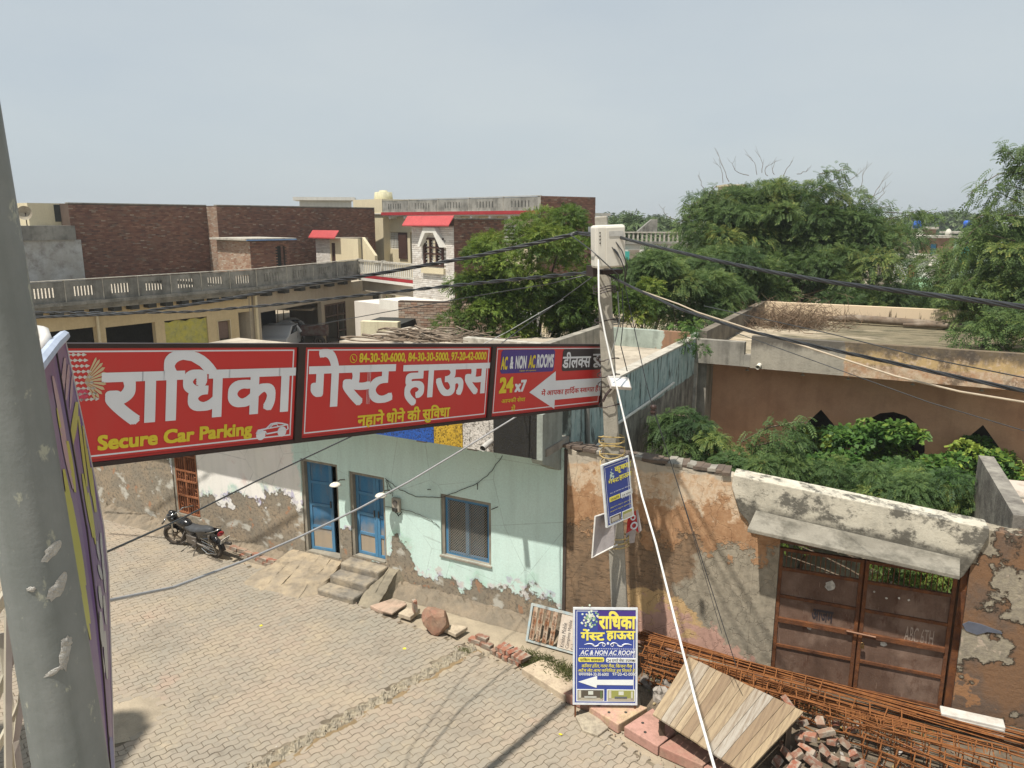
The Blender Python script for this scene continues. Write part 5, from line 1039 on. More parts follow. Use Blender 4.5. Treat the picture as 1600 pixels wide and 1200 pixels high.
def cageg(pa, pb, za, zb, lab, roll, seed):
    A, B = BW.L(G(*pa, za)), BW.L(G(*pb, zb)); 
    class _F: pass
    A_w, B_w = BW.W(A), BW.W(B); d = B_w - A_w; L_ = d.length; x = d.normalized(); y = Vector((0, 0, 1)).cross(x).normalized(); z = x.cross(y)
    rt = thing('rebar_cage', lab, 'rebar cage', A_w, 0, 'rusty column cages of reinforcing bar'); rt.matrix_basis = Matrix.Translation(A_w) @ Matrix((x, y, z)).transposed().to_4x4() @ Matrix.Rotation(roll, 4, 'X'); r_ = random.Random(seed)
    for sy in (-1, 1):
        for sz in (-1, 1): o = bpy.data.objects.new('long_bar', me_bar); COL.objects.link(o); o.parent = rt; o.matrix_basis = Matrix.Translation((0, sy * (sq / 2 - .008), sz * (sq / 2 - .008))) @ Matrix.Rotation(r_.gauss(0, .004), 4, 'Z') @ Matrix.Diagonal((L_, 1, 1, 1))
    for k in range(int(L_ / .19)):
        o = bpy.data.objects.new('stirrup', me_st); COL.objects.link(o); o.parent = rt; o.matrix_basis = Matrix.Translation((k * .19 + .05, 0, 0)) @ Matrix.Rotation(r_.gauss(0, .1), 4, 'Z') @ Matrix.Rotation(r_.gauss(0, .08), 4, 'Y')
for i, q_ in enumerate((((1290, 1118), (1640, 1205), .38, .38, 'raised rebar cage lying on the others at the right edge', .2), ((1320, 1138), (1650, 1240), .25, .25, 'rebar cage crossing the lower right corner', .5), ((1345, 1165), (1620, 1262), .18, .18, 'rebar cage along the bottom right edge', .1), ((1370, 1190), (1600, 1290), .16, .16, 'lowest rebar cage right of the brick rubble', .7), ((1110, 1052), (1430, 1135), .45, .42, 'rebar cage on top of the pile before the left gate leaf', .4), ((1010, 1012), (1300, 1085), .5, .5, 'uppermost rebar cage between the folding sign and the gate', .15))): cageg(*q_[:4], q_[4], q_[5], 40 + i)
for i, (a_, b_, za, zb) in enumerate((((1200, 1078), (1600, 1215), .5, .35), ((1250, 1100), (1560, 1225), .4, .3), ((1180, 1062), (1620, 1178), .55, .5), ((1330, 1120), (1640, 1228), .5, .3), ((1100, 1040), (1500, 1175), .55, .3), ((1015, 1030), (1250, 1100), .45, .4), ((1380, 1130), (1610, 1190), .5, .5))):
    P_, Q_ = G(*a_, za), G(*b_, zb); rt = thing('loose_bar', 'single rusty bar lying loose across the rebar cages', 'rebar', P_, 0, 'single loose rusty bars'); D_0 = Q_ - P_
    MB().tube([D_0 * f + Vector((0, 0, .06 * math.sin(f * 3.1 + i))) + Vector((.02 * math.sin(f * 9 + i), 0, 0)) for f in (0, .2, .4, .6, .8, 1)], .011, 5).build('bar', m_bar, rt)
# white stone lying at the foot of the ruined wall
p = BW.onp(1508, 1120, -.25); ws_ = thing('white_beam', 'white painted stone beam lying at the foot of the ruined wall', 'stone beam', BW.W((p.x - .32, -.3, .04)), R(-24)); m_wst = plaster('white_limestone', (.62, .60, .55), (.54, .51, .46), 3, (.2, .17, .13), .4, 0, .3)
MB().box(0, .78, -.1, .1, 0, .17).build('beam_body', m_wst, ws_, bevel=.012); MB().box(.02, .76, -.112, -.1, .10, .125).build('moulding', m_wst, ws_)
# rubble bricks
r_ = random.Random(11)
rub = [(1232, 1098, .42, 0), (1240, 1118, .40, 0), (1255, 1130, .34, 1), (1262, 1150, .22, 0), (1282, 1128, .3, 1), (1290, 1145, .25, 0), (1300, 1158, .15, 1), (1320, 1160, .12, 1), (1334, 1178, .1, 1), (1288, 1172, .15, 0), (1262, 1172, .12, 0), (1246, 1180, .1, 1), (1270, 1190, .1, 0), (1300, 1186, .08, 1), (1318, 1192, .08, 0), (1216, 1100, .42, 1), (1226, 1165, .06, 1), (1240, 1200, .06, 0), (1275, 1205, .06, 1), (1345, 1196, .05, 1), (1330, 1140, .06, 1), (1306, 1132, .14, 1), (1250, 1155, .2, 1), (1232, 1180, .1, 0), (1215, 1190, .06, 1)]
for i, (u, v, z, hf) in enumerate(rub):
    o = bpy.data.objects.new('rubble_brick', r_.choice(hb if hf else bk)); COL.objects.link(o); p = G(u, v, z); o.location = p; o.rotation_euler = (r_.gauss(0, .5), r_.gauss(0, .5), r_.uniform(0, 3.1))
    tag(o, 'broken brick in the rubble heap at the right end of the platform', 'brick', 'bricks in the rubble heap')
for i, (u, v, z, yw) in enumerate(((1425, 1172, .06, .2), (1385, 1075, .1, .5))):
    o = bpy.data.objects.new('rubble_brick', bk[i % 6]); COL.objects.link(o); o.location = G(u, v, z); o.rotation_euler = (.1, .05, yw - .6); tag(o, ('dusty brick under the rebar cages right of the rubble heap', 'lone dusty brick behind the cages near the right gate leaf')[i % 2], 'brick', 'bricks under the rebar cages')
for i, (u, v, s) in enumerate(((1010, 1066, .09), (1030, 1085, .11), (1040, 1072, .08), (1192, 1030, .13), (1188, 1052, .11))):
    bm = bmesh.new(); bmesh.ops.create_icosphere(bm, subdivisions=2, radius=s)
    for vv in bm.verts: vv.co += vv.co * mnz.noise(vv.co * 12 + Vector((i, 0, 0))) * .9
    me = bpy.data.meshes.new('stone'); bm.to_mesh(me); bm.free(); me.materials.append(plaster('rubble_stone_%d' % i, ((.2, .18, .16), (.36, .33, .29))[i % 2], (.3, .26, .22), 6, amt=.3, bump=.7)); o = bpy.data.objects.new('stone', me); COL.objects.link(o); o.location = G(u, v, s * .5)
    tag(o, ('dark rounded stone behind the folding sign', 'grey stone beside the left edge of the platform', 'pale stone among litter by the platform', 'pale stone wedged beside the gate post', 'rough stone at the foot of the gate pier')[i], 'stone')
mb = MB()
for _ in range(160):
    u, v = r_.uniform(1005, 1560), 0; v = 1040 + (u - 1005) * .27 + r_.uniform(0, 60); p = G(u, v, .02); s = r_.uniform(.01, .045); mb.cbox((p.x, p.y, r_.uniform(-.02, .04)), (s * 2, s * r_.uniform(.5, 1.4), r_.uniform(.003, .02)), (r_.gauss(0, .4), r_.gauss(0, .4), r_.random() * 3), 0, r_.random())
tag(mb.build('litter', facemat('litter_mix', [(0, (.55, .52, .48)), (.25, (.14, .11, .08)), (.5, (.36, .3, .22)), (.75, (.07, .06, .05)), (.9, (.5, .36, .12)), (1, (.6, .6, .58))])), kind='stuff')
mb = MB()
for u, v, c in ((876, 1148, 0), (632, 1014, 0), (408, 978, 0)): p = G(u, v, 0); mb.cbox((p.x, p.y, .008), (.05, .035, .006), (.2, .1, r_.random() * 3))
tag(mb.build('yellow_wrapper', flat('wrapper_yellow', (.75, .65, .05), .5)), 'small yellow wrappers dropped on the pavers', 'litter', None, 'stuff')
tag(slabpoly([G(1005, 985, .0), G(1600, 1130, .0), G(1750, 1190, 0), G(1750, 1420, 0), G(1200, 1330, 0), G(1110, 1200, 0), G(1010, 1130, 0), G(990, 1050, 0)], -.032, -.012, 'rubble_ground', plaster('dark_rubbly_soil', (.13, .10, .07), (.22, .18, .13), 3, (.04, .035, .03), .6, 0, 1, 30), None, None, kind='structure'))

# ================================================================== MOTORCYCLE
m_tyre = flat('tyre', (.06, .05, .04), .9, bump=.3); m_rim = flat('wheel_alloy', (.16, .13, .10), .5, metal=.4); m_blk = flat('gloss_black_paint', (.012, .012, .013), .18, .6, var=.02); m_seat = flat('seat_vinyl', (.055, .058, .062), .55, var=.1); m_chr = flat('chrome', (.55, .55, .53), .2, metal=1.); m_eng = flat('engine_alloy', (.18, .16, .14), .5, metal=.5, var=.3); m_redl = flat('tail_lens', (.22, .01, .012), .2, .6); m_pl = flat('plate_white', (.7, .7, .66), .4)
mc_f, mc_r = G(274, 849), G(338, 870); d = (mc_f - mc_r).to_2d(); yaw = math.atan2(d.y, d.x); WBs = d.length
mo = thing('motorcycle', 'black commuter motorcycle leaning on its side stand by the brick edging', 'motorcycle', (mc_r.x, mc_r.y, 0)); mo.rotation_euler = (Matrix.Rotation(yaw, 4, 'Z') @ Matrix.Rotation(R(-11), 4, 'X')).to_euler(); mo.scale = (.93, .84, .84)
def wheel(x, steer):
    w = bpy.data.objects.new('wheel', None); COL.objects.link(w); w.parent = mo; w.matrix_basis = Matrix.Translation((x, 0, .305)) @ Matrix.Rotation(steer, 4, 'Z')
    MB().torus((0, 0, 0), .255, .048, 32, 8).build('tyre', m_tyre, w, True); mb = MB().torus((0, 0, 0), .205, .018, 32, 6); mb.cyl((0, -.05, 0), .05, .1, 12, axis='y')
    for k in range(5): A = k * 2 * math.pi / 5; mb.tube([(.04 * math.cos(A), 0, .04 * math.sin(A)), (.2 * math.cos(A + .1), 0, .2 * math.sin(A + .1))], [.022, .014], 5)
    mb.build('rim', m_rim, w); return w
wheel(0, 0); wf = wheel(WBs, R(22))
mb = MB()
for s_ in (-1, 1): mb.tube([(WBs + .0, s_ * .075, .30), (WBs - .13, s_ * .075, .72), (WBs - .19, s_ * .075, .9)], .02, 8)
mb.build('front_fork', m_chr, mo, True)
prof = [(WBs + .33 * math.cos(a), .305 + .33 * math.sin(a)) for a in [R(q) for q in range(20, 150, 13)]]
mb = MB()
for i in range(len(prof) - 1):
    (xa, za), (xb, zb) = prof[i], prof[i + 1]; mb.add([(xa, -.06, za - .02), (xa, 0, za), (xa, .06, za - .02), (xb, -.06, zb - .02), (xb, 0, zb), (xb, .06, zb - .02)], [(0, 3, 4, 1), (1, 4, 5, 2)])
mb.build('front_mudguard', m_blk, mo, True)
mb = MB().ball((WBs - .10, 0, .86), .13, .135, .15, 14, 9); mb.tube([(WBs - .18, 0, .95), (WBs - .06, 0, 1.02)], [.12, .05], 8); mb.build('headlamp_cowl', m_blk, mo, True)
for s_ in (-1, 1): MB().lathe([(.001, .03), (.05, .02), (.055, 0)], (WBs - .2, s_ * .05, .985), 12).build('instrument_dial', m_chr, mo, True)
MB().cyl((WBs + .025, 0, .85), .085, .01, 14, axis='x').build('headlamp_lens', m_chr, mo)
mb = MB().tube([(WBs - .30, -.37, 1.0), (WBs - .24, -.25, 1.03), (WBs - .2, -.1, .96), (WBs - .2, .1, .96), (WBs - .24, .25, 1.03), (WBs - .30, .37, 1.0)], .014, 7); mb.build('handlebar', m_chr, mo, True)
for s_ in (-1, 1):
    MB().tube([(WBs - .30, s_ * .37, 1.0), (WBs - .35, s_ * .47, .99)], .021, 8).build('grip', m_tyre, mo)
mb = MB().ball((WBs - .48, 0, .80), .26, .145, .13, 16, 10); mb.build('fuel_tank', m_blk, mo, True); MB().cyl((WBs - .42, 0, .925), .035, .015, 12).build('tank_cap', m_chr, mo)
sp = [(WBs - .62, .79, .11), (WBs - .8, .76, .13), (WBs - 1.0, .78, .135), (WBs - 1.2, .84, .12), (WBs - 1.42, .87, .09), (WBs - 1.5, .86, .05)]
mb = MB(); vs_ = []
for x, z, w in sp: vs_ += [(x, -w, z - .07), (x, -w * .9, z - .005), (x, 0, z + .02), (x, w * .9, z - .005), (x, w, z - .07)]
mb.add(vs_, [(i * 5 + j, i * 5 + j + 1, (i + 1) * 5 + j + 1, (i + 1) * 5 + j) for i in range(len(sp) - 1) for j in range(4)] + [(0, 1, 2, 3, 4)[::-1], tuple(25 + k for k in range(5))]); mb.build('seat', m_seat, mo, True)
mb = MB(); mb.tube([(-.1, .16, .82), (-.38, .13, .93), (-.45, 0, .95), (-.38, -.13, .93), (-.1, -.16, .82)], .013, 6); mb.build('grab_rail', m_chr, mo, True)
for s_ in (-1, 1): mb = MB(); mb.add([(.35, s_ * .125, .72), (.1, s_ * .14, .78), (-.3, s_ * .11, .84), (-.38, s_ * .08, .76), (0, s_ * .13, .6), (.3, s_ * .12, .52)], [(0, 1, 2, 3, 4, 5)]); mb.add([(.35, s_ * .1, .72), (.1, s_ * .12, .78), (-.3, s_ * .09, .84), (-.38, s_ * .06, .76), (0, s_ * .1, .6), (.3, s_ * .1, .52)], [(0, 1, 2, 3, 4, 5)]); mb.build('side_cover', m_blk, mo)
mb = MB().ball((-.40, 0, .79), .05, .10, .06, 12, 7); mb.build('tail_light', m_redl, mo, True)
pl_ = MB().cbox((0, 0, 0), (.006, .27, .14)); pl_ = pl_.build('number_plate', m_pl, mo); pl_.matrix_basis = Matrix.Translation((-.50, 0, .64)) @ Matrix.Rotation(R(-25), 4, 'Y')
for t_, z0 in (('UP85', .005), ('2N 4987', -.06)):
    l = lettering(pl_, t_, -.11, z0, .11, z0 + .05, 0, k_black, 'plate_lettering', .02); l.matrix_basis = Matrix.Translation((-.006, 0, 0)) @ Matrix.Rotation(R(-90), 4, 'Z')
prof = [(.34 * math.cos(a), .305 + .34 * math.sin(a)) for a in [R(q) for q in range(60, 200, 14)]]; mb = MB()
for i in range(len(prof) - 1):
    (xa, za), (xb, zb) = prof[i], prof[i + 1]; mb.add([(xa, -.07, za - .02), (xa, 0, za), (xa, .07, za - .02), (xb, -.07, zb - .02), (xb, 0, zb), (xb, .07, zb - .02)], [(0, 3, 4, 1), (1, 4, 5, 2)])
mb.build('rear_mudguard', m_blk, mo, True)
mb = MB(); mb.box(.42, .78, -.12, .12, .28, .52); mb.tube([(.66, 0, .5), (.78, 0, .72)], [.1, .08], 10); mb.cyl((.5, -.16, .36), .09, .32, 14, axis='y'); mb.build('engine', m_eng, mo, bevel=.01)
mb = MB(); mb.tube([(0, .11, .305), (.45, .11, .36)], .022, 5); mb.tube([(0, -.11, .305), (.45, -.11, .36)], .022, 5); mb.tube([(.4, 0, .6), (.35, 0, .3), (.75, 0, .22), (1.0, 0, .75)], .02, 6); mb.tube([(-.02, .12, .33), (-.1, .12, .72)], .025, 7); mb.tube([(-.02, -.12, .33), (-.1, -.12, .72)], .025, 7); mb.build('frame_and_shocks', m_eng, mo)
mb = MB().tube([(.82, -.1, .5), (.8, -.14, .3), (.45, -.17, .26), (.1, -.18, .3), (-.42, -.18, .40)], [.02, .02, .022, .045, .045], 10); mb.build('exhaust', m_eng, mo, True)
mb = MB(); mb.tube([(.15, .17, .62), (-.25, .2, .58), (-.32, .2, .3), (.0, .2, .22), (.22, .17, .3)], .01, 5)
for k in range(3): mb.tube([(-.27, .2, .5 - k * .08), (.12, .19, .55 - k * .09)], .006, 4)
mb.build('saree_guard', m_chr, mo); mb = MB(); mb.tube([(.45, .1, .3), (.48, .30, .03), (.44, .34, .02)], .012, 6); mb.tube([(.5, .1, .3), (.55, .28, .28)], .014, 6); mb.tube([(.75, -.28, .5), (.8, -.28, .35), (.8, .28, .35), (.75, .28, .5), (.82, 0, .66)], .011, 5); mb.build('stand_and_guards', m_eng, mo)

# ================================================================== CABLES
m_ac = flat('aluminium_black_cable', (.03, .032, .034), .35, .5, var=.3, scale=3)
def sag(a, b, s, n=24): return [a.lerp(b, i / n) + Vector((0, 0, -s * 4 * (i / n) * (1 - i / n))) for i in range(n + 1)]
def cable(name, lab, pts, r, mat=None, strands=1, twist=.9, cat='cable', group=None):
    if strands == 1: o = MB().tube(pts, r, 7).build(name, mat or m_ac, None, True); return tag(o, lab, cat, group)
    rt = thing(name, lab, cat, pts[0], 0, group); o0 = Vector(pts[0])
    L_ = 0; ph = []
    for i, p in enumerate(pts):
        if i: L_ += (Vector(p) - Vector(pts[i - 1])).length
        ph.append(L_)
    dense = []
    for i in range(len(pts) - 1):
        k_ = max(2, int((ph[i + 1] - ph[i]) / .09))
        for k in range(k_): dense.append((Vector(pts[i]).lerp(Vector(pts[i + 1]), k / k_), ph[i] + (ph[i + 1] - ph[i]) * k / k_))
    dense.append((Vector(pts[-1]), L_))
    for s_ in range(strands):
        q_ = []
        for p, l_ in dense:
            A = l_ / twist * 2 * math.pi + s_ * 2 * math.pi / strands; q_.append(p - o0 + Vector((math.cos(A) * .3, math.cos(A) * .5, math.sin(A))).normalized() * r * 1.05)
        MB().tube(q_, r, 6).build('strand', (mat or m_ac), rt, True)
    return rt
AN = T(903, 364, 10.75)
cable('twisted_cable', 'thick twisted black cable rising from the left to the pole top', [T(-60, 512, 15), T(50, 496, 14.6), T(200, 490, 14), T(340, 470, 13.4), T(470, 446, 12.7), T(600, 426, 12), T(740, 401, 11.4), T(850, 377, 10.95), AN], .0145, strands=3, twist=.8)
cable('twisted_cable', 'lower twisted black cable from the left behind the sign to the junction box', [T(-60, 486, 16), T(50, 488, 15.6), T(200, 489, 15), T(300, 487, 14.6), T(420, 477, 14), T(560, 462, 13.2), T(700, 447, 12.3), T(820, 435, 11.5), T(930, 425, 10.6)], .014, strands=2, twist=.7)
cable('thin_cable', 'thin black cable crossing in front of the carport towards the pole', [T(480, 510, 14), T(600, 488, 13), T(740, 463, 12), T(860, 443, 11.3), T(930, 427, 10.7)], .007)
cable('twisted_cable', 'thickest twisted cable from the pole top to the right edge', [AN, T(950, 366, 10.4), T(1010, 382, 9.7), T(1100, 403, 8.8), T(1200, 424, 7.9), T(1300, 441, 7.1), T(1400, 454, 6.4), T(1500, 466, 5.8), T(1610, 481, 5.2), T(1760, 505, 4.5)], .0105, strands=5, twist=1.1)
cable('twisted_cable', 'double black cable falling from below the junction box to the right edge', [T(945, 427, 10.6), T(990, 450, 10), T(1060, 482, 9.2), T(1160, 515, 8.2), T(1270, 540, 7.3), T(1400, 568, 6.5), T(1500, 590, 5.9), T(1610, 613, 5.4), T(1760, 645, 4.8)], .009, strands=3, twist=.9)
cable('beige_cable', 'pale beige cable sagging from the pole to the right edge', [T(978, 446, 10.4), T(1060, 475, 9.5), T(1090, 488, 9.2), T(1180, 517, 8.4), T(1260, 542, 7.7), T(1400, 588, 6.8), T(1500, 612, 6.3), T(1610, 630, 5.8), T(1760, 660, 5.2)], .009, flat('beige_insulation', (.42, .35, .26), .6))
cable('thin_cable', 'thin black cable over the peach building roof', [T(1100, 478, 12), T(1200, 500, 10.5), T(1300, 522, 9.4), T(1450, 560, 8), T(1610, 592, 7), T(1760, 625, 6)], .006)
cable('thin_cable', 'thinnest dark wire crossing the peach wall to the right edge', [T(1150, 520, 9.6), T(1300, 574, 8.4), T(1450, 628, 7.5), T(1610, 676, 6.8), T(1760, 725, 6)], .0045)
cable('white_cable', 'thick white cable hanging from the junction box down to the street', [T(935, 405, 10.15), T(936, 470, 10.2), T(945, 520, 10.1), T(958, 580, 10.0), T(972, 640, 9.8), T(986, 700, 9.5), T(1003, 775, 9.1), T(1025, 850, 8.5), T(1045, 930, 7.8), T(1065, 1010, 7.1), T(1088, 1100, 6.4), T(1118, 1205, 5.8), T(1150, 1320, 5.2)], .0125, flat('white_hose', (.62, .61, .58), .6, var=.08))
cable('grey_hose', 'grey cable sagging across the street below the sign', [T(100, 938, 4.5), T(172, 938, 5.0), T(270, 918, 6.0), T(380, 877, 7.4), T(470, 838, 8.4), T(560, 795, 9.4), T(640, 752, 10.2), T(720, 704, 11), T(800, 655, 11.8), T(860, 618, 12.3), T(940, 570, 11.6)], .0125, flat('grey_insulation', (.33, .33, .33), .4, var=.1))
cable('thin_cable', 'straight thin black wire from the banner up behind the red sign', [T(100, 892, 4.6), T(172, 860, 5.3), T(280, 812, 6.6), T(400, 752, 8.2), T(540, 686, 9.8), T(640, 640, 11), T(820, 510, 13), T(950, 415, 10.8)], .0085)
stay = thing('stay_wire', 'thin stay wire with an insulator running from the pole to the ground before the wall', 'stay wire', T(975, 440, 10.6)); s0 = stay.location
ip = T(1021, 640, 10.5)
MB().tube([Vector((0, 0, 0)), T(1010, 600, 10.5) - s0, ip - s0], .006, 5).build('upper_wire', m_ac, stay); MB().tube([ip - s0, T(1060, 760, 10.4) - s0, T(1150, 1040, 10.3) - s0], .006, 5).build('lower_wire', m_ac, stay); MB().tube([ip - s0 + Vector((0, -.02, .02)), T(1066, 780, 10.3) - s0, T(1128, 990, 10.25) - s0], .004, 5).build('second_wire', m_ac, stay)
MB().lathe([(.001, -.07), (.04, -.06), (.045, -.02), (.025, 0), (.045, .02), (.04, .06), (.001, .07)], ip - s0, 10).build('insulator', flat('brown_insulator', (.05, .03, .025), .4), stay, True)
# drops from the box
mb = MB(); bxs = []
for k, pts in enumerate((((905, 366, 10.6), (945, 372, 10.2), (965, 395, 10.15), (976, 420, 10.2), (978, 445, 10.4)), ((920, 366, 10.5), (950, 378, 10.15), (970, 405, 10.15), (977, 425, 10.2), (975, 450, 10.45)), ((930, 362, 10.5), (958, 372, 10.15), (972, 392, 10.15), (980, 415, 10.2), (978, 432, 10.4)), ((890, 366, 10.7), (925, 392, 10.15), (950, 415, 10.1), (966, 430, 10.25), (968, 455, 10.5)))):
    cable('drop_wire', ('outer black drop wire looping over the front of the junction box', 'middle black drop wire over the front of the junction box', 'shortest black drop wire over the right corner of the junction box', 'black drop wire slanting from the cable anchor across the box')[k], [T(*p) for p in pts], .008, group='drop wires on the junction box')
cable('drop_wire', 'thin grey wire hanging loose beside the pole below the box', [T(965, 455, 10.6), T(968, 500, 10.7), T(962, 530, 10.75), T(950, 570, 10.7)], .008, flat('grey_wire', (.3, .3, .28), .6))
cable('drop_wire', 'black wire hanging loose right of the pole below the box', [T(972, 450, 10.5), T(974, 500, 10.6), T(970, 540, 10.65), T(980, 580, 10.7)], .007)
cable('thin_cable', 'pale thin wire rising from the sign into the neem tree', [T(750, 540, 10.5), T(790, 520, 12), T(850, 485, 14), T(880, 468, 16)], .006, flat('pale_wire', (.4, .4, .38), .6))

# ================================================================== NEAR: STREET LAMP POST, BANNERS, RAILING, GUEST HOUSE
Pt, Pb = T(-15, 430, 1.215), T(112, 1200, 1.40)
def galvfn(M, C, h):
    st_ = M.noise(1, 6, M.sc(9, 9, 1.2), .6); C = M.mix(M.ss(st_, .4, .65), C, (.15, .165, .155)); w = M.ss(M.noise(26, 6, M.sc(1, 1, .6), .7), .60, .66); C = M.mix(M.ma('MULTIPLY', w, .7), C, (.42, .42, .33)); return C, h
m_galv = plaster('old_galvanised_steel', (.20, .215, .21), (.25, .26, .25), 2.5, (.10, .11, .10), .3, .6, .15, 14, fn=galvfn, rough=.5)
axn = (Pt - Pb).normalized(); lp = thing('lamp_post', 'thick grey galvanised steel post close to the camera at the left', 'post', Pb - axn * 1.2); lp.rotation_euler = axn.to_track_quat('Z', 'Y').to_euler()
MB().tube([(0, 0, -4.0), (0, 0, 0), (0, 0, 1.2), (0, 0, 2.05), (0, 0, 2.6), (0, 0, 4.5)], [.072, .066, .0595, .052, .047, .045], 40).build('post_shaft', m_galv, lp, True)
inv = (Matrix.Translation(lp.location) @ lp.rotation_euler.to_matrix().to_4x4()).inverted()
for i, (u, v, rx, rz, tl) in enumerate(((84, 862, .024, .011, .5), (92, 918, .028, .014, .75), (48, 922, .010, .006, 0), (102, 1024, .011, .032, -.22), (106, 1003, .012, .012, 0.2), (86, 1049, .024, .005, .35))):
    o0 = inv @ Vector((0, 0, CAM_H)); dd = inv.to_3x3() @ Vector(ray(u, v)); aa = dd.x ** 2 + dd.y ** 2; bb = o0.x * dd.x + o0.y * dd.y; cc_ = o0.x ** 2 + o0.y ** 2 - .0595 ** 2; t_ = (-bb - math.sqrt(max(0, bb * bb - aa * cc_))) / aa; hp = o0 + dd * t_
    r_ = random.Random(i + 5); rr = .0625 - .0 * hp.z; th0 = math.atan2(hp.y, hp.x); Rz = lambda z: (.066 + (.0595 - .066) * z / 1.2 if z < 1.2 else .0595 - .0088 * (z - 1.2)) + .0006
    n = 16; ring = []
    for k in range(n):
        A = k * 2 * math.pi / n; w = r_.uniform(.65, 1.1); a1, b1 = rx * w * math.cos(A), rz * w * math.sin(A); a2, b2 = a1 * math.cos(tl) - b1 * math.sin(tl), a1 * math.sin(tl) + b1 * math.cos(tl); zz = hp.z + b2; th = th0 + a2 / .063; ring.append((Rz(zz) * math.cos(th), Rz(zz) * math.sin(th), zz))
    ctr = ((Rz(hp.z) + .003) * math.cos(th0), (Rz(hp.z) + .003) * math.sin(th0), hp.z)
    mb = MB(); mb.add(ring + [ctr], [(k, (k + 1) % n, n) for k in range(n)]); mb.build('torn_sticker', plaster('sticker_paper_%d' % i, (.62, .60, .55), (.45, .43, .40), 30, (.25, .24, .22), .3, 0, .8, 120), lp, True)
# banner of two vinyl sheets mounted edge-on to the viewer
m_vin = plaster('purple_vinyl', (.15, .085, .22), (.22, .165, .25), 1.6, (.23, .20, .24), .45, .3, .15, 5, rough=.4)
bn = thing('vertical_banner', 'tall purple guest house banner seen almost edge-on beside the post', 'banner', T(100, 700, 2.3)); bo = bn.location
def vstrip(L_, R_, tL, tR, name, mat, th=.02, n=10):
    # L_, R_: photo polylines of the two long edges
    def along(P, f):
        v = P[0][1] + (P[-1][1] - P[0][1]) * f
        for (ua, va), (ub, vb) in zip(P, P[1:]):
            if va <= v <= vb: return ua + (ub - ua) * (v - va) / (vb - va), v
        return P[-1]
    k = 6; grid = []
    for i in range(n + 1):
        a = T(*along(L_, i / n), tL) - bo; b = T(*along(R_, i / n), tR) - bo; grid += [a.lerp(b, j / k) for j in range(k + 1)]
    nr = (grid[k] - grid[0]).cross(grid[(k + 1) * n] - grid[0]).normalized() * th; m_ = len(grid); mb_ = MB(); mb_.add(grid + [p + nr for p in grid], [(i * (k + 1) + j, i * (k + 1) + j + 1, (i + 1) * (k + 1) + j + 1, (i + 1) * (k + 1) + j) for i in range(n) for j in range(k)] + [(m_ + i * (k + 1) + j, m_ + (i + 1) * (k + 1) + j, m_ + (i + 1) * (k + 1) + j + 1, m_ + i * (k + 1) + j + 1) for i in range(n) for j in range(k)] +
        [(i * (k + 1) + e, (i + 1) * (k + 1) + e, m_ + (i + 1) * (k + 1) + e, m_ + i * (k + 1) + e) for i in range(n) for e in (0, k)] + [(j, j + 1, m_ + j + 1, m_ + j) for j in range(k)])
    return mb_.build(name, mat, bn, True), grid, k, n
EL = [(48, 595), (66, 720), (90, 880), (130, 1050), (176, 1260)]; ES = [(86, 545), (104, 650), (135, 830), (157, 1010), (176, 1262)]; ER = [(101, 530), (125, 640), (152, 770), (168, 860), (172, 1000), (180, 1262)]
_, g1, k1, n1 = vstrip(EL, ES, 1.75, 2.2, 'near_sheet', m_vin); _, g2, k2, n2 = vstrip(ES, ER, 2.205, 2.6, 'far_sheet', m_vin)
def onsheet(g_, k_, n_, f, h):
    x = f * k_; y = h * n_; i, j = min(int(y), n_ - 1), min(int(x), k_ - 1); fx, fy = x - j, y - i; K = k_ + 1
    return g_[i * K + j].lerp(g_[i * K + j + 1], fx).lerp(g_[(i + 1) * K + j].lerp(g_[(i + 1) * K + j + 1], fx), fy)
def sheet_text(g_, k_, n_, chunks, f0, f1, h0, h1, mat, bold):
    V, F = word(chunks, 0); ax, bx2 = min(p.x for p in V), max(p.x for p in V); az, bz = min(p.y for p in V), max(p.y for p in V); mb_ = MB()
    nr = (g_[k_] - g_[0]).cross(g_[(k_ + 1) * n_] - g_[0]).normalized()
    if nr.dot(-bo - g_[0]) < 0 and nr.x < 0: nr = -nr
    nr = nr if nr.dot(Vector((0, 0, CAM_H)) - bo) > 0 else -nr
    for k in range(9):
        dx, dy = (math.cos(k * .785) * bold, math.sin(k * .785) * bold) if k < 8 else (0, 0)
        mb_.add([onsheet(g_, k_, n_, min(.999, max(0, f0 + (f1 - f0) * (p.x + dx - ax) / (bx2 - ax))), min(.999, max(0, h1 - (h1 - h0) * (p.y + dy - az) / (bz - az) + .13 * (f0 + (f1 - f0) * (p.x - ax) / (bx2 - ax) - .5)))) + nr * (.0015 + k * .0001) for p in V], F)
    mb_.build('lettering', mat, bn)
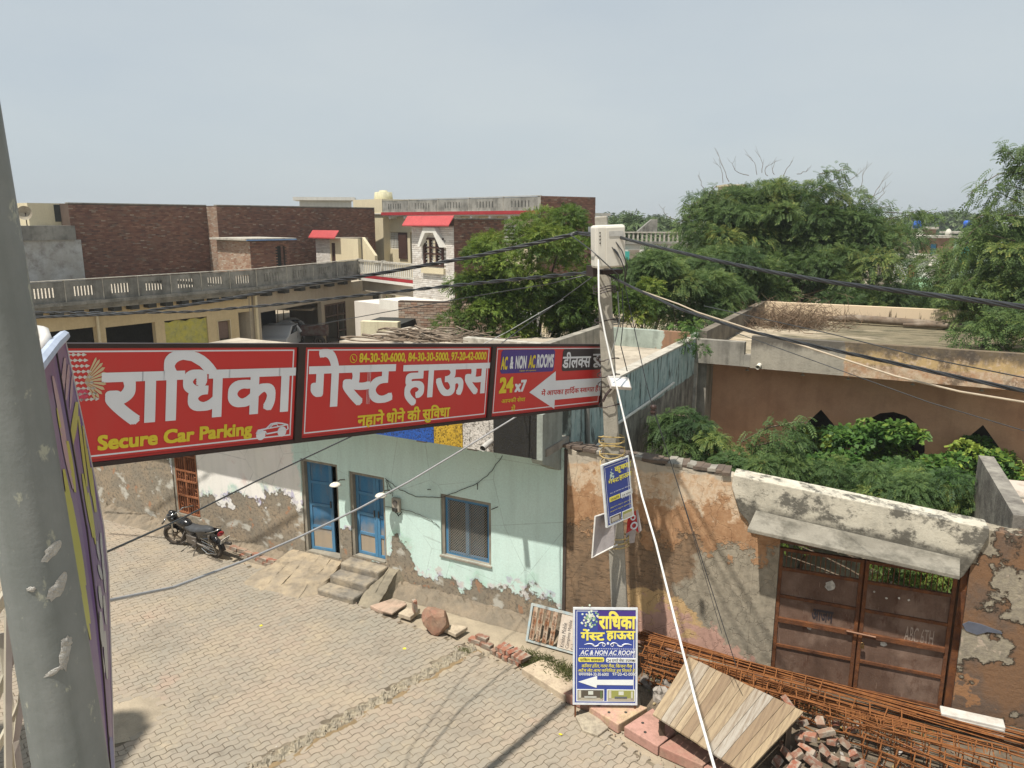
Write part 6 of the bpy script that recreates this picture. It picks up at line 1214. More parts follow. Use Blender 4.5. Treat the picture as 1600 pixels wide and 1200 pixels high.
# marks
k_yv = pr_('banner_yellow', (.40, .38, .06)); k_pv = pr_('banner_pink', (.38, .26, .27)); k_lv = pr_('banner_pale', (.36, .36, .36))
def sheet_marks(name, L_, R_, g_, k_, n_, strokes, mat):
    def at_v(P, v):
        for (ua, va), (ub, vb) in zip(P, P[1:]):
            if va <= v <= vb: return ua + (ub - ua) * (v - va) / (vb - va)
        return P[0][0] if v < P[0][1] else P[-1][0]
    nr = (g_[k_] - g_[0]).cross(g_[(k_ + 1) * n_] - g_[0]).normalized(); nr = nr if nr.dot(Vector((0, 0, CAM_H)) - bo) > 0 else -nr; mb_ = MB()
    def pt(u, v):
        uL, uR = at_v(L_, v), at_v(R_, v); v0 = L_[0][1] + (R_[0][1] - L_[0][1]) * (u - uL) / max(1, uR - uL); h = (v - v0) / (1260 - v0); f = (u - uL) / max(1, uR - uL)
        return onsheet(g_, k_, n_, min(.995, max(.005, f)), min(.999, max(0, h))) + nr * .002
    for (ua, va, ub, vb, w) in strokes:
        n = 8; vs_ = []
        for i in range(n + 1):
            f = i / n; u, v = ua + (ub - ua) * f, va + (vb - va) * f; ww = w * (.25 + .75 * math.sin(math.pi * min(1, f * .8 + .12))); vs_ += [pt(u - ww / 2, v), pt(u + ww / 2, v)]
        mb_.add(vs_, [(2 * i, 2 * i + 1, 2 * i + 3, 2 * i + 2) for i in range(n)])
    tag(mb_.build(name, mat, bn), kind='stuff')
sheet_marks('pink_lettering', EL, ES, g1, k1, n1, [(80, 590, 100, 690, 7), (92, 670, 112, 765, 8), (74, 660, 84, 715, 5)], k_pv); sheet_marks('pink_lettering', ES, ER, g2, k2, n2, [(100, 560, 96, 620, 6), (106, 570, 102, 625, 5), (112, 585, 108, 640, 4)], k_pv)
sheet_marks('yellow_lettering', EL, ES, g1, k1, n1, [(96, 735, 122, 880, 8), (103, 690, 115, 770, 8), (107, 780, 130, 915, 6), (98, 770, 112, 850, 6), (113, 850, 136, 975, 9), (108, 830, 120, 905, 5), (124, 930, 138, 1000, 5), (86, 640, 97, 700, 4), (122, 970, 132, 1035, 4)], k_yv)
sheet_marks('yellow_lettering', ES, ER, g2, k2, n2, [(119, 628, 110, 700, 9), (110, 690, 119, 775, 9), (121, 650, 134, 760, 5), (128, 665, 142, 775, 4), (134, 700, 147, 800, 4), (119, 765, 138, 860, 8), (127, 740, 144, 840, 5), (136, 770, 148, 850, 4), (141, 730, 149, 800, 3)], k_yv)
sheet_marks('pale_lettering', ES, ER, g2, k2, n2, [(150, 845, 154, 875, 4), (156, 832, 161, 880, 4), (152, 882, 157, 905, 5), (159, 870, 163, 925, 4), (153, 915, 157, 950, 5), (160, 930, 164, 975, 4), (155, 955, 160, 1010, 5), (162, 985, 166, 1060, 5), (158, 1020, 162, 1050, 3)], k_lv)
sheet_marks('blue_corner', ES, ER, g2, k2, n2, [(172, 1150, 178, 1245, 8)], k_blue)
mb = MB(); mb.tube([p for p in [g1[0] + Vector((0, 0, .012)), g1[k1] + Vector((0, 0, .012)), g2[k2] + Vector((0, 0, .012))]], .018, 8); mb.build('top_rail', flat('pale_blue_rail', (.42, .48, .60), .35), bn)
mb = MB().tube([g2[i * (k2 + 1) + k2] for i in range(n2 + 1)], .004, 5); mb.build('edge_rope', flat('edge_white', (.5, .45, .42), .6), bn); mb = MB().tube([g1[i * (k1 + 1) + k1] for i in range(n1 + 1)], .005, 5); mb.build('seam_rod', m_fr, bn)
# bent PVC pipe and railing
cable('pvc_pipe', 'white bent plastic pipe end above the banner beside the post', [T(20, 640, 2.2), T(52, 575, 2.2), T(66, 545, 2.2), T(72, 528, 2.2), T(68, 518, 2.25), T(56, 516, 2.3), T(30, 517, 2.4)], .016, flat('pvc_white', (.55, .53, .5), .35), cat='pipe')
rl = thing('balcony_railing', 'pale steel lattice railing at the lower left behind the post', 'railing', T(10, 1100, 1.9)); r0 = rl.location; m_rl = flat('pale_rail_paint', (.50, .46, .37), .45, metal=.2)
for nm, pts in (('top_bar', [(-60, 1035), (12, 925), (22, 880)]), ('post', [(14, 880), (12, 1100), (14, 1300)]), ('diagonal_bar', [(-40, 1180), (26, 1010), (32, 990)]), ('diagonal_bar', [(0, 990), (30, 1200), (36, 1260)]), ('diagonal_bar', [(36, 1080), (10, 1240)]), ('diagonal_bar', [(-20, 1200), (40, 1085)])):
    MB().tube([T(u, v, 1.9 if nm != 'diagonal_bar' else 1.93) - r0 for u, v in pts], .010 if nm != 'top_bar' else .014, 4).build(nm, m_rl, rl)
gh_ = thing('guest_house', 'pale rendered guest house block left of the street with a water tank on top', 'building', (-8.45, 6.3, 0)); m_ghw = plaster('cream_render', (.62, .58, .5), (.56, .52, .44), 1, amt=.3)
mb = MB(); mb.box(-9, 0, -9, 0, 0, 10.0); mb.build('walls', m_ghw, gh_); MB().box(-9.2, .15, -9, .2, 10.003, 10.15).build('roof_slab', m_grime, gh_)
MB().lathe([(.001, 12.3), (.35, 12.25), (.42, 12.0), (.42, 10.2), (.4, 10.152)], (-.95, -.5, 0), 24).build('water_tank', flat('tank_black', (.05, .05, .05), .5), gh_, True)
# ================================================================== BACKGROUND BUILDINGS
m_brk = facemat('far_brick', [(0, (.20, .095, .065)), (.3, (.28, .14, .095)), (.55, (.16, .08, .06)), (.8, (.33, .19, .13)), (.93, (.13, .075, .06)), (1, (.40, .31, .23))], dirt=.3)
m_brkl = facemat('pale_and_sunlit_brick', [(0, (.36, .22, .15)), (.3, (.43, .33, .25)), (.6, (.30, .17, .11)), (.85, (.48, .42, .34)), (1, (.40, .25, .16))], dirt=.3)  # pale bricks, also the lit copy of the far brick for sun-facing sides
m_mort = plaster('dark_mortar', (.12, .085, .065), (.09, .065, .05), 2, amt=.2); m_mortl = plaster('pale_and_sunlit_mortar', (.35, .30, .24), (.28, .24, .19), 2, amt=.2)
def brickface(root, x0, x1, z0, z1, y, mat, mort, holes=(), seed=0, bw=.235, bh=.08, name='brick_courses', depth=.25, side=None):
    # a wall with every brick a real block standing proud of the mortar
    if side is None: MB().panel(x0, x1, z0, z1, y, y + depth, holes).build('mortar_wall', mort, root)
    r_ = random.Random(seed); mb_ = MB(); nz = int((z1 - z0) / bh)
    for j in range(nz):
        z = z0 + j * bh; off = (j % 2) * bw / 2; i = 0; x = x0 - off
        while x < x1:
            a, b = max(x0, x) + .005, min(x1, x + bw) - .006; x += bw
            if b - a < .03: continue
            c = (a + b) / 2
            if any(h[0] - .02 < c < h[1] + .02 and h[2] - .04 < z + bh / 2 < h[3] + .04 for h in holes): continue
            p = r_.uniform(.008, .022); q_ = r_.uniform(.0, .01); d_ = y - p
            if side is None: v8 = [(a, d_, z + .006), (b, d_, z + .006), (b, d_, z + bh - .006 - q_), (a, d_, z + bh - .006 - q_), (a, y, z + .006), (b, y, z + .006), (b, y, z + bh - .006), (a, y, z + bh - .006)]
            else: v8 = [(d_, b, z + .006), (d_, a, z + .006), (d_, a, z + bh - .006), (d_, b, z + bh - .006), (y, b, z + .006), (y, a, z + .006), (y, a, z + bh - .006), (y, b, z + bh - .006)]
            mb_.add(v8, [(0, 1, 2, 3), (3, 2, 6, 7), (1, 5, 6, 2), (0, 3, 7, 4), (0, 4, 5, 1)], 0, r_.random())
    return tag(mb_.build(name, mat, root), kind='stuff')
m_par = plaster('grey_parapet_cement', (.33, .32, .285), (.21, .205, .185), .8, (.07, .068, .06), .95, .3, .5, 14)
m_yel = plaster('yellow_distemper', (.60, .49, .30), (.55, .44, .26), .7, (.3, .24, .16), .25, .6, .15, 12)
m_ygr = plaster('greyish_plaster_front', (.42, .37, .29), (.38, .33, .26), .7, (.2, .17, .13), .3, .6, .15, 12)
m_cream = plaster('cream_house_paint', (.66, .58, .40), (.62, .54, .37), .6, (.3, .25, .18), .2, .6, .15, 12)
m_redp = flat('red_band_paint', (.33, .03, .035), .6); m_whp = plaster('white_house_paint', (.72, .70, .64), (.66, .64, .58), 1, amt=.15)
m_tile = facemat('white_stone_tile', [(0, (.62, .58, .52)), (.4, (.70, .66, .60)), (.7, (.56, .51, .45)), (1, (.74, .71, .66))], dirt=.15)
m_grout = flat('tile_grout', (.30, .27, .23), .9); m_brown = flat('brown_joinery', (.06, .03, .022), .5)
def slotted(root, fr, x0, x1, z0, z1, y, n, slots=6, sw=.085, lab=None, mat=None, hx=.55):
    # cement parapet in sections: each section a part with its narrow vertical slots, plus a pale joint strip
    L_ = (x1 - x0) / n
    for i in range(n):
        a, b = x0 + i * L_, x0 + (i + 1) * L_ - .035; c = (a + b) / 2; w = (b - a) * hx; hs = [(c - w / 2 + w * k / slots, c - w / 2 + w * k / slots + sw, z0 + (z1 - z0) * .26, z0 + (z1 - z0) * .74) for k in range(slots)]
        MB().panel(a, b, z0, z1, y, y + .09, hs).build('parapet_section', mat or m_par, root); MB().box(b + .002, b + .033, y - .02, y + .1, z0, z1 + .03).build('joint_strip', m_coping, root)
    MB().box(x0, x1, y - .03, y + .12, z1 + .032, z1 + .065).build('coping', m_coping, root)
ZP = 4.75
A_, B_, C_, D_ = G(-110, 451, ZP), G(400, 420.5, ZP), G(560, 405.5, ZP), G(640, 412, ZP)
def fr2(P, Q): d = Q - P; return Frame((P.x, P.y), math.atan2(d.y, d.x)), d.to_2d().length
# long yellow house --------------------------------------------------
F1, L1 = fr2(A_, B_); yh = thing('yellow_house', 'long single storey yellow house with grey slotted roof parapet at the left', 'house', (A_.x, A_.y, 0), F1.a)
slotted(yh, F1, .0, L1, 3.92, 4.71, 0, 9)
for k, (yy, z0, z1) in enumerate(((-.12, 3.79, 3.9), (-.02, 3.68, 3.788), (.1, 3.56, 3.678))): MB().box(0, L1, yy, .5, z0, z1).build('cornice_step', m_par, yh)
X = lambda u, v=515: F1.onp(u, v, .55).x; Z = lambda u, v: F1.onp(u, v, .55).z
hs = [(X(70), X(150), .4, Z(110, 515)), (X(165), X(243), .4, Z(200, 508)), (X(258), X(325), .4, Z(290, 498)), (X(341), X(360), 1.5, Z(350, 501)), (X(374), X(398), .1, Z(386, 487))]
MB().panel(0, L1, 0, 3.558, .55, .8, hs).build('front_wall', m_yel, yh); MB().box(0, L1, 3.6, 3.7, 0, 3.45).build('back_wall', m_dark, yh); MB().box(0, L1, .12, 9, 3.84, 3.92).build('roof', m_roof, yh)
mb = MB(); h = hs[2]; n = 8; vs_ = []
for i in range(n + 1):
    for j in range(2): vs_.append((h[0] + (h[1] - h[0]) * i / n, .62 + .04 * (i % 2), (h[3] - .06 - .05 * math.sin(i * 2)) if j else 1.2))
mb.add(vs_, [(i * 2, i * 2 + 2, i * 2 + 3, i * 2 + 1) for i in range(n)]); mb.build('yellow_curtain', plaster('printed_yellow_cloth', (.50, .46, .10), (.44, .42, .16), 3, (.14, .18, .12), .5, 0, .2, 9), yh)
h = hs[3]; MB().box(h[0] + .05, h[1] - .05, .66, .7, h[2] + .05, h[3] - .05).build('window_board', flat('brown_board', (.16, .11, .09), .8), yh); MB().panel(h[0] - .03, h[1] + .03, h[2] - .03, h[3] + .03, .52, .549, [h]).build('window_frame', m_cream, yh)
h = hs[4]; MB().box(h[0], h[1], 1.4, 1.45, 0, 3.4).build('recess_wall', m_ygr, yh); MB().box(h[1] + .02, h[1] + .14, .38, .548, 0, 3.45).build('corner_pipe', m_cream, yh)
x = X(152); MB().cyl((x, .45, 0), .06, 3.45, 8).build('rain_pipe', m_cream, yh)
for k in range(16): MB().box(.9 + k * (L1 - 1) / 16, 1.25 + k * (L1 - 1) / 16, .11, .54, 3.38, 3.557).build('joist_end', m_dark, yh)
# its right hand part with the carport
F2, L2 = fr2(B_, C_); ch = thing('carport_house', 'greyish house part with open carport and grilled window under the grey parapet', 'house', (B_.x, B_.y, 0), F2.a)
slotted(ch, F2, .02, L2, 3.92, 4.71, 0, 4)
for k, (yy, z0, z1) in enumerate(((-.12, 3.79, 3.9), (-.02, 3.68, 3.788), (.1, 3.56, 3.678))): MB().box(.02, L2, yy, .5, z0, z1).build('cornice_step', m_par, ch)
X = lambda u, v=500: F2.onp(u, v, .55).x; Z = lambda u, v: F2.onp(u, v, .55).z
hs = [(X(408), X(503), .05, Z(455, 480)), (X(508), X(541), .05, Z(525, 473))]
MB().panel(.02, L2, 0, 3.558, .55, .8, hs).build('front_wall', m_ygr, ch); MB().box(.02, L2, 6.0, 6.1, 0, 3.45).build('back_wall', m_dark, ch); MB().box(.02, L2, .12, 9, 3.84, 3.92).build('roof', m_roof, ch); MB().box(.02, .2, .81, 5.9, 0, 3.45).build('carport_wall', m_ygr, ch)
h = hs[1]; 
for x0, x1, z0, z1 in ((h[0], h[0] + .1, h[2], h[3]), (h[1] - .1, h[1], h[2], h[3]), (h[0], h[1], h[3] - .1, h[3]), ((h[0] + h[1]) / 2 + .2, (h[0] + h[1]) / 2 + .3, h[2], h[3]), (h[0], h[1], h[3] - .75, h[3] - .67), ((h[0] + h[1]) / 2 + .3, h[1], h[3] - 1.7, h[3] - 1.62)): MB().box(x0 + .002, x1 - .002, .56, .62, z0, z1).build('window_bar', m_brown, ch)
mb = MB()
for k in range(14): mb.box(h[0] + .1 + k * (h[1] - h[0] - .2) / 14, h[0] + .13 + k * (h[1] - h[0] - .2) / 14, .63, .65, h[3] - .67, h[3] - .1)
tag(mb.build('grille', m_brown, ch), kind='stuff')
for k in range(6): MB().box(.9 + k * (L2 - 1) / 6, 1.3 + k * (L2 - 1) / 6, .11, .54, 3.38, 3.557).build('joist_end', m_dark, ch)
MB().box(L2 + .02, L2 + 4.5, .6, 5, 0, 3.4).build('side_wing', m_ygr, ch); 
X3 = F2.onp(590, 480, .55).x; MB().box(X3 - .5, X3 + .25, .58, .598, .3, 2.9).build('dark_doorway', m_dark, ch); MB().box(X3 + .35, X3 + .6, .5, .598, 0, 3.38).build('white_pillar', m_whp, ch)
# vehicles in the carport
m_car = flat('white_car_paint', (.55, .56, .57), .25, .5, var=.03); m_gls = flat('car_glass', (.03, .045, .06), .08, .6, var=.02)
def carlike(par_loc, rz, lab):
    t = thing('parked_car', lab, 'car', par_loc, rz); b = [(-2, .35), (-2.05, .75), (-1.6, .92), (-1.15, .98), (-.5, 1.42), (.75, 1.45), (1.45, 1.0), (2.0, .9), (2.05, .4), (1.7, .3), (-1.7, .3)]
    MB().prism(b, 'y', -.8, .8).build('body', m_car, t, bevel=.05); MB().prism([(-1.1, 1.0), (-.55, 1.37), (.7, 1.4), (1.25, 1.02)], 'y', -.806, .806).build('side_windows', m_gls, t)
    mb_ = MB(); mb_.add([(-1.2, -.68, 1.0), (-1.2, .68, 1.0), (-.56, .62, 1.41), (-.56, -.62, 1.41)], [(0, 1, 2, 3)]); mb_.build('windscreen', m_gls, t).location = (-.02, 0, .02)
    for x in (-1.25, 1.3):
        for y in (-.75, .75): MB().torus((x, y, .31), .22, .1, 18, 8).build('wheel', m_tyre, t, True)
    return t
pv = F2.W((F2.onp(440, 520, 2.2).x, 2.2, 0)); carlike((pv.x, pv.y, 0), F2.a + R(200), 'white car parked deep in the shaded carport')
tr = F2.W((F2.onp(472, 510, 1.6).x, 1.9, 0)); tr_ = thing('tractor', 'dusty tractor with big lugged rear wheels parked at the carport opening', 'tractor', (tr.x, tr.y, 0), F2.a + R(-70))
for y in (-.65, .65): MB().torus((-.5, y, .68), .46, .2, 22, 8).build('rear_wheel', m_tyre, tr_, True); MB().torus((1.3, y * .8, .36), .24, .11, 18, 8).build('front_wheel', m_tyre, tr_, True); MB().tube([(-.5 + .85 * math.cos(a), y, .68 + .85 * math.sin(a)) for a in (.3, .8, 1.3, 1.8, 2.4)], .1, 4).build('fender', m_car, tr_)
MB().box(.2, 1.7, -.25, .25, .65, 1.25).build('bonnet', plaster('faded_red_paint', (.14, .07, .06), (.2, .17, .15), 4), tr_, bevel=.05); MB().box(-.7, -.2, -.25, .25, .9, 1.3).build('seat', m_seat, tr_, bevel=.05); mb = MB().tube([(.2, 0, 1.2), (-.05, 0, 1.5)], .03, 6); mb.torus((-.08, 0, 1.5), .2, .02, 16, 5, axis='z'); mb.build('steering_wheel', m_seat, tr_); mb = MB().tube([(-.9, -.6, 1.3), (-.9, -.6, 2.2), (1.0, -.6, 2.15), (1.0, .6, 2.15), (-.9, .6, 2.2), (-.9, .6, 1.3)], .04, 6); mb.box(-.9, 1.0, -.6, .6, 2.16, 2.22); mb.build('canopy_frame', flat('faded_canopy', (.30, .25, .18), .7), tr_)
# turn of the parapet with slim white balusters
F3, L3 = fr2(C_, D_); bs = thing('baluster_terrace', 'terrace edge with slim white balusters and red painted band', 'balustrade', (C_.x, C_.y, 0), F3.a)
for z0, z1, m in ((4.65, 4.75, m_coping), (3.9, 4.0, m_coping), (3.72, 3.89, m_redp), (3.55, 3.71, m_whp)): MB().box(0, L3 + 1, -.06, .16, z0, z1).build('rail', m, bs)
mb = MB(); k = .12
while k < L3 + 1: mb.cyl((k, .05, 4.001), .045, .648, 6); k += .22
tag(mb.build('balusters', m_whp, bs), kind='stuff')
for x in (0, L3 * .5, L3 + 1): MB().box(x - .07, x + .07, -.08, .18, 3.9, 4.81).build('post', m_coping, bs)
MB().box(0, L3 + 4, .2, 5, 2.9, 3.54).build('terrace_slab', m_ygr, bs)
# long brick wall of the tall building --------------------------------
Q0, Q1 = G(106, 318, 7.9), G(553, 325.5, 7.9); F4, L4 = fr2(Q0, Q1); bb = thing('brick_building', 'tall windowless dark red brick wall rising behind the slotted parapet', 'building', (Q0.x, Q0.y, 0), F4.a)
XS = F4.onp(326, 370, 0).x
brickface(bb, 0, XS, 3.6, 7.9, 0, m_brk, m_mort, seed=1, depth=6)
brickface(bb, XS, L4 + 1, 3.6, 7.9, -1.1, m_brk, m_mort, seed=2, depth=7)
brickface(bb, -1.1, -.0, 3.6, 7.9, XS, m_brkl, m_mort, seed=3, side=1, name='side_brick_courses')  # sunlight on this left face painted in with the paler brick
MB().box(-.02, XS - .002, -.02, .3, 7.9, 7.96).build('coping', m_grime, bb); MB().box(XS + .002, L4 + 1, -1.13, -.8, 7.9, 7.96).build('coping', m_grime, bb)
bl = thing('rendered_building', 'grey and whitewashed building left of the brick wall with a cream rooftop room', 'building', (Q0.x, Q0.y, 0), F4.a)
MB().box(-14, .3, -.35, 7, 0, 6.0).build('whitewashed_wall', plaster('peeling_whitewash', (.50, .51, .50), (.40, .39, .36), 1.2, (.17, .15, .13), .75, .1, .5, 9), bl); MB().box(-14, .0, -.5, 7, 6.002, 6.75).build('grey_parapet', m_par, bl)
x0, x1 = F4.onp(45, 340, 1).x, F4.onp(104, 340, 1).x; MB().box(x0, x1, 1, 3, 6.752, 7.92).build('rooftop_room', m_cream, bl); MB().box(x1 - .6, x1 - .15, .97, .998, 6.95, 7.85).build('dark_doorway', m_dark, bl)
def dish(loc, r, lab, yaw=0, mat=None):
    t = thing('satellite_dish', lab, 'satellite dish', loc, yaw); MB().lathe([(.001, 0), (r * .5, .04 * r / .35), (r, .16 * r / .35)], (0, 0, r), 20, axis='y', M=None).build('reflector', mat or m_wh, t, True); mb_ = MB().tube([(0, 0, -.3), (0, .02, r)], .025, 6); mb_.tube([(0, .1, r), (0, -.35, r * .9)], .012, 5); mb_.build('mount', m_fr, t); return t
p = T(40, 334, 38); dish((p.x, p.y, p.z - .3), .34, 'small weathered satellite dish on the far left rooftop', R(180) + .3, plaster('dirty_dish', (.30, .26, .2), (.4, .37, .3), 4))
# brick roof room, canopied doorway, yellow stair tower house, tiled stair block (all turned 45 degrees)
def box45(name, lab, cat, u, v, t, ang=45): p = T(u, v, t); return p, Frame((p.x, p.y), R(ang)), thing(name, lab, cat, (p.x, p.y, 0), R(ang))
p, Fa, rr = box45('brick_rooftop_room', 'small brick rooftop room with a thin slab roof before the tall brick wall', 'building', 390, 376, 43)
brickface(rr, 0, 2.4, 3.6, p.z, 0, m_brk, m_mort, [(1.55, 2.15, 3.6, p.z - .35)], 5); MB().box(1.4, 2.3, .8, .9, 3.6, p.z).build('dark_interior', m_dark, rr)
MB().box(0.001, .2, .251, 4.2, 3.6, p.z).build('left_wall', m_mortl, rr); brickface(rr, .0, 4.2, 3.6, p.z, 0.0, m_brkl, m_mortl, seed=6, side=1, name='side_brick_courses')  # lit face: sun put into the colour by paler brick and mortar
MB().box(-.35, 2.7, -.35, 4.4, p.z + .01, p.z + .12).build('roof_slab', m_coping, rr); MB().box(-.37, 2.72, -.37, -.352, p.z + .0, p.z + .06).build('blue_edge', flat('blue_sheet', (.16, .28, .5), .5), rr)
p, Fa, cd_ = box45('canopied_doorway', 'small tiled doorway room with red sheet canopy on the terrace', 'building', 515, 372, 50, -45)
x0, x1 = Fa.onp(494, 390, 0).x, Fa.onp(560, 390, 0).x; zt = p.z
MB().box(x0, 0, 0, 3, 3.8, zt).build('tiled_wall', m_mortl, cd_); brickface(cd_, x0, 0, 3.8, zt, -.001, m_tile, m_grout, seed=8, side=None, bw=.3, bh=.1, depth=.2, name='tile_courses')
MB().panel(.001, x1, 3.8, zt, -.01, .2, [(.12, .62, 3.8, zt - .3)]).build('cream_wall', m_cream, cd_); MB().box(.12, .62, .06, .1, 3.8, zt - .3).build('brown_door', m_brown, cd_)
mb = MB(); mb.prism([(-.45, zt - .02), (-.45, zt + .05), (-.1, zt + .5), (-.1, zt + .43)], 'x', x0 - .15, 1.3); mb.build('red_canopy', flat('red_roof_sheet', (.40, .065, .065), .6), cd_)
mb = MB(); mb.prism([(x1 + .02, 3.8), (x1 + 1.3, 3.8), (x1 + 1.3, 4.9), (x1 + .02, zt + .1)], 'y', .3, .5); mb.build('stair_wall', m_cream, cd_)
E0, E1 = G(597, 313, 8.5), G(845, 305.5, 8.5); Fy, Ly = fr2(E0, E1); sh_ = thing('cream_house', 'two storey cream house with grey slotted roof parapet and red band', 'house', (E0.x, E0.y, 0), Fy.a)
slotted(sh_, Fy, .02, Ly, 7.62, 8.45, 0, 5); MB().box(.02, Ly, -.1, 1.2, 7.50, 7.618).build('roof_edge', m_whp, sh_); MB().box(-.0, Ly, -.14, -.102, 7.40, 7.62).build('red_band', m_redp, sh_); MB().box(.02, Ly, -.05, 7, 7.32, 7.498).build('roof_slab', m_whp, sh_)
X = lambda u, v=385: Fy.onp(u, v, .6).x; Z = lambda u, v: Fy.onp(u, v, .6).z
hs = [(X(605), X(624), 4.9, Z(615, 363)), (X(641), X(649), 3.6, Z(645, 363)), (X(788), X(807), 5.5, Z(797, 358))]
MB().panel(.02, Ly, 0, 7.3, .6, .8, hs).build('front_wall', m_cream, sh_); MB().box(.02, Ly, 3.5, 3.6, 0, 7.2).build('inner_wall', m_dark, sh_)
MB().box(hs[0][1] + .02, hs[0][1] + 1.0, .5, .598, 4.2, hs[0][3]).build('open_shutter', m_brown, sh_)
h = hs[0]; mb = MB()
for k in range(8): mb.box(h[0] + k * (h[1] - h[0]) / 8, h[0] + k * (h[1] - h[0]) / 8 + .05, .66, .7, h[2], h[3])
for k in range(9): mb.box(h[0], h[1], .71, .74, h[2] + k * (h[3] - h[2]) / 9, h[2] + k * (h[3] - h[2]) / 9 + .05)
tag(mb.build('window_grille', m_whp, sh_), kind='stuff'); h = hs[2]; mb = MB()
for k in range(9): mb.box(h[0] - .06, h[1] + .06, .5, .55, h[2] + k * .22, h[2] + k * .22 + .09)
mb.build('louvres', m_whp, sh_)
mb = MB(); cx = (h[0] + h[1]) / 2; mb.prism([(cx + (h[1] - h[0]) * .55 * math.cos(a), h[3] - .5 + .75 * math.sin(a)) for a in [math.pi * k / 8 for k in range(9)]], 'y', .53, .58); mb.build('arched_window_head', m_brown, sh_)
for k in range(9): MB().box(.8 + k * Ly / 9, 1.0 + k * Ly / 9, -.04, .59, 7.16, 7.318).build('roof_joist', m_whp, sh_)
xl = Fy.onp(553, 340, 0).x; MB().box(xl, -.002, .02, 4.5, 0, 7.48).build('stair_tower', m_cream, sh_); MB().box(xl - .1, -.002, -.1, 4.6, 7.482, 7.55).build('tower_band', m_whp, sh_); MB().box(xl, -.002, -.02, 4.5, 7.552, 8.6).build('tower_parapet', m_cream, sh_)
xt = Fy.onp(594, 305, .7).x; MB().lathe([(.001, 9.3), (.3, 9.28), (.32, 9.18), (.66, 9.14), (.72, 8.6), (.7, 8.45)], (xt, 1.0, 0), 20).build('water_tank', plaster('cream_tank', (.58, .55, .36), (.5, .47, .33), 2, amt=.4), sh_, True)
fx = Frame((E1.x, E1.y), Fy.a + R(82)); sw_ = thing('brick_flank', 'dark brick side wall of the two storey cream house', 'wall', (E1.x, E1.y, 0), fx.a)
brickface(sw_, .0, fx.onp(930, 330, 0).x, 3.5, 8.48, 0, m_brk, m_mort, seed=11, depth=.3)
# tiled stair block
p, Ft, tb_ = box45('tiled_stair_block', 'white stone tiled stair block with pointed window and red sheet canopy', 'building', 709, 353, 36, -45); zt = p.z; x0 = Ft.onp(645, 420, 0).x
h = (Ft.onp(663, 400, 0).x, Ft.onp(694, 400, 0).x, Ft.onp(680, 416, 0).z, Ft.onp(680, 372, 0).z)
MB().panel(x0, -.001, 2.8, zt, .0, .2, [h]).build('grout_wall', m_grout, tb_); brickface(tb_, x0, -.001, 2.8, zt, -.002, m_tile, m_grout, [h], 12, .26, .1, 'tile_courses', .01)
MB().box(x0, -.3, 1.5, 1.6, 2.8, zt).build('inner_wall', m_dark, tb_)
fw = bpy.data.objects.new('ornate_window', None); COL.objects.link(fw); fw.parent = tb_; cx = (h[0] + h[1]) / 2; w = h[1] - h[0]
for a, b in ((h[0], h[0] + .12), (h[1] - .12, h[1]), (cx - .28, cx - .2), (cx + .2, cx + .28)): MB().box(a, b, -.08, .1, h[2], h[3]).build('mullion', m_brown, fw)
for z in (h[2], h[2] + .55, h[3] - .5, h[3] - .08): MB().box(h[0] + .121, h[1] - .121, -.07, .09, z, z + .08).build('rail', m_brown, fw)
mb = MB()
for k in range(10): mb.tube([(h[0] + .12, .02, h[2] + k * .15), (h[1] - .12, .02, h[2] + k * .15 + .35)], .018, 4); mb.tube([(h[1] - .12, .03, h[2] + k * .15), (h[0] + .12, .03, h[2] + k * .15 + .35)], .018, 4)
tag(mb.build('lattice', m_whp, fw), kind='stuff')
mb = MB(); mb.prism([(cx - w * .62, h[3] - .42), (cx - w * .28, h[3] + .5), (cx + w * .28, h[3] + .5), (cx + w * .62, h[3] - .42), (cx + w * .5, h[3] - .42), (cx + w * .2, h[3] + .25), (cx - w * .2, h[3] + .25), (cx - w * .5, h[3] - .42)], 'y', -.3, -.004); mb.build('window_hood', m_whp, tb_)
MB().box(h[0] - .1, h[1] + .1, -.15, -.004, h[2] - .35, h[2] - .08).build('window_ledge', m_cream, tb_)
mb = MB(); mb.prism([(-.4, zt - .02), (-.4, zt + .04), (-.05, zt + .48), (-.05, zt + .42)], 'x', x0 - .25, .1); mb.build('red_canopy', flat('red_roof_sheet2', (.42, .07, .07), .6), tb_)
sf = thing('stair_side_wall', 'dark brown brick side wall joined to the white tiled stair block', 'wall', (p.x, p.y, 0), R(45)); Fs = Frame((p.x, p.y), R(45)); xe = Fs.onp(788, 400, 0).x
brickface(sf, .01, xe, 2.8, zt + .3, 0, m_brk, m_mort, seed=13, depth=.4); MB().box(-.02, xe + .25, -.12, .45, zt + .302, zt + .36).build('coping', m_grime, sf)
MB().box(x0 - 4, .3, -.9, 1.5, 0, 2.79).build('base_wall', m_tile, tb_); MB().box(-2.5, 3.9, -2.6, -.95, 2.9, 3.35).build('white_ledge', m_whp, tb_)
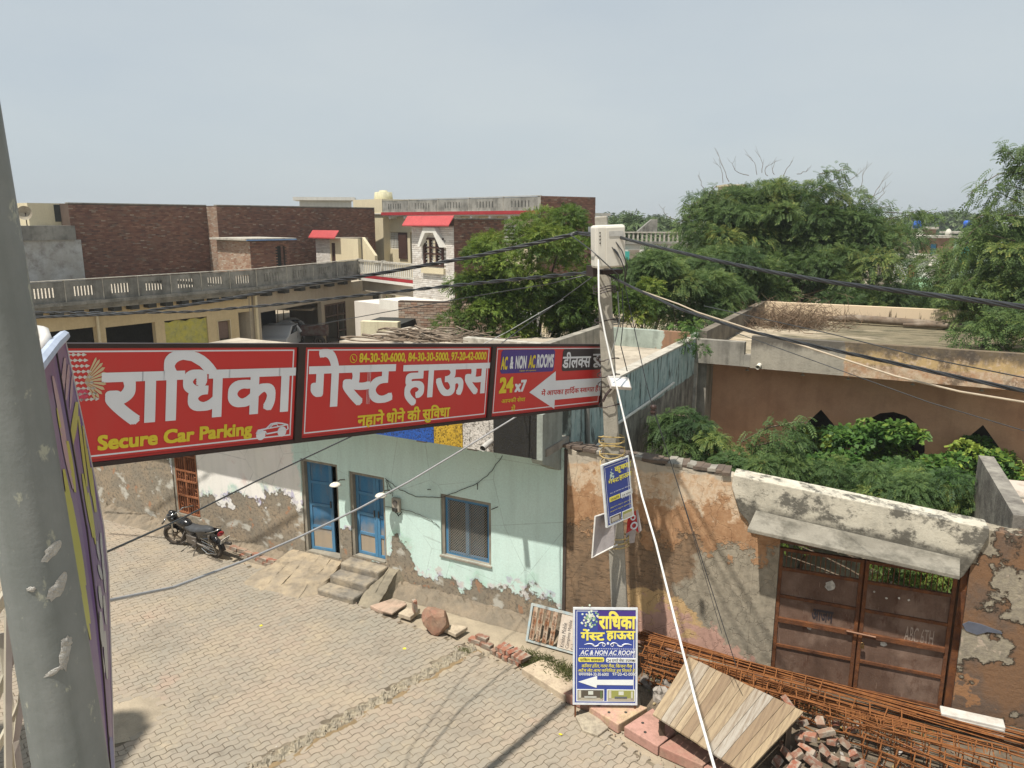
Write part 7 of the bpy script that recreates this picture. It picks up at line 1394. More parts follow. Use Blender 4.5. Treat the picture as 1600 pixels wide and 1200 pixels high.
# low brick wall and cream shed in front of it
p = T(622, 470, 27); lb_ = thing('low_brick_wall', 'low reddish brick wall on the roofs behind the sign', 'wall', (p.x, p.y, 0), R(-12)); Fl = Frame((p.x, p.y), R(-12)); xe = Fl.onp(800, 480, 0).x
brickface(lb_, 0, xe, 2.2, p.z, 0, m_brkl, m_mort, seed=15, depth=.25); MB().box(0, xe, .252, 6, 0, 3.3).build('roof_mass', m_whp, lb_)
p = T(563, 502, 25.5); cs = thing('cream_shed', 'small cream plastered shed roof wall beside the low brick wall', 'shed', (p.x, p.y, 0), R(-12)); Fc = Frame((p.x, p.y), R(-12)); xe = Fc.onp(621, 505, 0).x
MB().box(0, xe, 0, .3, 0, p.z).build('cream_wall', plaster('pale_lime_plaster', (.72, .66, .46), (.66, .58, .40), 1.5, (.25, .2, .13), .35, .8), cs); MB().box(-.1, xe, .3, 2, 2.6, p.z - .1).build('dark_roof', m_dark, cs)
# firewood branches lying on the mint house roof
fw_ = FR.W((-6.2, 6.6, 3.55)); MB_ = None
tag(slabpoly([FR.W(q) for q in ((-9.5, 5.60), (-5.36, 5.60), (-5.36, 5.84), (-3.15, 5.84), (-3.15, 9.0), (-9.5, 9.0))], 3.0, 3.66, 'rear_roof', m_roof, 'flat roof behind the mint house carrying the pile of branches', 'roof'))
pw = FR.W((FR.onp(655, 522, 5.9).x, 5.9, FR.onp(655, 531, 5.9).z)); brush('branch_pile', pw, 70, .7, .2, .14, 2.2, .03, m_log, 'pile of long grey firewood branches on the roof behind the sign', 'firewood', 9, ang=R(-20))
# white house with balustrade beyond the pole, and the hamlet in the gap between the trees
p = T(972, 362, 60); wh = thing('white_house', 'white far house with balustrade and slanting stair head right of the pole', 'house', (p.x, p.y, 0), R(-6)); zt = p.z; Fw = Frame((p.x, p.y), R(-6)); X = lambda u: Fw.onp(u, 370, 0).x
MB().panel(-2, X(1120), 0, zt - .95, 0, .3, [(X(982), X(1000), 3.4, zt - 1.4), (X(1012), X(1022), 3.4, zt - 1.4), (X(1052), X(1072), 3.4, zt - 1.5)]).build('front_wall', m_whp, wh); MB().box(-2, X(1120), 2, 6, 0, zt - 1).build('inner_mass', m_mortl, wh); MB().box(-2, X(1120), -.15, .4, zt - .95, zt - .75).build('ledge', m_par, wh); MB().box(-2, X(1120), -.05, .15, zt - .1, zt).build('hand_rail', m_coping, wh)
mb = MB(); k = -1.9
while k < X(1120): mb.box(k, k + .14, 0, .1, zt - .749, zt - .101); k += .34
tag(mb.build('balusters', m_coping, wh), kind='stuff')
mb = MB(); a, b = X(1000), X(1027); mb.prism([(a - .2, zt), (b, zt), (b, zt + .95), (a + .9, zt + .95)], 'y', .3, 2.0); mb.build('stair_head', m_par, wh); MB().box(X(975), X(984), -.4, -.2, 3, zt - 1.5).build('teal_sheet', flat('teal', (.05, .35, .30), .7), wh)
p = T(462, 312, 66); ws2 = thing('white_rooftop_room', 'white rooftop room with thin overhanging slab above the brick wall', 'building', (p.x, p.y, 0), R(10)); MB().box(.3, 4.6, 0, 3, 0, p.z - .05).build('wall', m_whp, ws2); MB().box(-.2, 5.0, -.4, 3.3, p.z - .048, p.z + .22).build('roof_slab', m_whp, ws2)
p = T(1134, 291, 52); ct = thing('cream_block', 'cream flat roofed block peeping over the big tree', 'building', (p.x, p.y, 0), 0); MB().box(0, 1.3, 0, 2, 0, p.z).build('wall', m_cream, ct); MB().box(-.1, 1.4, -.1, 2.1, p.z, p.z + .12).build('roof_slab', m_cream, ct)
ham = [((1405, 358, 75), 3.4, 2.5, m_brkl, 'far brick house with grey roof in the gap between the trees'), ((1440, 372, 66), 3.0, 3, m_mortl, 'far brown house with white dish in the gap between the trees'), ((1478, 372, 72), 4.5, 3, m_cream, 'far pale green walled house left of the right hand tree'), ((1400, 403, 55), 3.2, 3, m_whp, 'far low house with white roof edge below the brick one'), ((1500, 365, 80), 5, 3, m_whp, 'far whitish house half hidden by the right hand tree')]
for i, ((u, v, t), w, d, m, lb) in enumerate(ham):
    p = T(u, v, t); hh = thing('far_house', lb, 'house', (p.x, p.y, 0), R((-8, 5, -12, 3, 8)[i]), 'far houses in the gap between the trees'); 
    MB().panel(0, w, 0, p.z, 0, .2, [(w * .3, w * .5, p.z - 2.3, p.z - .5)]).build('front_wall', (m, plaster('brick_brown', (.33, .2, .13), (.25, .15, .1), 3), plaster('pale_green_wall', (.42, .58, .42), (.38, .5, .38), 1), m_whp, plaster('aqua_wall', (.45, .6, .52), (.5, .62, .55), 1))[i], hh); MB().box(.1, w - .1, .5, d, 0, p.z - .2).build('rear_mass', m_mortl, hh); MB().box(-.15, w + .15, -.2, d, p.z + .001, p.z + .2).build('roof_slab', m_coping, hh)
    MB().box(w * .31, w * .49, .1, .14, p.z - 2.3, p.z - .5).build('door', flat('teal_door_%d' % i, ((.06, .25, .25), (.05, .2, .35), (.03, .3, .28), (.3, .1, .06), (.1, .3, .3))[i], .6), hh)
for (u, v, t, lb) in ((1433, 357, 74, 'small blue water tank on the left far rooftop'), (1511, 356, 78, 'small blue water tank on the right far rooftop')):
    p = T(u, v, t); o = MB().lathe([(.001, .75), (.25, .72), (.38, .6), (.4, 0), (.001, 0)], (0, 0, 0), 14).build('water_tank', flat('tank_blue', (.03, .12, .5), .5), None, True); o.location = p; tag(o, lb, 'water tank')
for (u, v, t, r_0, lb) in ((1439, 378, 64, .5, 'white satellite dish on the far brown house'), (1463, 434, 46, .55, 'big white satellite dish low among the bushes in the gap'), (1484, 372, 70, .42, 'white satellite dish on the far green house')):
    p = T(u, v, t); dish((p.x, p.y, p.z), r_0, lb, .4)
tag(slabpoly([G(1408, 412, 3), G(1440, 420, 3), G(1462, 452, 3), G(1420, 452, 3)], 2.7, 3.0, 'green_roof', plaster('green_tarp', (.20, .36, .20), (.25, .42, .25), 1), 'pale green sloping roof low in the gap between the trees', 'roof'))
# ================================================================== FOLIAGE
RN = np.random.default_rng(12)
def leafmat(name, stops, trans=.38, rough=.6):
    stops = [(p, tuple(q * 1.45 for q in c)) for p, c in stops]
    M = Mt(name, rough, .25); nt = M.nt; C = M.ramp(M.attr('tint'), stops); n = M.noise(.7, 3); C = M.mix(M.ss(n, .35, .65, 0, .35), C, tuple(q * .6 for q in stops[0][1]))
    nt.links.new(C, M.b.inputs['Base Color']); tr_n = S(nt, 'ShaderNodeBsdfTranslucent', {'Color': M.mix(0.0, C, C)}); 
    br = S(nt, 'ShaderNodeVectorMath', {0: C, 3: 1.5}, operation='SCALE').outputs[0]; nt.links.new(br, tr_n.inputs['Color'])
    mx = S(nt, 'ShaderNodeMixShader', {0: trans, 1: M.b.outputs[0], 2: tr_n.outputs[0]}); nt.links.new(mx.outputs[0], nt.nodes['Material Output'].inputs['Surface']); return M.m
g_pro = leafmat('prosopis_leaf', [(0, (.026, .050, .017)), (.35, (.052, .088, .028)), (.7, (.088, .130, .038)), (.92, (.135, .175, .05)), (1, (.20, .205, .055))])
g_neem = leafmat('neem_leaf', [(0, (.028, .052, .012)), (.4, (.060, .10, .018)), (.75, (.105, .15, .024)), (1, (.18, .20, .035))])
g_blue = leafmat('bluish_prosopis_leaf', [(0, (.026, .053, .020)), (.4, (.058, .100, .034)), (.8, (.098, .150, .045)), (1, (.17, .20, .05))])
g_vine = leafmat('vine_leaf', [(0, (.018, .045, .012)), (.4, (.042, .095, .02)), (.75, (.085, .155, .03)), (1, (.22, .27, .05))], .35, .55)
g_weed = leafmat('weed_leaf', [(0, (.05, .06, .02)), (.5, (.10, .12, .04)), (1, (.20, .19, .09))])
g_far = leafmat('far_foliage', [(0, (.03, .055, .02)), (.5, (.055, .085, .03)), (1, (.09, .12, .045))], .1)
def quads(name, P, tint, mat, parent=None):
    n = P.shape[0]; me = bpy.data.meshes.new(name); me.vertices.add(n * 4); me.vertices.foreach_set('co', P.astype(np.float32).ravel()); me.loops.add(n * 4); me.loops.foreach_set('vertex_index', np.arange(n * 4, dtype=np.int32)); me.polygons.add(n); me.polygons.foreach_set('loop_start', np.arange(0, n * 4, 4, dtype=np.int32)); me.update(calc_edges=True)
    at = me.attributes.new('tint', 'FLOAT', 'FACE'); at.data.foreach_set('value', tint.astype(np.float32)); me.materials.append(mat); o = bpy.data.objects.new(name, me); COL.objects.link(o); o.parent = parent; return o
def tmpl_frond(pairs, ll, lw, twist=0.0):
    q = []
    for i in range(pairs):
        x = .12 + .86 * i / (pairs - 1)
        for s_ in (-1, 1):
            l_ = ll * (1 - .35 * abs(i / (pairs - 1) - .45)); a = math.radians(62); dx, dy = math.cos(a), math.sin(a) * s_
            b = np.array([x, 0, 0]); t = b + np.array([dx * l_, dy * l_, -.12 * l_]); m = (b + t) / 2; w = np.array([-dy, dx, 0]) * lw * .5; q.append([b, m - w * s_, t, m + w * s_])
    return np.array(q)
def tmpl_sprig(n, ll, lw):
    q = []; r_ = np.random.default_rng(3)
    for i in range(n):
        x = .15 + .8 * i / n; s_ = -1 if i % 2 else 1; a = math.radians(r_.uniform(30, 65)); dx, dy, dz = math.cos(a), math.sin(a) * s_, r_.uniform(-.5, .1)
        b = np.array([x, 0, 0]); d = np.array([dx, dy, dz]); d /= np.linalg.norm(d); t = b + d * ll; m = b + d * ll * .45; w = np.cross(d, [0, 0.2, 1]); w /= np.linalg.norm(w); q.append([b, m - w * lw / 2, t, m + w * lw / 2])
    return np.array(q)
def fronds(name, O, D, L, tint, tm, mat, parent=None, droop=.5, tj=.12):
    n = len(O); D = D / np.linalg.norm(D, axis=1, keepdims=True); up = np.array([0, 0, 1.]) + RN.normal(0, .45, (n, 3)); Sd = np.cross(D, up); Sd /= np.linalg.norm(Sd, axis=1, keepdims=True) + 1e-9; N = np.cross(Sd, D)
    K = tm.shape[0]; t = tm[None]; P = O[:, None, None, :] + L[:, None, None, None] * (t[..., 0:1] * D[:, None, None, :] + t[..., 1:2] * Sd[:, None, None, :] + t[..., 2:3] * N[:, None, None, :])
    P[..., 2] -= droop * L[:, None, None] * t[..., 0] ** 2; tt = np.clip(np.repeat(tint, K) + RN.normal(0, tj, n * K), 0, 1); return quads(name, P.reshape(-1, 4, 3), tt, mat, parent)
def shell(cl, n, inner=.55):
    # points through clumps: cl = list of (center, radii, tint)
    w = np.array([c[1][0] * c[1][1] + c[1][0] * c[1][2] for c in cl]); cnt = RN.multinomial(n, w / w.sum()); O, D, Tn = [], [], []
    for (c, r, ti), k in zip(cl, cnt):
        d = RN.normal(0, 1, (k, 3)); d /= np.linalg.norm(d, axis=1, keepdims=True); d[:, 2] = np.where(d[:, 2] < -.45, -d[:, 2], d[:, 2]); rad = RN.uniform(inner, 1.05, (k, 1)) ** .6
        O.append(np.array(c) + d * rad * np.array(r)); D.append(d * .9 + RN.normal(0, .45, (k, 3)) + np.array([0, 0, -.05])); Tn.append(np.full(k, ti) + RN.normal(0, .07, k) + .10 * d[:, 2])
    return np.vstack(O), np.vstack(D), np.concatenate(Tn)
def clumps(c, r, n, cr, seed, low=-.35, flat_=.6, jit=.15):
    g = np.random.default_rng(seed); out = []
    for _ in range(n):
        d = g.normal(0, 1, 3); d /= np.linalg.norm(d)
        if d[2] < low: d[2] *= -1
        k = g.uniform(.45, 1.0) ** .5; p = np.array(c) + d * k * np.array(r) + g.normal(0, jit, 3); s = g.uniform(.6, 1.25) * cr; out.append((p, (s, s, s * flat_ * g.uniform(.8, 1.2)), float(np.clip(g.normal(.5, .2), .1, .9))))
    return out
m_bark = plaster('bark', (.13, .095, .065), (.19, .15, .11), 3, amt=.4, bump=.9)
def limbs(root, base, cl, n, r0, seed, name='branch', sep=True):
    r_ = random.Random(seed); b = Vector(base); idx = r_.sample(range(len(cl)), min(n, len(cl))); cen = sum((Vector(c[0]) for c in cl), Vector()) / len(cl); fork = b.lerp(Vector((cen.x, cen.y, b.z)), .3); fork.z = b.z + (cen.z - b.z) * .45
    MB().tube([b - root.location, b.lerp(fork, .5) + Vector((.1, .05, 0)) - root.location, fork - root.location], [r0, r0 * .85, r0 * .7], 9).build('trunk', m_bark, root, True)
    for i in idx:
        p = Vector(cl[i][0]); m_ = fork.lerp(p, .5) + Vector((r_.uniform(-.4, .4), r_.uniform(-.4, .4), r_.uniform(.1, .7))); pts = []
        for k in range(7):
            f = k / 6; pts.append(fork * (1 - f) ** 2 + m_ * 2 * f * (1 - f) + p * f * f - root.location)
        MB().tube(pts, [r0 * (.42 - .055 * k) for k in range(7)], 5).build(name, m_bark, root, True)
def tree(name, lab, base, cl, nf, tm, L, mat, r0=.16, nl=12, seed=1, droop=.5, group=None, fol='crown', inner=.55):
    root = thing(name, lab, 'tree' if 'bush' not in name else 'bush', base, 0, group); limbs(root, base, cl, nl, r0, seed); O, D, Tn = shell(cl, nf, inner); O = O - np.array(base)
    o = fronds(fol, O, D, RN.uniform(.6, 1.3, len(O)) * L, Tn, tm, mat, root, droop); return root
TF_, TN_ = tmpl_frond(6, .34, .12), tmpl_sprig(8, .36, .13)
# neem tree behind the sign
nc = T(838, 440, 23.5); cl = clumps((nc.x, nc.y, 5.4), (2.05, 1.8, 1.55), 44, .62, 1, low=-.9) + clumps((T(865, 370, 23.5).x, nc.y, 6.7), (.75, .7, .55), 10, .42, 2) + clumps((T(775, 500, 22.5).x, nc.y - .6, 4.1), (1.2, .8, .6), 16, .5, 3, low=-1) + clumps((T(812, 450, 22.6).x, nc.y - .9, 5.0), (1.0, .5, .8), 14, .45, 34, low=-1) + clumps((T(752, 462, 23).x, nc.y - .2, 4.8), (.7, .7, .5), 10, .42, 33, low=-1) + clumps((T(905, 500, 22.5).x, nc.y - .5, 4.2), (1.0, .8, .8), 12, .5, 4, low=-1)
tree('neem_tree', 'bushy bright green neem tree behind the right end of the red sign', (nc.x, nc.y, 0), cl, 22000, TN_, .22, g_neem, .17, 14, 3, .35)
# great prosopis
pc2 = T(1225, 400, 31); X = lambda u, t=31: T(u, 400, t).x
cl = clumps((X(1228), pc2.y + 1, 5.0), (3.3, 3.0, 3.6), 80, .85, 5, low=-.2, flat_=.5) + clumps((X(1150), pc2.y + .5, 4.6), (2.6, 2.4, 2.7), 45, .8, 55, low=-.3, flat_=.5) + clumps((X(1332), pc2.y, 4.8), (2.5, 2.6, 2.4), 46, .8, 6, flat_=.5, low=-.6) + clumps((X(1095), pc2.y - 1.5, 4.3), (2.4, 2.4, 2.1), 34, .8, 7, flat_=.5, low=-.6) + clumps((X(1250), pc2.y - 2.6, 4.4), (3.4, 1.3, 1.5), 30, .75, 17, flat_=.5, low=-.7) + clumps((X(1215), pc2.y, 7.5), (3.1, 2.0, .95), 44, .55, 18, flat_=.5, low=-.5) + clumps((X(1130), pc2.y - .5, 6.6), (1.9, 1.6, .9), 24, .5, 58, flat_=.5, low=-.5) + clumps((X(1300), pc2.y - .5, 6.9), (1.8, 1.6, .8), 20, .5, 59, flat_=.5, low=-.5)
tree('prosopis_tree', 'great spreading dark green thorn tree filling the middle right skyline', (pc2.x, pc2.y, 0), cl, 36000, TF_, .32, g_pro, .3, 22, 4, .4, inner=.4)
# bare twigs over it
tp = bpy.data.objects[[o.name for o in bpy.data.objects if o.name.startswith('prosopis_tree')][0]]
r_ = random.Random(9)
for i, (u, v, u2, v2) in enumerate(((1140, 285, 1118, 230), (1130, 285, 1113, 252), (1170, 275, 1150, 245), (1182, 272, 1164, 240), (1190, 270, 1180, 235), (1210, 272, 1212, 250), (1200, 275, 1220, 248), (1225, 275, 1240, 250), (1345, 300, 1362, 255), (1355, 318, 1388, 268), (1330, 295, 1300, 300), (1350, 315, 1385, 285), (1360, 320, 1378, 292), (1245, 272, 1262, 262), (1100, 300, 1090, 272), (1060, 345, 1040, 322), (1310, 290, 1345, 262))):
    a, b = T(u, v, 30.5), T(u2, v2, 30.5); L_ = (b - a).length; pts = []; cv = Vector((r_.uniform(-.35, .35), 0, r_.uniform(-.1, .2)))
    for k in range(8): f = k / 7; pts.append(a.lerp(b, f) + cv * math.sin(math.pi * f) + Vector((r_.uniform(-.03, .03), 0, r_.uniform(-.03, .03))) - tp.location)
    mb_ = MB().tube(pts, [.013 - .0013 * k for k in range(8)], 4)
    ax0 = (b - a).normalized()
    for k in (3, 5): d = (ax0 + Vector((r_.uniform(-.5, .5), r_.uniform(-.3, .3), r_.uniform(-.1, .3)))) * L_ * r_.uniform(.2, .4); mb_.tube([pts[k], pts[k] + d * .5, pts[k] + d + Vector((0, 0, .05))], [.006, .005, .003], 3)
    mb_.build('bare_twig', m_bark, tp)
def spray(parent, pts, n, mat, L, tm, tint=.6, spread=.12):
    # a leafy arching shoot
    P = [Vector(p) - parent.location for p in pts]; O, D = [], []
    for k in range(n):
        f = RN.uniform(0, 1) * (len(P) - 1); i = min(int(f), len(P) - 2); q = P[i].lerp(P[i + 1], f - i); d = (P[i + 1] - P[i]).normalized(); O.append(list(q + Vector(RN.normal(0, spread, 3)))); D.append(list(d * .5 + Vector(RN.normal(0, .6, 3))))
    MB().tube(P, [.018 * (1 - .7 * i / len(P)) for i in range(len(P))], 4).build('shoot', m_bark, parent); fronds('shoot_leaves', np.array(O), np.array(D), RN.uniform(.6, 1.2, n) * L, np.full(n, tint), tm, mat, parent, .5)
for pts in (((1280, 272), (1300, 268), (1325, 264)), ((1270, 300), (1300, 282), (1322, 276)), ((1360, 330), (1410, 333), (1440, 330), (1462, 333)), ((1370, 345), (1425, 335), (1455, 340)), ((1120, 290), (1105, 305), (1092, 325)), ((1090, 330), (1075, 340), (1058, 350)), ((1110, 310), (1090, 316), (1072, 322)), ((1340, 345), (1375, 325), (1392, 322))): spray(tp, [T(u, v, 30) for u, v in pts], 60, g_pro, .32, TF_, .6)
# the tree at the right edge
pr2 = T(1640, 420, 24); cl = clumps((T(1640, 400, 24).x, pr2.y, 4.9), (3.0, 2.8, 2.6), 80, .8, 8, flat_=.5, low=-.5) + clumps((T(1560, 430, 24).x, pr2.y - 1, 4.2), (1.6, 1.4, 1.5), 26, .55, 9, flat_=.5, low=-.8) + clumps((T(1590, 500, 19.5).x, T(1590, 500, 19.5).y, 4.1), (1.2, 1.0, .9), 16, .5, 19, flat_=.5, low=-.8)
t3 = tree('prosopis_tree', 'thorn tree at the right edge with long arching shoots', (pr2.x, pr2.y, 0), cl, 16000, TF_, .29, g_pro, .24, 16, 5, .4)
for pts in (((1620, 290), (1590, 255), (1572, 235), (1562, 232)), ((1620, 300), (1590, 268), (1560, 272), (1530, 290), (1510, 308)), ((1600, 320), (1560, 300), (1545, 330), (1520, 345)), ((1620, 340), (1560, 335), (1520, 360), (1500, 385)), ((1600, 380), (1540, 365), (1510, 380), (1492, 410)), ((1610, 300), (1580, 290), (1562, 288)), ((1600, 420), (1550, 415), (1510, 440), (1496, 455)), ((1620, 262), (1600, 266), (1585, 262)), ((1620, 255), (1605, 236), (1590, 232))): spray(t3, [T(u, v, 23) for u, v in pts], 75, g_pro, .30, TF_, .62)
# scrub between the buildings
def bush(lab, u, v, t, r, n, cr, nf, mat=g_blue, L=.3, tm=TF_, seed=1, name='thorn_bush', low=-.5, z=None, nl=6, bz=0.0):
    c = T(u, v, t); cz = c.z if z is None else z; cl = clumps((c.x, c.y, cz), r, n, cr, seed, low=low, flat_=.6); return tree(name, lab, (c.x, c.y, bz), cl, nf, tm, L, mat, .06 if bz == 0 else .01, nl, seed, .4, inner=.4)
bush('leafy thorn bush right behind the junction box', 1005, 452, 24.5, (1.2, 1.2, .85), 24, .5, 4600, g_pro, .25, seed=21)
bush('dense scrub between the mint house roof and the peach building', 1065, 470, 25, (1.9, 1.3, .6), 30, .5, 6000, g_pro, .25, seed=22)
bush('yellow green bush beside the pole above the roof patch', 985, 470, 23, (.7, .6, .7), 12, .4, 2400, g_neem, .22, TN_, seed=23)
bush('green scrub below the big tree at the side parapet', 1125, 438, 27.5, (1.8, 1.3, .8), 26, .5, 4600, g_pro, .26, seed=24)
bush('scrub in the gap between the two thorn trees', 1450, 500, 31, (3.4, 2.0, .7), 30, .55, 4600, g_pro, .28, seed=25)
bush('bushes below the far houses in the gap', 1440, 476, 42, (4.2, 2.0, .6), 24, .7, 3000, g_pro, .4, seed=26)
bush('small leafy weed growing at the roof corner of the peach building', 1075, 525, 18.6, (.22, .2, .2), 7, .16, 340, g_vine, .14, TN_, seed=27, bz=3.9)
# courtyard vegetation
TV = np.array([[[0, 0, 0], [.45, -.5, -.06], [1.0, 0, -.16], [.45, .5, -.06]]])
def cy(x, y, z): p = FR.W((x, y, z)); return (p.x, p.y, p.z)
def cbush(name, lab, spec, nf, mat, L, tm, seed, nl=5, droop=.5, cr=.42):
    cl = []
    for i, (x, y, z, rx, ry, rz, n) in enumerate(spec): cl += clumps(cy(x, y, z), (rx, ry, rz), n, cr, seed + i, low=-.6)
    b = cy(spec[0][0], spec[0][1], 0); return tree(name, lab, b, cl, nf, tm, L, mat, .05, nl, seed, droop, inner=.35)
def lx(u, v, y): p = FR.onp(u, v, y); return p.x, p.z
x1_, z1_ = lx(1085, 680, 4.2); b1 = cbush('thorn_bush', 'feathery blue green bush leaning on the orange wall behind the pole', [(x1_, 4.2, z1_ - .1, .55, .5, .55, 12), (lx(1130, 700, 3.6)[0], 3.6, 1.9, .7, .6, .45, 14), (lx(1170, 720, 3.2)[0], 3.2, 1.7, .5, .5, .4, 8)], 5600, g_blue, .155, TF_, 31, cr=.3)
for pts in (((1160, 690), (1200, 668), (1240, 660), (1262, 660)), ((1170, 700), (1215, 688), (1245, 690)), ((1050, 660), (1035, 655), (1020, 660)), ((1070, 650), (1050, 648), (1040, 652)), ((1180, 715), (1215, 712), (1240, 700)), ((1060, 690), (1030, 675), (1018, 690))): spray(b1, [FR.W(FR.onp(u, v, 4.0)) for u, v in pts], 90, g_blue, .2, TF_, .6, .07)
b2 = cbush('thorn_bush', 'feathery thorn bush filling the courtyard behind the gate head', [(lx(1260, 735, 4.4)[0], 4.4, lx(1260, 745, 4.4)[1], .9, .7, .4, 18), (lx(1370, 745, 4.2)[0], 4.2, lx(1370, 765, 4.2)[1], 1.1, .8, .4, 22), (lx(1460, 760, 3.8)[0], 3.8, lx(1460, 780, 3.8)[1], .8, .6, .35, 14), (lx(1200, 725, 3.6)[0], 3.6, lx(1200, 735, 3.6)[1], .5, .5, .3, 8)], 10000, g_blue, .15, TF_, 41, cr=.34)
b3 = cbush('vine_bush', 'broad leaved creeper climbing over the courtyard openings', [(lx(1345, 690, 7.6)[0], 7.6, 1.45, .7, .8, .75, 14), (lx(1400, 680, 8.0)[0], 8.2, 1.6, .7, .6, .8, 14), (lx(1450, 720, 7.0)[0], 7.0, 1.3, 1.0, .8, .55, 14), (lx(1300, 710, 7.2)[0], 7.2, 1.1, .7, .7, .55, 10), (lx(1230, 745, 5.6)[0], 5.6, .9, .7, .7, .5, 10), (lx(1350, 740, 5.8)[0], 5.8, 1.15, 1.2, .8, .45, 14)], 9500, g_vine, .12, TV, 51, cr=.36, droop=.2)
b4 = cbush('vine_bush', 'dark creeper hanging in the right triangular opening', [(lx(1530, 715, 8.9)[0], 8.9, 1.3, .6, .5, .65, 10), (lx(1500, 750, 6.0)[0], 6.0, 1.0, .6, .8, .6, 10), (lx(1285, 680, 9.2)[0], 9.35, 1.3, .5, .35, .6, 8), (lx(1560, 730, 8.6)[0], 8.7, 1.0, .7, .4, .7, 8)], 4200, g_vine, .12, TV, 61, cr=.34, droop=.2)
b5 = cbush('weed_bush', 'yellowish low weeds in front of the shed parapet inside the courtyard', [(lx(1510, 790, 2.2)[0], 2.2, 1.25, .45, .5, .45, 8), (lx(1440, 800, 1.8)[0], 1.8, 1.35, .7, .4, .3, 8), (lx(1215, 740, 2.6)[0], 2.6, 1.5, .45, .4, .35, 6), (lx(1120, 700, 2.0)[0], 1.8, 1.7, .5, .4, .35, 6)], 3200, g_neem, .17, TN_, 71, cr=.28)
mb = MB(); 
for _ in range(26):
    p = Vector(cy(lx(1380 + r_.uniform(-60, 170), 700, 8)[0], 8.6, r_.uniform(1.1, 2.1))); pts = [p]
    for k in range(6): pts.append(pts[-1] + Vector((r_.uniform(-.2, .2), r_.uniform(-.12, .05), r_.uniform(-.22, .14))))
    mb.tube(pts, .007, 3)
tag(mb.build('dead_vines', m_twig, b3), kind='stuff')
# grass and weeds along the kerb
TB = np.array([[[0, -.02, 0], [0, .02, 0], [.55, .015, .02], [1.0, 0, 0]]])
def weeds(lab, pts, n, L, mat, seed, sp=.07, cat='grass'):
    g = np.random.default_rng(seed); O, D = [], []
    for k in range(n):
        i = g.integers(0, len(pts) - 1); a, b = Vector(pts[i]), Vector(pts[i + 1]); q = a.lerp(b, g.uniform(0, 1)); O.append([q.x + g.normal(0, sp), q.y + g.normal(0, sp), q.z]); D.append([g.normal(0, .5), g.normal(0, .5), 1])
    o = fronds('weeds', np.array(O), np.array(D), g.uniform(.5, 1.2, n) * L, g.uniform(0, 1, n), TB, mat, None, .35, .2); return tag(o, lab, cat, None, 'stuff')
weeds('tufts of grass growing round the foot of the louvred panel', [G(815, 1025, .02), G(850, 1035, .05), G(885, 1050, .1), G(905, 1062, .1)], 1500, .16, g_weed, 1, .09)
weeds('grass behind the tumbled bricks', [G(790, 1018, 0), G(835, 1048, 0), G(845, 1060, 0)], 500, .13, g_weed, 2, .06)
weeds('grass tuft on the end of the concrete ridge', [G(720, 1015, .02), G(732, 1020, .02)], 160, .09, g_weed, 3, .04)
weeds('grass under the rebar cages', [G(1020, 1070, 0), G(1200, 1110, 0), G(1300, 1105, 0), G(1450, 1150, 0)], 900, .12, g_weed, 4, .15)
weeds('sparse grass along the bricks by the motorcycle', [G(170, 797, 0), G(245, 832, 0)], 200, .07, g_weed, 5, .05)
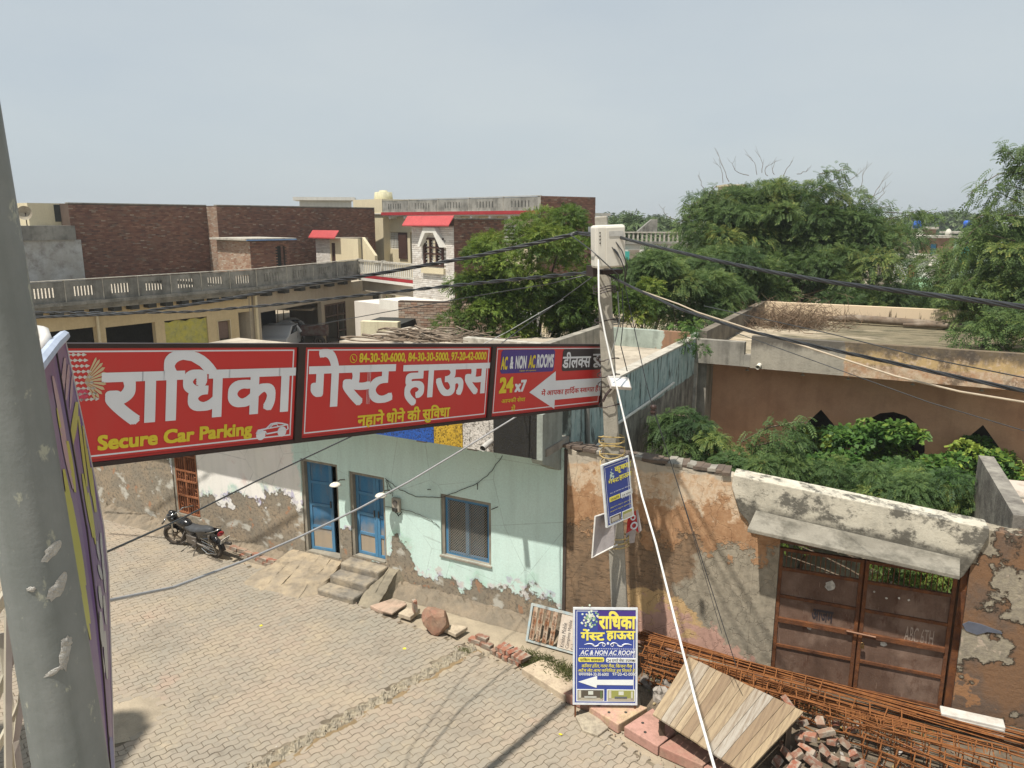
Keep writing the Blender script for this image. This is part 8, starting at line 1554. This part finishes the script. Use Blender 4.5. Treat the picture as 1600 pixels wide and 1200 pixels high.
# ---------------------------------------------------------------- far woodland and scrub
def woods(name, n, xr, yr, zf, size, mat, seed):
    g = np.random.default_rng(seed); m = n // 60; cx = g.uniform(*xr, m); cyy = g.uniform(*yr, m); cr = g.uniform(2.2, 5.5, m); cz = zf(cyy) * g.uniform(.55, 1.0, m); k = g.integers(0, m, n); d = g.normal(0, 1, (n, 3)); d /= np.linalg.norm(d, axis=1, keepdims=True); d[:, 2] = np.abs(d[:, 2])
    c = np.stack([cx[k] + d[:, 0] * cr[k], cyy[k] + d[:, 1] * cr[k], cz[k] * (.35 + .65 * d[:, 2] * g.uniform(.6, 1, n))], 1); a = g.normal(0, 1, (n, 3)); a /= np.linalg.norm(a, axis=1, keepdims=True); b = np.cross(a, g.normal(0, 1, (n, 3))); b /= np.linalg.norm(b, axis=1, keepdims=True); s = (g.uniform(.5, 1.2, n) * size)[:, None]
    P = np.stack([c - a * s, c - b * s * .6, c + a * s, c + b * s * .6], 1); return tag(quads(name, P, np.clip(g.normal(.45, .25, n), 0, 1), mat), kind='stuff')
woods('distant_woodland', 26000, (-160, 260), (150, 420), lambda y: 4.5 + 0 * y + y * .008, 1.0, g_far, 1)
woods('scrubland', 24000, (-25, 90), (52, 150), lambda y: .6 + y * .018, .4, g_far, 2)
for i, (u, t, h_) in enumerate(((958, 75, 6.7), (985, 82, 6.9), (1040, 95, 6.4), (1012, 110, 6.7), (1505, 150, 7.8), (1480, 160, 8.0), (1465, 180, 7.6), (1435, 200, 7.4))):
    p = T(u, 350, t); cl = clumps((p.x, p.y, h_ - 2.4), (2.6 + i * .2, 2.4, 2.0), 16, 1.2, 80 + i, low=-.4, flat_=.8); tree('far_tree', ('round far tree just right of the pole top', 'second far tree right of the pole over the balustrade', 'hazy far tree right of the slanting stair head', 'far tree behind the slanting stair head', 'taller hazy tree on the right horizon', 'hazy tree left of the taller horizon tree', 'small hazy tree on the horizon in the gap', 'leftmost hazy tree on the horizon in the gap')[i], (p.x, p.y, 0), cl, 700, TN_, .9 + t / 130, g_far, .2, 4, 80 + i, .4, group='far trees on the horizon')

# ================================================================== HAZE
hm = bpy.data.materials.new('haze_air'); hm.use_nodes = True; hn = hm.node_tree; hn.nodes.remove(hn.nodes['Principled BSDF']); pv_ = hn.nodes.new('ShaderNodeVolumePrincipled'); pv_.inputs['Color'].default_value = (.86, .90, .93, 1); pv_.inputs['Density'].default_value = .0007; pv_.inputs['Anisotropy'].default_value = .2
hn.links.new(pv_.outputs[0], hn.nodes['Material Output'].inputs['Volume']); MBh = MB().box(-3100, 3100, -3100, 3100, -1.03, 16.0); hz_o = MBh.build('haze', hm); tag(hz_o, kind='stuff')
